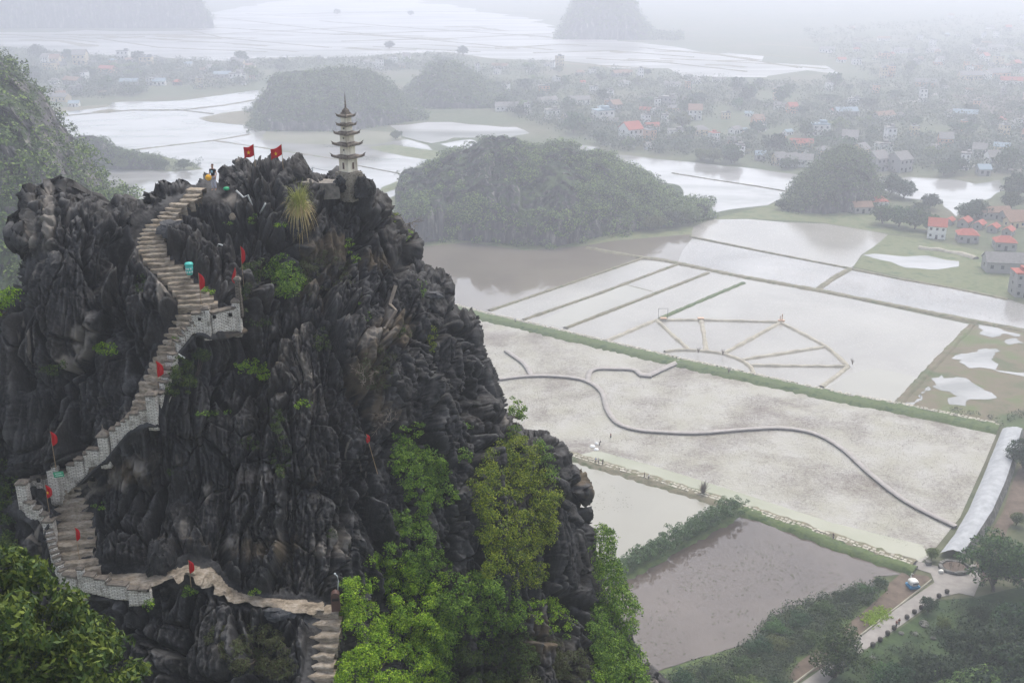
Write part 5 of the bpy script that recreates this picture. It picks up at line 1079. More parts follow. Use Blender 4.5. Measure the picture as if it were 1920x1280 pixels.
# near foreground trees on the viewer's own slope, lower left
T('tree', [(-260, 1010), (-60, 1000), (0, 1022), (40, 1040), (70, 1068), (88, 1082), (100, 1100), (125, 1105), (150, 1130), (150, 1150), (175, 1165), (205, 1180), (225, 1205), (232, 1235), (262, 1248), (272, 1275), (255, 1300), (250, 1400), (-260, 1400)], 'large leafy tree close to the viewer in the bottom left corner', leaf_mat('near_leaves', (0.012, 0.030, 0.005), (0.038, 0.075, 0.010), (0.15, 0.19, 0.024)), 'tree', 4.0, 0.42, 15, 46, 0.27, Y=34.0, aspect=0.42, droop=.5)
T('shrub', [(-60, 850), (0, 853), (20, 870), (28, 900), (26, 940), (14, 960), (30, 1000), (32, 1035), (0, 1040), (-60, 1040)], 'dark leafy shrub at the left edge below the corner pillar', GREEN4, 'shrub', 0.8, 0.36, 10, 45, 0.15)
T('shrub', [(-60, 545), (0, 542), (22, 536), (33, 545), (30, 570), (10, 590), (-60, 610)], 'lime green shrub at the left edge under the overhanging block', GREEN1, 'shrub', 0.8, 0.34, 9, 45, 0.13, Y=62.5)
# tall dry grass tuft on the summit
gp = AT(562, 400, YN(72.6) - .3); gt = empty('grass_tuft', gp); tag(gt, 'big tuft of long green and straw coloured grass on the summit', 'grass tuft'); rs = np.random.RandomState(3)
def blades(n, mat, hlo, hhi, spread, name, par, wd=0.035, lean=1.0):
    V_, Fc = [], []
    for k in range(n):
        a = rs.uniform(0, 2 * math.pi); r0 = rs.uniform(0, .22); h = rs.uniform(hlo, hhi); sp_ = rs.uniform(.2, 1) * spread; dr = rs.uniform(0.2, 1.3) * h * lean
        b0 = np.array([math.cos(a) * r0, math.sin(a) * r0, 0]); dirv = np.array([math.cos(a), math.sin(a), 0]); sd_ = np.array([-math.sin(a + rs.uniform(-1, 1)), math.cos(a), 0]) * wd * .5; base = len(V_)
        for s in range(7):
            u = s / 6; q = b0 + dirv * sp_ * u ** 1.4 + np.array([0, 0, h * u - dr * u ** 3]); w_ = (1 - u) ** .6 + .05
            V_ += [tuple(q - sd_ * w_), tuple(q + sd_ * w_)]
        for s in range(6): i = base + s * 2; Fc.append((i, i + 1, i + 3, i + 2))
    return npmesh(name, V_, Fc, mat, parent=par)
blades(420, leaf_mat('green_blades', (0.16, 0.21, 0.05), (0.36, 0.36, 0.10)), 1.5, 3.1, 1.05, 'green_blades', gt, 0.045)
blades(420, leaf_mat('straw_blades', (0.42, 0.32, 0.13), (0.70, 0.55, 0.28)), 0.6, 1.8, 1.1, 'straw_blades', gt, 0.055, 1.9)
# bare twigs
TWIG = noisy('dry_twig', (0.16, 0.125, 0.10), (0.26, 0.22, 0.18), 3)
def twigs(px, py, label, span, n, seed, dirx=0.0, name='dead_shrub', up=0.6):
    rs = np.random.RandomState(seed); p = ROCK(px, py, 0.1); m = MB()
    def grow(q, d, L, r, dep):
        e = q + d * L; mid = q.lerp(e, .5) + Vector(rs.normal(size=3)) * L * .1; m.tube([q, mid, e], r, 4, r * .6, cap=False)
        if dep:
            for _ in range(rs.randint(2, 4)): grow(mid.lerp(e, rs.rand()), (d + Vector(rs.normal(size=3)) * .55).normalized(), L * .62, r * .6, dep - 1)
    for k in range(n): grow(Vector((0, 0, 0)), Vector((dirx + rs.normal() * .6, -0.5, up + rs.normal() * .4)).normalized(), span * rs.uniform(.5, 1), 0.03, 3)
    return tag(m.build(name, TWIG, loc=p), label, 'shrub')
twigs(680, 712, 'tangle of bare pale twigs on the central cliff', 1.0, 6, 1)
twigs(735, 790, 'arching bare branches above the climbing vine', 0.9, 5, 2)
twigs(750, 425, 'few bare twigs reaching out over the right skyline', 1.0, 2, 3, 1.2, up=.35)
o = MB().tube([ROCK(x, y, .35) for x, y in [(728, 560), (722, 585), (728, 605), (712, 630), (700, 640)]], 0.13, 7, 0.08).build('dead_root', noisy('pale_root', (0.30, 0.25, 0.20), (0.18, 0.15, 0.12), 2, bmp=.04)); tag(o, 'pale bare root running down the upper right cliff', 'root')

# ------------------------------------------------------------------ tree prototypes for the valley
def far_tree(seed, R_, H, leafsz, nclump, per, mat, trunk_h):
    """returns (leaf verts, faces, trunk MB); base at z=0"""
    rs = np.random.RandomState(seed); C = []
    for k in range(nclump):
        d = rs.normal(size=3); d /= np.linalg.norm(d); d[2] = d[2] * .8 + .15; r = rs.uniform(.15, .85) ** .6
        lob = 1 + .28 * math.sin(3 * math.atan2(d[1], d[0]) + seed) + .1 * rs.normal()
        C.append([d[0] * R_ * r * lob, d[1] * R_ * r * lob, trunk_h + (H - trunk_h) * (.46 + .60 * d[2] * r)])
    C = np.array(C); V_, Fc = leaves(C, R_ * rs.uniform(.16, .30, nclump), per, leafsz, seed)
    tb = MB(); tb.tube([(0, 0, -.2), (R_ * .03, 0, trunk_h * .6), (0, R_ * .05, trunk_h * 1.25)], R_ * .065, 7, R_ * .045)
    for q in C[:: max(1, nclump // 8)]: tb.tube([(0, R_ * .04, trunk_h), tuple(q * np.array([.5, .5, 1]) * np.array([1, 1, .85])), tuple(q)], R_ * .03, 5, R_ * .01)
    return V_, Fc, tb
LV1 = leaf_mat('broadleaf_crown', (0.010, 0.032, 0.006), (0.028, 0.072, 0.012), (0.07, 0.13, 0.022), 0.2, True)
LV2 = leaf_mat('yellowish_crown', (0.05, 0.085, 0.02), (0.10, 0.15, 0.035), (0.16, 0.20, 0.06), 0.2, True)
LV3 = leaf_mat('dark_crown', (0.005, 0.020, 0.006), (0.015, 0.045, 0.014), (0.04, 0.085, 0.024), 0.2, True)
PROTO = {}
def proto(key, *a):
    V_, Fc, tb = far_tree(*a); PROTO[key] = (V_, Fc, tb, a[6], [None, None])
for i in range(3):
    proto(('near', i), 21 + i, 3.6, 7.0, 0.34, 110, 60, [LV1, LV3, LV2][i], 0.6)
    proto(('mid', i), 31 + i, 4.2, 6.2, 0.62, 110, 34, [LV1, LV3, LV2][i], 0.5)
    proto(('far', i), 41 + i, 4.8, 6.0, 1.15, 46, 20, [LV1, LV3, LV2][i], 0.4)
def tree(px, py, s, key, label, group=None, name='tree', sz=1.0, z=0.0, pos=None):
    V_, Fc, tb, mt, cache = PROTO[key]; q = pos or G(px, py, z)
    t = empty(name, (q.x, q.y, q.z), random.uniform(0, 6.28)); t.scale = (s, s, s * sz); tag(t, label, 'tree', group)
    if cache[0] is None:
        cache[0] = npmesh('crown', V_, Fc, mt, parent=t); cache[1] = tb.build('trunk', BARK, t)
    else:
        for c in cache: k = c.copy(); sc.collection.objects.link(k); k.parent = t
    return t
# lower right garden trees
for (x, y, s, k, lb) in [(1862, 1108, 1.95, 0, 'big dark tree at the end of the white tarp'), (1925, 1110, 1.5, 1, 'dark tree at the right edge beside the lane end'), (1918, 880, 1.3, 1, 'dark tree touching the upper end of the white tarp'),
    (1566, 1268, 1.5, 0, 'broad dark tree overhanging the lower lane'), (1450, 1345, 1.0, 1, 'dark tree at the bottom edge by the lane'), (1355, 1318, .95, 0, 'bushy tree at the bottom edge below the dark pond'), (1282, 1316, .85, 1, 'dark bushy tree next to the foot of the cliff'), (1405, 1322, .85, 2, 'paler bushy tree at the bottom edge below the dark pond'),
    (1768, 1182, 0.45, 2, 'small round lime green tree in the garden'), (1762, 1345, 1.8, 1, 'large dark tree in the bottom garden left of centre'), (1850, 1300, 2.0, 1, 'large dark tree at the right of the bottom garden'), (1925, 1245, 1.8, 1, 'dark tree at the right edge of the garden'), (1690, 1372, 1.3, 0, 'green tree low in the bottom garden'), (1815, 1380, 1.9, 2, 'yellow green tree at the very bottom right'), (1925, 1360, 2.2, 1, 'dark tree in the bottom right corner'), (1655, 1300, 0.8, 0, 'loose green tree right of the lane'), (1740, 1148, 0.5, 1, 'small bush beside the lane bend'), (1975, 1010, 1.5, 0, 'tree at the right edge behind the dirt track'),
    (1905, 985, 0.5, 2, 'low shrub beside the dirt track'), (1746, 1050, 0.45, 2, 'thin young tree by the end of the white tarp'), (1700, 1262, .5, 1, 'low dark bush in the garden grass'), (1690, 1345, 1.4, 1, 'dark tree low at the bottom edge right of the lane'), (1895, 1440, 2.4, 1, 'huge dark tree cut by the bottom right edge'), (1800, 1262, 1.2, 1, 'dark bushy tree in the middle of the garden'), (1835, 1170, .6, 1, 'low dark bush below the big tree'), (1880, 1185, .7, 0, 'round green bush below the big tree')]:
    tree(x, y, s, ('near', k), lb)
# pond side scrub
for (x, y, s, k, lb) in [(1455, 1190, .7, 0, 'rounded bush at the pond shore bulge'), (1500, 1175, .7, 1, 'bush by the pond right of the shore bulge'), (1545, 1155, .7, 0, 'reedy bush in the middle of the pond bank'), (1585, 1130, .65, 1, 'bush near the top of the pond bank'), (1620, 1115, .55, 0, 'low bush at the pond corner'), (1425, 1228, .75, 1, 'dark bush at the low pond shore'),
    (1460, 1222, .7, 2, 'leafy bush in the garden bank'), (1650, 1098, .4, 1, 'dark low bush by the pond tip'), (1520, 1205, .6, 0, 'bush between pond bank and lane'), (1395, 1262, .75, 0, 'dark bush above the bottom edge'), (1330, 1275, .6, 1, 'small dark bush at the pond foot')]:
    tree(x, y, s, ('near', k), lb, name='bush', sz=0.6)
# hedge between the two ponds: one clipped row
hc = []; rs = np.random.RandomState(8)
for k in range(620):
    f = rs.rand(); a = G(1160, 1082, 0).lerp(G(1378, 962, 0), f); n_ = rs.normal(size=3) * np.array([1.1, 1.1, .6]); hc.append([a.x + n_[0], a.y + n_[1], 1.0 + rs.rand() * 2.2 + abs(n_[2])])
hc = np.array(hc); cen = hc.mean(0); cen[2] = 0; t = empty('hedge', cen); tag(t, 'bushy green hedge running between the two near ponds', 'hedge')
V_, Fc = leaves(hc - cen, rs.uniform(.45, .9, len(hc)), 40, 0.36, 8); npmesh('foliage', V_, Fc, leaf_mat('hedge_leaves', (0.03, 0.07, 0.02), (0.06, 0.12, 0.035), (0.10, 0.17, 0.05)), parent=t)
bank('dike', [(1150, 1088), (1270, 1022), (1384, 960)], 4.0, 0.7, GRASSBANK, 'bank under the hedge between the ponds')
q = G(1318, 925, .5); gt2 = empty('grass_tuft', q); tag(gt2, 'bare twiggy bush on the stone dike', 'shrub'); rs = np.random.RandomState(3); blades(160, TWIG, 1.5, 3.6, 2.0, 'twigs', gt2, 0.14, 0.2)
# bright vegetable bed
vb = []; rs = np.random.RandomState(9)
for k in range(260):
    a = G(1628, 1168).lerp(G(1658, 1145), rs.rand()); vb.append([a.x + rs.normal() * .9, a.y + rs.normal() * .9, .25])
vb = np.array(vb); V_, Fc = leaves(vb, rs.uniform(.2, .4, len(vb)), 20, 0.22, 9); o = npmesh('vegetable_bed', V_, Fc, leaf_mat('lettuce', (0.17, 0.27, 0.02), (0.30, 0.42, 0.03))); tag(o, 'bright lime vegetable bed beside the lane', 'plants', kind='stuff')
# floating debris on the dark pond and stalks in lotus pond
def specks(poly, n, size, mat, label, seed, z=0.13, h=0.0):
    rs = np.random.RandomState(seed); P = [G(x, y, 0) for x, y in poly]; xs = [p.x for p in P]; ys = [p.y for p in P]
    X = rs.uniform(min(xs), max(xs), n); Y_ = rs.uniform(min(ys), max(ys), n); k = inpoly(X, Y_, [(p.x, p.y) for p in P]); X, Y_ = X[k], Y_[k]
    nz = fbm(np.stack([X / 9, Y_ / 9, X * 0], 1), 3, seed); k = nz > -0.25; X, Y_ = X[k], Y_[k]; m = len(X); a = rs.rand(m) * 6.28; s = size * rs.uniform(.4, 1.3, m)
    V_ = np.zeros((m, 4, 3)); hh = h * rs.uniform(.3, 1, m)
    for j, (u, v) in enumerate([(-1, -.6), (1, -.5), (1, .6), (-.8, .5)]):
        V_[:, j, 0] = X + s * (u * np.cos(a) - v * np.sin(a) * (0.95 if not h else .12)); V_[:, j, 1] = Y_ + s * (u * np.sin(a) + v * np.cos(a) * (0.95 if not h else .12)); V_[:, j, 2] = z + (hh if j in (1, 2) else 0)
    o = npmesh('floating_plants' if not h else 'dry_stalks', V_.reshape(-1, 3), np.arange(m * 4).reshape(-1, 4), mat); tag(o, label, 'plants', kind='stuff')
SPK = noisy('dark_lily', (0.04, 0.045, 0.025), (0.12, 0.12, 0.07), 1.5)
specks([(1180, 1180), (1290, 1060), (1440, 1000), (1640, 1075), (1560, 1115), (1440, 1155), (1400, 1205), (1230, 1250), (1170, 1260)], 1500, 0.20, SPK, 'dark lily leaves scattered over the dark pond', 4)
specks([(1110, 900), (1180, 920), (1200, 1000), (1160, 1030), (1120, 1000)], 260, 0.14, SPK, 'few leaves floating on the beige pond', 6)
STK = noisy('withered_stalk', (0.10, 0.075, 0.06), (0.26, 0.21, 0.16), 2)
specks([(910, 640), (1270, 710), (1560, 765), (1850, 825), (1780, 1000), (1720, 1035), (1560, 970), (1240, 880), (1090, 840), (980, 790), (930, 700)], 60000, 0.16, STK, 'withered brown lotus stalks standing in the wide pond', 7, 0.1, 0.5)
specks([(900, 600), (1240, 495), (1815, 612), (1740, 690), (1600, 690), (1280, 668)], 7000, 0.26, STK, 'dark rice stubble in the big flooded paddy', 8, 0.13, 0.25)
specks([(1298, 450), (1590, 508), (1530, 540), (1245, 488)], 3000, .3, STK, 'dark rice stubble in the long paddy strip', 9, 0.13, 0.3)
specks([(1600, 510), (1880, 562), (1915, 608), (1760, 585), (1545, 542)], 5000, .3, STK, 'dark rice stubble in the right paddy', 10, 0.13, 0.3)
# ------------------------------------------------------------------ hills
def hill_rock():
    m = M('wooded_karst', (0.06, 0.06, 0.05), 0.9); nt = m.node_tree; b = nt.nodes['Principled BSDF']
    v = wpos(nt); vs = wpos(nt, (1, 1, .25)); n = noise(nt, v, 0.05, 6, .65); n2 = noise(nt, vs, 0.25, 6, .65)
    g = nt.nodes.new('ShaderNodeNewGeometry'); s = nt.nodes.new('ShaderNodeSeparateXYZ'); nt.links.new(g.outputs['Normal'], s.inputs[0])
    rock = ramp(nt, n2, [(0.38, (0.03, 0.03, 0.031)), (0.54, (0.10, 0.092, 0.095)), (0.62, (0.20, 0.18, 0.165)), (0.70, (0.42, 0.39, 0.34))])
    green = ramp(nt, n, [(0.4, (0.018, 0.038, 0.012)), (0.65, (0.055, 0.085, 0.025))])
    f = mathn(nt, 'ADD', s.outputs['Z'], mathn(nt, 'MULTIPLY', n, 0.8)); c = mixc(nt, ramp(nt, f, [(0.95, (0, 0, 0)), (1.2, (1, 1, 1))]), rock, green)
    nt.links.new(c, b.inputs['Base Color']); bump(nt, n2, 1.0, 1.5, b); return m
HILLM = hill_rock()
HLEAF = leaf_mat('hill_leaves', (0.010, 0.026, 0.008), (0.04, 0.075, 0.018), (0.15, 0.21, 0.05), 0.15, False)
for n_ in HLEAF.node_tree.nodes:
    if n_.type == 'TEX_NOISE': n_.inputs['Scale'].default_value = 0.13
def hill(label, sil, Yr, foot, depth, cover, lsz, seed, steep=0.5, step=4, jag=1.0, cr=2.6, per=16, rockf=-0.1, big=0):
    """karst hill: skyline traced at the ridge distance, slope down to its foot, rounded back"""
    xs = np.arange(sil[0][0], sil[-1][0] + 1, step); sy = np.interp(xs, [p[0] for p in sil], [p[1] for p in sil]); fyy = np.interp(xs, [p[0] for p in foot], [p[1] for p in foot])
    nv = 64; Vv = np.zeros((len(xs), 2 * nv + 1, 3))
    for i, (x, y, f) in enumerate(zip(xs, sy, fyy)):
        r = AT(x, y, Yr); zr = max(r.z, 0.3); yf = min(G(x, f, 0).y, Yr - 4) if f < 1e3 else Yr - depth
        az = r.x / r.y
        for j in range(2 * nv + 1):
            u = j / nv
            if u <= 1: Y = yf + (Yr - yf) * u; z = zr * (math.sin(u * math.pi / 2)) ** (steep if not (seed == 3 and x < 830) else 0.16)
            else: Y = Yr + depth * (u - 1); z = zr * math.cos((u - 1) * math.pi / 2)
            Vv[i, j] = (az * Y, Y, z - 0.5)
    P_ = Vv.reshape(-1, 3); hgt = P_[:, 2].max(); k = np.clip(P_[:, 2] / 6, 0, 1)
    f1, f2, id_, tl = worley(P_ * np.array([.09, .09, .045]) + seed, seed)
    f3, f4, id3_, tl3 = worley(P_ * np.array([.3, .3, .14]) + seed, seed + 9)
    d_ = (fbm(P_ * np.array([.05, .05, .02]) + seed, 6, seed, .5) * 2.6 + (id_ - .5) * 3.5 + tl * 2.0 - 2.0 * np.exp(-((f2 - f1) / .06) ** 2) + (id3_ - .5) * 1.6 + tl3 * 1.2 + (worley(P_ * np.array([.7, .7, .4]), seed + 3)[2] - .5) * 1.5) * jag * k
    P_[:, 1] -= d_ * 1.2; P_[:, 2] += d_ * 0.5
    W_ = 2 * nv + 1; I = np.arange(len(xs) * W_).reshape(len(xs), W_); Fq_ = np.stack([I[:-1, :-1], I[1:, :-1], I[1:, 1:], I[:-1, 1:]], -1).reshape(-1, 4)
    o = npmesh('hill', P_, Fq_, HILLM, smooth=False); tag(o, label, kind='structure')
    rs = np.random.RandomState(seed); n = cover; ii = rs.randint(0, len(xs) - 1, n); jj = (rs.rand(n) * nv * 1.35).astype(int); C = P_.reshape(len(xs), W_, 3)[ii, jj] + rs.normal(size=(n, 3)) * np.array([1.5, 1.5, .3])
    if seed == 3: cl_ = (xs[ii] < 828) & (jj > 14) & (C[:, 2] < hgt * .62) & (rs.rand(n) < .85); ii, jj, C = ii[~cl_], jj[~cl_], C[~cl_]; n = len(C)
    far_ = rs.rand(n) > .75 * np.exp(-((jj - nv) / 9.0) ** 2); C = C[far_]
    # denser woods on the lower slopes, bare rock in patches
    nz = fbm(C * np.array([.03, .03, .05]) + 3, 3, seed + 1); keep = nz > rockf - 0.5 * (1 - np.clip(C[:, 2] / hgt, 0, 1)); C = C[keep]
    C[:, 2] += cr * .2; V_, Fc = leaves(C, cr * rs.uniform(.45, 1.3, len(C)), per, lsz, seed); w_ = npmesh('woodland', V_, Fc, HLEAF); tag(w_, 'trees and scrub covering the ' + label, 'woodland', kind='stuff')
    if big:
        k = rs.rand(len(C)) < big / len(C); C2 = C[k & (C[:, 2] < hgt * rs.uniform(.3, 1.0, len(C)))] + np.array([0, -.8, 1.0]); V_, Fc = leaves(C2, 3.0 * rs.uniform(.6, 1.25, len(C2)), 70, .95, seed + 2); tag(npmesh('woodland', V_, Fc, HLEAF2), 'larger brighter trees standing on the ' + label, 'woodland', kind='stuff')
    return o
HLEAF2 = leaf_mat('hill_tree_leaves', (0.012, 0.032, 0.008), (0.06, 0.115, 0.022), (0.24, 0.33, 0.07), 0.15, False)  # brighter than the hill cover leaves, painting these clumps as lit
for n_ in HLEAF2.node_tree.nodes:
    if n_.type == 'TEX_NOISE': n_.inputs['Scale'].default_value = 0.09
hill('wooded karst hill in the middle distance', [(738, 462), (744, 400), (748, 345), (756, 328), (770, 322), (798, 318), (815, 305), (850, 286), (875, 282), (900, 262), (912, 256), (922, 258), (930, 262), (944, 256), (952, 262), (965, 257), (975, 268), (990, 280), (1010, 284), (1030, 272), (1060, 269), (1078, 280), (1095, 296), (1120, 292), (1150, 308), (1180, 322), (1205, 335), (1225, 350), (1240, 365), (1262, 380), (1290, 398), (1330, 408)],
     532, [(738, 458), (850, 450), (1000, 460), (1050, 462), (1150, 440), (1250, 425), (1330, 408)], 70, 6000, .8, 3, steep=0.5, rockf=-0.04, jag=1.4, cr=1.7, per=18, big=1300)
hill('steep wooded mountain at the left edge', [(-700, -60), (-300, 0), (-100, 60), (0, 106), (22, 120), (38, 142), (62, 162), (78, 190), (100, 222), (122, 248), (130, 270), (150, 290), (165, 320), (178, 345), (205, 366), (232, 386), (250, 402), (300, 440), (420, 520)],
     300, [(-700, 1600), (420, 1600)], 110, 7000, 0.6, 5, steep=0.75, cr=1.7, per=20, jag=1.7, rockf=-0.14, big=1600)
hill('small misty knoll behind the left mountain', [(140, 262), (160, 254), (182, 256), (204, 270), (222, 282), (262, 292), (300, 296)], 640, [(140, 300), (300, 298)], 40, 500, 1.2, 7)
hill('misty wooded hill left of the pagoda', [(466, 244), (474, 222), (484, 196), (500, 172), (510, 148), (535, 136), (570, 134), (610, 130), (650, 128), (690, 134), (725, 152), (748, 178), (770, 205), (800, 222)], 850, [(466, 246), (640, 246), (800, 224)], 90, 2200, 1.5, 11, steep=.5, cr=3.5)
hill('misty wooded hill right of the pagoda', [(740, 196), (775, 160), (795, 138), (812, 120), (828, 112), (846, 118), (866, 122), (886, 130), (900, 150), (940, 170), (990, 185), (1040, 196)], 960, [(740, 204), (900, 204), (1040, 198)], 90, 1600, 1.7, 13, cr=4)
hill('far pale karst peak in the mist', [(1046, 70), (1060, 40), (1072, 12), (1084, -8), (1110, -26), (1150, -30), (1176, -20), (1190, 6), (1204, 40), (1230, 64), (1280, 74)], 1620, [(1046, 74), (1280, 76)], 120, 1200, 2.6, 17, cr=6)
hill('far pale karst ridge in the upper left mist', [(-300, 20), (-100, -30), (60, -40), (200, -30), (330, -40), (370, -20), (386, 20), (400, 40)], 1750, [(-300, 50), (400, 46)], 150, 1600, 2.6, 19, cr=6)
hill('dark wooded knoll by the right lake', [(1474, 392), (1480, 365), (1490, 345), (1508, 328), (1530, 312), (1548, 292), (1566, 282), (1590, 276), (1612, 284), (1628, 300), (1640, 330), (1652, 360), (1664, 388)], 560, [(1474, 396), (1560, 402), (1664, 392)], 34, 1700, .9, 23, cr=2.4, rockf=-.6)
# ------------------------------------------------------------------ houses
WALLC = [M('wall_white', (0.80, 0.79, 0.76), .8), M('wall_cream', (0.60, 0.50, 0.33), .8), M('wall_grey', (0.33, 0.32, 0.31), .8), M('wall_peach', (0.62, 0.40, 0.26), .8)]
ROOFC = [noisy('red_roof', (0.42, 0.105, 0.07), (0.32, 0.085, 0.06), 1.0, world=False), noisy('grey_roof', (0.17, 0.16, 0.15), (0.26, 0.25, 0.24), 1.0, world=False), noisy('blue_roof', (0.24, 0.33, 0.38), (0.32, 0.38, 0.42), 1.0, world=False), noisy('brown_roof', (0.22, 0.13, 0.09), (0.30, 0.19, 0.13), 1.0, world=False)]
GLASS = M('dark_glass', (0.03, 0.035, 0.04), 0.2, .5)
HP = {}
def house_parts(w_, d, h, kind, nwin, storeys):
    out = []
    b = MB().box((0, 0, h / 2), (w_, d, h));
    if kind == 'gable': b.add([(-w_ / 2, -d / 2, h), (-w_ / 2, d / 2, h), (-w_ / 2, 0, h + d * .32), (w_ / 2, -d / 2, h), (w_ / 2, d / 2, h), (w_ / 2, 0, h + d * .32)], [(0, 1, 2), (5, 4, 3)])
    if storeys > 1: b.box((0, -d / 2 - .06, h / 2), (w_ + .2, .2, .22))
    out.append(('wall', b))
    r = MB(); o = .45
    if kind == 'gable':
        for s in (-1, 1):
            r.add([(-w_ / 2 - o, s * (d / 2 + o), h - .25), (w_ / 2 + o, s * (d / 2 + o), h - .25), (w_ / 2 + o, 0, h + d * .34), (-w_ / 2 - o, 0, h + d * .34), (-w_ / 2 - o, s * (d / 2 + o), h - .05), (w_ / 2 + o, s * (d / 2 + o), h - .05), (w_ / 2 + o, 0, h + d * .34 + .2), (-w_ / 2 - o, 0, h + d * .34 + .2)],
                  [(0, 1, 2, 3)[::-s], (4, 5, 6, 7)[::s], (0, 1, 5, 4)[::s], (1, 2, 6, 5)[::s], (3, 0, 4, 7)[::s]])
    elif kind == 'hip':
        r.add([(-w_ / 2 - o, -d / 2 - o, h), (w_ / 2 + o, -d / 2 - o, h), (w_ / 2 + o, d / 2 + o, h), (-w_ / 2 - o, d / 2 + o, h), (-w_ * .2, 0, h + d * .3), (w_ * .2, 0, h + d * .3)], [(0, 1, 5, 4), (1, 2, 5), (2, 3, 4, 5), (3, 0, 4), (3, 2, 1, 0)])
    else:
        r.box((0, 0, h + .12), (w_ + .5, d + .5, .24)); r.box((0, -d / 2 - .1, h + .5), (w_ + .4, .14, .5)); r.box((w_ * .25, d * .2, h + 1.0), (w_ * .35, d * .4, 1.6))
    out.append(('roof', r))
    for st in range(storeys):
        for k in range(nwin):
            x = (k + .5) / nwin * w_ - w_ / 2; z = h * (st + .55) / storeys
            if st == 0 and k == nwin // 2: out.append(('door', MB().box((x, -d / 2 - .02, 1.1), (1.2, .12, 2.2))))
            else: out.append(('window', MB().box((x, -d / 2 - .02, z), (1.1, .12, 1.3))))
        out.append(('window', MB().box((-w_ / 2 - .02, 0, h * (st + .55) / storeys), (.12, 1.1, 1.3))))
    return out
KINDS = {'two_storey': (9, 10, 6.8, 'gable', 3, 2), 'flat': (10, 9, 6.6, 'flat', 3, 2), 'small': (9, 6, 3.4, 'gable', 3, 1), 'long': (18, 8, 4.2, 'gable', 5, 1), 'tower': (5.5, 9, 10, 'flat', 2, 3), 'hip': (9, 8, 3.8, 'hip', 3, 1), 'tiny': (5, 5, 3.0, 'gable', 2, 1)}
def house(px, py, kind, wc, rc, rz, label, group=None, s=1.0, name='house'):
    key = (kind, wc, rc); q = G(px, py, 0); t = empty(name, (q.x, q.y, 0), rz); t.scale = (s, s, s); tag(t, label, 'house', group)
    if key not in HP:
        HP[key] = []
        for nm, mb in house_parts(*KINDS[kind]): HP[key].append(mb.build(nm, WALLC[wc] if nm == 'wall' else (ROOFC[rc] if nm == 'roof' else GLASS), t))
    else:
        for c in HP[key]: k = c.copy(); sc.collection.objects.link(k); k.parent = t
    return t
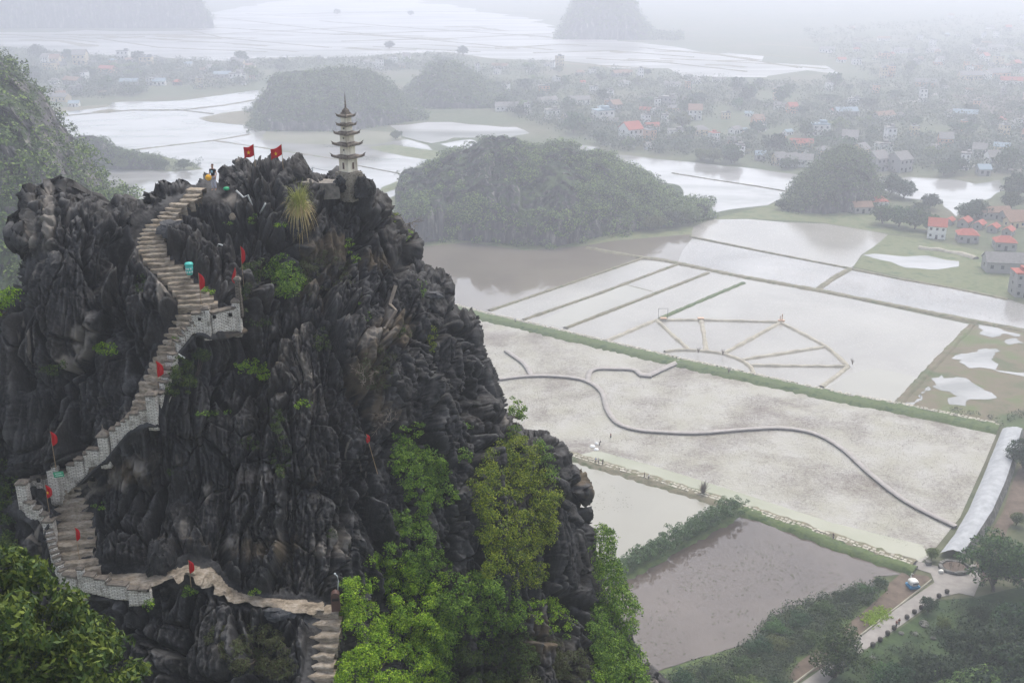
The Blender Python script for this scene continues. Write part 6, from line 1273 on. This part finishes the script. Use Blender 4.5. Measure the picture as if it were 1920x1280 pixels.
for a in [(1182, 264, 'two_storey', 0, 0, .5, 'white two storey house with red roof nearest the lake', 1.25), (1222, 246, 'small', 0, 0, .3, 'small white house with red roof right of the two storey one', 1.1), (1210, 236, 'tower', 0, 1, .4, 'narrow white house behind the small red roofed one', .8),
          (1246, 236, 'tower', 0, 1, -.3, 'narrow white house right of the small red roofed one', .8), (1338, 270, 'tower', 0, 0, .5, 'narrow white house with red roof at the lakeside trees', .75), (1035, 222, 'flat', 0, 1, .3, 'white flat roofed house with dark windows behind the wooded hill', 1.0), (1130, 228, 'flat', 0, 2, .4, 'white house with blue tank roof', 1.3),
          (1085, 196, 'long', 0, 1, .1, 'long white building behind the wooded hill', 1.0), (1502, 276, 'long', 3, 0, -.2, 'peach long house with bright red roof by the dark knoll', .8), (1420, 236, 'two_storey', 3, 3, .3, 'peach gabled house in the village centre', .8), (1535, 254, 'flat', 0, 2, 0, 'white house with wide blue roof', 1.2), (1484, 212, 'two_storey', 3, 0, .2, 'peach house with red roof up the village', .8),
          (1645, 388, 'hip', 0, 0, .1, 'small white temple like house with upswept orange roof', .9), (1614, 398, 'small', 2, 3, .1, 'low grey shed left of the temple like house', 1.0), (1642, 318, 'two_storey', 2, 1, .5, 'grey gabled house above the inlet, left one', 1.1), (1684, 320, 'two_storey', 2, 1, .5, 'grey gabled house above the inlet, right one', 1.1), (1612, 296, 'two_storey', 1, 1, .7, 'cream gabled house behind the dark knoll', .9), (1655, 286, 'flat', 0, 1, .2, 'white flat roofed house behind the grey gabled pair', .9), (1545, 292, 'hip', 1, 1, .1, 'cream hip roofed house left of the dark knoll top', 1.0),
          (1755, 444, 'two_storey', 0, 0, -.35, 'first bungalow of the red roofed row, white walls by the green bush', .85), (1812, 452, 'hip', 2, 0, -.2, 'second bungalow of the red roofed row', .95), (1882, 466, 'hip', 2, 0, -.2, 'third bungalow of the red roofed row', .95), (1808, 424, 'small', 2, 0, .9, 'back bungalow with red gable left of the others', .8), (1836, 428, 'small', 2, 0, .9, 'back bungalow with red gable in the middle', .7), (1862, 434, 'small', 2, 0, .9, 'back bungalow with red gable right of the middle', .7), (1890, 440, 'small', 2, 0, .9, 'back bungalow with red gable at the right', .7), (1780, 420, 'small', 2, 0, .9, 'back bungalow with red gable at the left end', .6),
          (1905, 415, 'long', 2, 3, .1, 'brown roofed low house behind the red roofed row, right one', .8), (1862, 408, 'long', 2, 3, .1, 'brown roofed low house behind the red roofed row, left one', .8), (1900, 425, 'small', 1, 3, .2, 'small cream house with brown roof above the back bungalows', .9), (1892, 508, 'long', 2, 1, -.15, 'long shed with blue grey metal roof', 1.1), (1908, 552, 'tower', 2, 0, -.1, 'tall grey house with small red roof at the paddy corner', .9), (1818, 150, 'long', 1, 1, 0, 'long cream building in the right mist', 1.2), (1870, 145, 'long', 3, 1, 0, 'long peach building in the far right mist', 1.2), (1425, 300, 'tiny', 2, 2, 0, 'tiny shed with blue roof by the lake trees', 1.2), (1842, 328, 'tiny', 2, 2, 0, 'tiny shed with blue roof by the inlet', 1.3),
          (112, 190, 'long', 1, 1, -.3, 'long yellow building at the left village edge', 1.0), (152, 120, 'two_storey', 1, 1, .1, 'big cream building in the left village', 1.5), (105, 122, 'two_storey', 1, 3, .1, 'pale building with brown roof in the left village', 1.1), (232, 110, 'flat', 0, 1, .1, 'white flat roofed building in the left village', 1.3), (275, 122, 'flat', 1, 1, .1, 'cream flat roofed building in the left village', 1.3), (442, 152, 'flat', 0, 1, .1, 'white house left of the misty hill', 1.1), (470, 136, 'flat', 1, 1, .1, 'cream house left of the misty hill', 1.0), (418, 146, 'long', 2, 2, .1, 'blue roofed shed left of the misty hill', .9), (243, 160, 'long', 2, 2, .1, 'blue roofed shed at the edge of the flooded plain', .9), (300, 160, 'small', 0, 2, .1, 'white house with blue roof at the edge of the flooded plain', 1.2), (140, 200, 'small', 0, 2, .1, 'low white wall house by the mud bank', .9),
          (770, 218, 'small', 0, 1, .1, 'white low house between the misty hills', 1.1), (895, 420, 'tiny', 2, 1, 0, 'tiny hut under the wooded hill', .9), (950, 208, 'long', 0, 1, .1, 'long white roofed building behind the hill', 1.0), (895, 136, 'tower', 0, 1, .1, 'white narrow house in the mist above the hills', .9)]:
    house(*a[:7], s=a[7])
rs = np.random.RandomState(77); cnt = 0
kinds = ['two_storey', 'flat', 'small', 'long', 'tower', 'hip', 'tiny']
def scatter(poly, n, minpy=0):
    xs = [p[0] for p in poly]; ys = [p[1] for p in poly]; out = []
    while len(out) < n:
        x, y = rs.uniform(min(xs), max(xs)), rs.uniform(min(ys), max(ys))
        if inpoly(np.array([x]), np.array([y]), poly)[0]: out.append((x, y))
    return out
VIL_R = [(880, 128), (1000, 118), (1150, 132), (1420, 158), (1640, 156), (1700, 110), (1960, 60), (1960, 330), (1800, 320), (1660, 320), (1560, 290), (1500, 320), (1380, 300), (1140, 280), (1060, 250), (960, 220), (900, 190)]
VIL_L = [(-40, 90), (150, 106), (330, 114), (480, 118), (640, 112), (820, 104), (900, 118), (800, 130), (720, 140), (640, 124), (500, 140), (480, 160), (380, 170), (240, 180), (100, 190), (60, 160), (-20, 120)]
VIL_F = [(1500, 60), (1960, 20), (1960, 120), (1700, 118), (1650, 150), (1560, 110)]
ANCH = [(654, 190, 'the pagoda spire'), (1182, 250, 'the white house nearest the lake'), (930, 260, 'the top of the wooded hill'), (640, 130, 'the misty hill left of the pagoda'), (840, 114, 'the misty hill right of the pagoda'), (1130, 20, 'the far pale peak'), (1590, 280, 'the dark wooded knoll'), (452, 95, 'the tall lone tree'), (100, 90, 'the big misty trees on the left'), (1750, 185, 'the bend of the pale village road'), (1338, 262, 'the narrow lakeside house'), (1880, 320, 'the pale inlet road'), (1500, 276, 'the peach long house'), (1484, 205, 'the peach house up the village'), (1290, 150, 'the bare end of the far plain'), (1890, 60, 'the upper right corner'), (1660, 60, 'the far right mist'), (1535, 248, 'the wide blue roofed house'), (240, 108, 'the white left village block'), (1085, 190, 'the long white building'), (1870, 140, 'the long peach building'), (1850, 215, 'the brown bare field')]
def place(x, y):
    b = min(ANCH, key=lambda a: (a[0] - x) ** 2 + ((a[1] - y) * 1.6) ** 2); dx, dy = x - b[0], (y - b[1]) * 1.6; d = math.hypot(dx, dy)
    di = ('right of' if dx > 0 else 'left of') if abs(dx) > abs(dy) * 1.6 else (('below' if dy > 0 else 'above') if abs(dy) > abs(dx) * 1.6 else ('below right of' if dx > 0 and dy > 0 else 'below left of' if dy > 0 else 'above right of' if dx > 0 else 'above left of'))
    return ('just ' if d < 28 else 'a little ' if d < 60 else 'well ' if d < 110 else 'far ') + di + ' ' + b[2]
USED = set()
def uniq(mk, shared):
    for _ in range(40):
        l, v = mk()
        if l not in USED and len(l.split()) <= 16: USED.add(l); return l, v, None
    return None, v, 1
WN = ['white', 'cream', 'grey', 'peach']; RN = ['red', 'grey', 'blue', 'brown']; KN = {'two_storey': 'two storey gabled house', 'flat': 'flat roofed house', 'small': 'low gabled house', 'long': 'long building', 'tower': 'tall narrow house', 'hip': 'hip roofed house', 'tiny': 'tiny shed'}
for k, (x, y) in enumerate(scatter(VIL_R, 130) + scatter(VIL_L, 55) + scatter(VIL_F, 30)):
    def mk():
        kd = kinds[rs.randint(7)]; wc = int(rs.choice([0, 0, 0, 0, 1, 2, 3])); rc = int(rs.choice([0, 1, 1, 1, 1, 1, 1, 1, 2, 3, 3])) if kd not in ('flat', 'tower') else 1
        return 'misty %s %s%s %s' % (WN[wc], KN[kd], '' if rc == 1 else ', %s roof,' % RN[rc], place(x, y)), (kd, wc, rc)
    l, (kd, wc, rc), sh = uniq(mk, '')
    if l is None: continue
    house(x, y, kd, wc, rc, rs.uniform(-.5, .7), l, 'misty village houses', s=rs.uniform(.65, 1.1))
# ------------------------------------------------------------------ valley trees
for (x, y, s, k, lb) in [(1290, 418, 1.5, 2, 'yellow green bushy tree at the tip of the wooded hill'), (1312, 410, 1.1, 1, 'small dark bush at the lake shore tip'), (1262, 425, 1.3, 0, 'green tree at the right foot of the wooded hill'), (1225, 432, 1.2, 2, 'pale green tree at the foot of the wooded hill'),
    (1655, 420, 1.5, 0, 'first tree of the bamboo thicket by the red bungalows'), (1685, 425, 1.6, 0, 'second tree of the bamboo thicket by the red bungalows'), (1715, 430, 1.6, 0, 'third tree of the bamboo thicket by the red bungalows'), (1742, 434, 1.3, 0, 'last tree of the bamboo thicket by the red bungalows'),
    (1670, 366, 1.7, 1, 'dark round tree behind the temple like house'), (1694, 372, 1.5, 1, 'dark tree right of the temple like house'), (1742, 392, 1.2, 1, 'round dark tree at the inlet bank'), (1722, 402, 1.0, 0, 'green tree by the inlet bank'), (1830, 408, 1.4, 1, 'dark tree behind the red roofed row'), (1812, 412, 1.3, 1, 'greenish tree left behind the red roofed row'), (1905, 372, 2.0, 1, 'big dark tree at the right edge by the inlet'), (1895, 392, 1.4, 0, 'smaller tree at the right edge by the inlet'),
    (1496, 392, 1.2, 2, 'pale green tree at the left foot of the dark knoll'), (1465, 392, .8, 0, 'small bush on the grassy lake spit'), (1790, 325, 1.6, 1, 'dark trees by the village road'), (1770, 330, 1.3, 0, 'green bush by the village road'), (232, 318, 1.3, 2, 'leafless brownish tree on the green spit'), (305, 318, 1.0, 0, 'bush on the right part of the green spit'), (345, 318, 1.0, 0, 'bush at the end of the green spit'), (742, 262, 1.0, 0, 'small round tree on the thin dike land'),
    (452, 112, 1.6, 0, 'tall lone tree standing over the left village'), (70, 108, 2.3, 1, 'big misty tree in the left village'), (130, 112, 1.8, 1, 'second misty tree in the left village'), (730, 92, 1.5, 1, 'misty tree on the far plain edge'), (868, 104, 1.7, 1, 'tall misty tree on the far plain edge'), (632, 28, 1.6, 1, 'tiny tree far out on the rice plain'), (770, 30, 1.4, 1, 'second tiny tree far out on the rice plain')]:
    tree(x, y, s, ('mid', k), lb)
SHORE = [(1140, 285), (1500, 322), (1480, 300), (1380, 290), (1200, 268), (1140, 262)]
TN = ['mid green', 'dark green', 'yellowish green']
def rtree(x, y, lo, hi, key, grp, extra=''):
    def mk():
        k_ = int(rs.choice([0, 0, 1, 1, 2])); z_ = int(rs.randint(3)); h_ = int(rs.randint(3)); return '%s %s %s misty tree%s %s' % (['small', 'medium sized', 'large'][z_], ['low', 'round', 'tall'][h_], TN[k_], extra, place(x, y)), (k_, z_, h_)
    l, (k_, z_, h_), sh = uniq(mk, '')
    if l: tree(x, y, lo + (hi - lo) * (z_ + rs.rand() * .8) / 3, (key, k_), l, grp, sz=[.75, 1, 1.35][h_])
for (x, y) in scatter(SHORE, 48): rtree(x, y, .8, 1.5, 'mid', 'trees along the far lake shore', ' on the lake shore')
for (x, y) in scatter(VIL_R, 100) + scatter(VIL_L, 40): rtree(x, y, .9, 1.8, 'far', 'trees among the village houses')
# continuous misty tree cover between the houses
def cover(polys, n, r, per, lsz, label, seed, hz_=(0, 5)):
    rs_ = np.random.RandomState(seed); C = []
    for poly, m in polys:
        for (x, y) in scatter(poly, m): p = G(x, y, 0); C.append([p.x, p.y, rs_.uniform(*hz_)])
    C = np.array(C); nz = fbm(np.stack([C[:, 0] / 45, C[:, 1] / 60, C[:, 0] * 0], 1), 3, seed); C = C[nz > -0.30]
    V_, Fc = leaves(C, r * rs_.uniform(.6, 1.4, len(C)), per, lsz, seed); o = npmesh('woodland', V_, Fc, LV3C); tag(o, label, 'woodland', kind='stuff')
LV3C = leaf_mat('cover_leaves', (0.022, 0.04, 0.02), (0.05, 0.075, 0.035), (0.09, 0.115, 0.055), 0.15, False)  # haze painted in: leaf tones lifted to soften the far cover
cover([(VIL_R, 6500), (VIL_L, 2600), (VIL_F, 1200)], 0, 5.0, 20, 1.6, 'hazy tree cover filling the gaps of the village', 31, (0.5, 4))
cover([([(745, 462), (860, 446), (1000, 452), (1060, 456), (1160, 436), (1280, 420), (1330, 405), (1260, 405), (1100, 425), (900, 420), (750, 435)], 420)], 0, 3.0, 22, .9, 'bushy green belt at the foot of the wooded hill', 33, (.5, 4))
cover([([(1405, 1210), (1430, 1178), (1455, 1152), (1505, 1132), (1565, 1118), (1610, 1102), (1655, 1095), (1640, 1125), (1600, 1150), (1540, 1190), (1480, 1245), (1420, 1290), (1340, 1290), (1360, 1240)], 700), ([(1250, 1270), (1340, 1240), (1400, 1225), (1480, 1250), (1470, 1330), (1230, 1330)], 300)], 0, 1.3, 45, .38, 'dense low scrub and reeds on the pond bank', 41, (.1, 1.3))
cover([([(1620, 1240), (1700, 1200), (1790, 1130), (1850, 1140), (1990, 1130), (1990, 1400), (1500, 1400), (1560, 1300)], 420)], 0, 1.5, 40, .42, 'scattered low garden shrubs right of the lane', 43, (.1, 1.0))
cover([([(1700, 755), (1830, 785), (1880, 798), (1930, 790), (1990, 800), (1990, 740), (1900, 770), (1820, 770)], 90)], 0, 1.5, 40, .42, 'dark bushes along the marsh edge by the tarp', 45, (.1, 1.0))
cover([([(250, 300), (380, 305), (372, 320), (300, 322)], 50)], 0, 2.4, 22, .8, 'reed bushes on the green spit', 35, (.3, 2))
# ------------------------------------------------------------------ white tarp covered bank and junction
TARP = noisy('pale_tarp', (0.30, 0.31, 0.32), (0.42, 0.43, 0.44), 0.5, rough=.6, bmp=.05); MOSS = noisy('mossy_stone_side', (0.07, 0.07, 0.06), (0.22, 0.21, 0.19), 0.8, bmp=.1)
Lp = [G(x, y, 0) for x, y in [(1880, 806), (1862, 850), (1842, 900), (1815, 962), (1790, 1005), (1762, 1042)]]; Rp = [G(x, y, 0) for x, y in [(1922, 812), (1906, 870), (1888, 925), (1865, 975), (1838, 1015), (1808, 1052)]]
tb_ = empty('tarp_bank', (Lp[3] + Rp[3]) / 2); tag(tb_, 'long rounded bank covered with a pale grey tarp beside the lotus pond', 'tarp'); V_, Fc, V2, F2 = [], [], [], []; n = 40
for i in range(n + 1):
    f = i / n * 5; a = min(int(f), 4); f -= a; l = Lp[a].lerp(Lp[a + 1], f); r = Rp[a].lerp(Rp[a + 1], f); hh = 3.4 * min(1, (i + .6) / 3) ** .5 * (1 - .35 * i / n)
    for j in range(13):
        u = j / 12; q = l.lerp(r, .0 + u * .86); z = hh * math.sin(math.pi * (0.06 + .62 * u)) ** .7 + .06 * math.sin(i * 1.3 + j) + .05 * math.sin(i * .7 - j * 2); V_.append((q.x - tb_.location.x, q.y - tb_.location.y, z))
    q = l.lerp(r, .86); zt = V_[-1][2]; q2 = r
    for j in range(5): u = j / 4; s = q.lerp(q2, u); V2.append((s.x - tb_.location.x, s.y - tb_.location.y, (zt - .03) * (1 - u) + .1 * math.sin(i + j * 2) * (0 < j < 4)))
for i in range(n):
    for j in range(12): Fc.append((i * 13 + j, i * 13 + j + 1, (i + 1) * 13 + j + 1, (i + 1) * 13 + j))
    for j in range(4): F2.append((i * 5 + j, i * 5 + j + 1, (i + 1) * 5 + j + 1, (i + 1) * 5 + j))
npmesh('tarp', V_, Fc, TARP, parent=tb_, smooth=True); npmesh('stone_side', V2, F2, MOSS, parent=tb_)
# boardwalk
WOOD = noisy('grey_boardwalk', (0.30, 0.275, 0.255), (0.40, 0.37, 0.345), 0.8, bmp=.02); WSIDE = noisy('boardwalk_side', (0.12, 0.11, 0.105), (0.22, 0.21, 0.20), 0.5)
bw = empty('boardwalk', G(1210, 808, 0)); tag(bw, 'long winding grey boardwalk across the lotus pond with two branches', 'boardwalk')
def catmull(P, k):
    out = []
    for i in range(len(P) - 1):
        a, b, c, d = P[max(i - 1, 0)], P[i], P[i + 1], P[min(i + 2, len(P) - 1)]
        for j in range(k): t = j / k; out.append(0.5 * ((2 * b) + (c - a) * t + (2 * a - 5 * b + 4 * c - d) * t * t + (3 * b - a - 3 * c + d) * t ** 3))
    out.append(P[-1]); return out
PIER = M('pale_pier', (.45, .44, .44), .8)
def walk(pts, wd, h=0.7, zoff=0.0):
    P = catmull([G(x, y, h) for x, y in pts], 12); V_, Fc, V2, F2 = [], [], [], []; L0 = bw.location; m = MB()
    for i, p in enumerate(P):
        t = (P[min(i + 1, len(P) - 1)] - P[max(i - 1, 0)]); t.z = 0; t.normalize(); nn = Vector((-t.y, t.x, 0)) * wd / 2; p = p - L0
        V_ += [(p.x - nn.x, p.y - nn.y, h + zoff), (p.x + nn.x, p.y + nn.y, h + zoff), (p.x + nn.x, p.y + nn.y, h - .12 + zoff), (p.x - nn.x, p.y - nn.y, h - .12 + zoff)]
        V2 += [(p.x - nn.x * .8, p.y - nn.y * .8, h - .12), (p.x + nn.x * .8, p.y + nn.y * .8, h - .12), (p.x + nn.x * .8, p.y + nn.y * .8, h - .5), (p.x - nn.x * .8, p.y - nn.y * .8, h - .5)]
        if i % 5 == 2: MB().box((p.x, p.y, h / 2 - .35), (wd * .75, .45, h), math.atan2(nn.y, nn.x)).build('pier', PIER if i % 2 else WSIDE, bw)
    for i in range(len(P) - 1):
        for a, b in ((0, 1), (1, 2), (2, 3), (3, 0)): Fc.append((i * 4 + a, (i + 1) * 4 + a, (i + 1) * 4 + b, i * 4 + b))
    npmesh('deck', V_, [f[::-1] for f in Fc], WOOD, parent=bw); npmesh('beam', V2, [f[::-1] for f in Fc], WSIDE, parent=bw)
walk([(900, 716), (940, 709), (1000, 703), (1060, 705), (1100, 713), (1128, 733), (1138, 765), (1156, 790), (1190, 803), (1240, 808), (1310, 810), (1400, 803), (1470, 801), (1530, 812), (1580, 840), (1630, 885), (1690, 932), (1740, 960), (1792, 985)], 1.5)
walk([(1102, 712), (1106, 696), (1122, 690), (1155, 690), (1188, 692), (1202, 702)], 1.7, zoff=.012); walk([(1200, 701), (1222, 703)], 2.6, zoff=.02); walk([(1216, 703), (1248, 688), (1276, 676)], 2.2, zoff=.03); walk([(996, 702), (984, 682), (966, 668), (948, 656)], 1.6, zoff=.012)
# platforms and frames at the fan of bunds
OR_ = noisy('orange_timber', (0.50, 0.33, 0.22), (0.60, 0.42, 0.30), 2)
for (x, y, lb) in [(1244, 598, 'small orange platform with a thin gate frame at the left of the bund fan'), (1314, 598, 'small orange platform at the top of the bund fan'), (1465, 602, 'orange post cluster at the right top of the bund fan')]:
    q = G(x, y, .6); t = empty('platform', q); tag(t, lb, 'platform'); MB().box((0, 0, .35), (2.2, 1.6, .25)).build('deck', OR_, t); MB().box((0, 0, 0), (1.6, 1.1, .7)).build('base', OR_, t)
    if x < 1250: MB().box((-1.6, 1.5, 1.5), (.12, .12, 4)).box((1.6, 1.5, 1.5), (.12, .12, 4)).box((0, 1.5, 3.4), (3.3, .1, .1)).build('gate_frame', WSIDE, t)
    if x > 1400: MB().box((0.3, .4, 1.4), (.3, .3, 2.2)).box((-.4, .3, 1.1), (.25, .25, 1.6)).build('post', OR_, t)
for (x, y, lb) in [(1309, 662, 'left dry bouquet sculpture on the inner bund'), (1355, 666, 'right dry bouquet sculpture on the inner bund'), (1598, 684, 'dry bouquet sculpture at the right corner of the bund fan'), (1366, 700, 'dry bouquet of twigs on the long green dike')]:
    q = G(x, y, .5); t = empty('twig_sculpture', q); tag(t, lb, 'sculpture'); rs2 = np.random.RandomState(x); m = MB()
    for k in range(16): a = rs2.uniform(0, 6.28); r_ = rs2.uniform(.3, 1.1); m.tube([(0, 0, 0), (r_ * math.cos(a) * .4, r_ * math.sin(a) * .4, 1.1), (r_ * math.cos(a), r_ * math.sin(a), rs2.uniform(1.4, 2.4))], .05, 4, .02, cap=False)
    m.build('twigs', TWIG, t)
# swan boat on the garden soil
q = G(1711, 1100, .1); sb = empty('pedal_boat', q, R(12)); tag(sb, 'white swan shaped pedal boat on a blue hull parked on the brown soil', 'boat')
BLUEH = M('blue_hull', (0.03, 0.22, 0.42), .4); WH = M('white_fibreglass', (.72, .70, .64), .4)
MB().box((0, 0, .3), (2.1, 1.9, .5), taper=1.1).box((-.85, 0, .55), (.3, 2.2, .3)).box((.85, 0, .55), (.3, 2.2, .3)).build('hull', BLUEH, sb)
def blob(size, loc, mat, name, par, sub=3):
    bm = bmesh.new(); bmesh.ops.create_icosphere(bm, subdivisions=sub, radius=.5)
    for v in bm.verts: v.co = Vector((math.copysign(abs(v.co.x * 2) ** .6 / 2, v.co.x) * size[0], math.copysign(abs(v.co.y * 2) ** .6 / 2, v.co.y) * size[1], math.copysign(abs(v.co.z * 2) ** .7 / 2, v.co.z) * size[2]))
    me = bpy.data.meshes.new(name); bm.to_mesh(me); bm.free(); me.materials.append(mat)
    for p_ in me.polygons: p_.use_smooth = True
    o = bpy.data.objects.new(name, me); link(o, par); o.location = loc; return o
blob((1.9, 2.0, 1.3), (0, 0, 1.2), WH, 'cabin', sb); MB().box((0, -.95, 1.3), (1.2, .2, .4)).build('window', GLASS, sb)
MB().tube([(0, .7, 1.4), (0, 1.1, 2.0), (0, .9, 2.6), (0, .5, 2.8)], .16, 8, .10).build('neck', WH, sb, smooth=True)
# planked raft, junction planter, roadside pots
q = G(1704, 1048, .15); o = MB().box((0, 0, .15), (3.2, .9, .12)).box((0, 0, .3), (2.8, .6, .18)).build('wooden_raft', noisy('raft_wood', (.12, .11, .08), (.22, .2, .15), 2), loc=q); o.rotation_euler[2] = R(-32); tag(o, 'narrow wooden raft moored at the corner of the lotus pond', 'raft')
q = G(1790, 1066, 0); t = empty('planter', q); tag(t, 'rough round stone planter at the end of the white tarp', 'planter'); m = MB(); rr = random.Random(4)
for k in range(20):
    a = k * math.pi / 10; m.box((3.0 * math.cos(a), 2.4 * math.sin(a), .35), (.9, .6, .7 + rr.random() * .3), a + 1.57, jit=.12)
m.build('stone_ring', MOSS, t); MB().lathe([(2.8, .1), (2.2, .55), (.5, .8)], (0, 0, 0), 18).build('soil', DIRT, t)
m = MB()
for k in range(24): a = rr.uniform(0, 6.28); r_ = rr.uniform(.5, 2.3); m.tube([(r_ * math.cos(a), r_ * math.sin(a), .5), (r_ * math.cos(a) * 1.1, r_ * math.sin(a) * 1.1, 1.6)], .05, 4, .02, cap=False)
m.build('twigs', TWIG, t)
q = G(1764, 1074, 0); tag(blob((1.1, .9, .9), q + Vector((0, 0, .4)), WH, 'white_sack', None, 2), 'white sack leaning on the stone planter', 'sack')
q = G(1740, 1058, 0); tag(MB().box((0, 0, .5), (1.1, 1.1, 1.0), jit=.05).build('grey_block', MOSS, loc=q), 'grey square stone block left of the planter', 'block')
for i, (x, y) in enumerate([(1560, 1268), (1576, 1256), (1636, 1212), (1650, 1202), (1664, 1190), (1676, 1180), (1700, 1160), (1714, 1150), (1727, 1142), (1760, 1120), (1775, 1112)]):
    q = G(x, y, 0); p_ = MB().lathe([(.28, 0), (.45, .3), (.5, .7), (.38, .9)], (0, 0, 0), 10).build('pot', noisy('dark_pot', (.03, .028, .025), (.07, .06, .05), 3) if i == 0 else bpy.data.materials['dark_pot'], loc=q, smooth=True)
    tag(p_, ['lowest', 'second lowest', 'third from the bottom', 'fourth from the bottom', 'fifth from the bottom', 'middle', 'sixth from the top', 'fifth from the top', 'fourth from the top', 'second from the top', 'topmost'][i] + ' dark round pot along the right edge of the lane', 'pot', 'dark pots along the lane')
far_person(1680, 1176, 'red', 'person in reddish shirt walking on the lane, left one', .9, 2); far_person(1685, 1172, 'red', 'person in reddish shirt walking on the lane, right one', .9, 3)
kb = bank('kerb', [(1480, 1288), (1560, 1228), (1612, 1192), (1690, 1132), (1746, 1088)], .35, .35, PALEEARTH, 'low concrete kerb on the left of the lane', step=3)
for k, (x, y, a) in enumerate([(1732, 1168, 1.6), (1734, 1172, 1.2), (1690, 1186, .9), (1716, 1188, 1.0), (1750, 1196, .9), (1636, 1232, .9)]):
    q = G(x, y, .2); bm = bmesh.new(); bmesh.ops.create_icosphere(bm, subdivisions=3, radius=.6)
    for v in bm.verts: v.co *= 1 + .25 * fbm(np.array([v.co[:]]) * 2 + k * 3, 2, k)[0]; v.co.z *= .5
    me = bpy.data.meshes.new('garden_stone'); bm.to_mesh(me); bm.free(); me.materials.append(MOSS); o = bpy.data.objects.new('garden_stone', me); link(o); o.location = q; o.scale = (a, a, a); tag(o, ['biggest flat grey stone in the garden grass', 'flat grey stone just below the biggest one', 'small flat stone nearest the two walkers', 'small flat stone between the walkers and the lime tree', 'small flat stone below the lime tree', 'small flat stone low beside the lane'][k], 'stone', 'flat stones in the garden')
# garden wall, low white ruins at village edge, roads in the village
bank('road', [(1600, 210), (1680, 196), (1714, 188)], 3.2, .25, CONCRETE, 'thin pale village road in the mist', step=10); bank('road', [(1712, 192), (1740, 182), (1776, 168)], 4, .25, CONCRETE, 'pale village road bending upward in the mist', step=10)
bank('road', [(1760, 304), (1830, 312), (1920, 320)], 4.5, .25, CONCRETE, 'pale road by the inlet in the mist', step=8); bank('road', [(1735, 158), (1960, 180)], 3, .2, DIRT, 'brown field road', step=8)
flat('ground', [(1780, 178), (1840, 178), (1980, 184), (1980, 236), (1900, 225), (1830, 205)], DIRT, .06, 'brown bare field at the right in the mist')
bank('ground', [(1722, 466), (1760, 470), (1800, 476), (1830, 486)], 3, 1.0, PALEEARTH, 'pale heap of sand along the puddle', step=3, jit=.4)
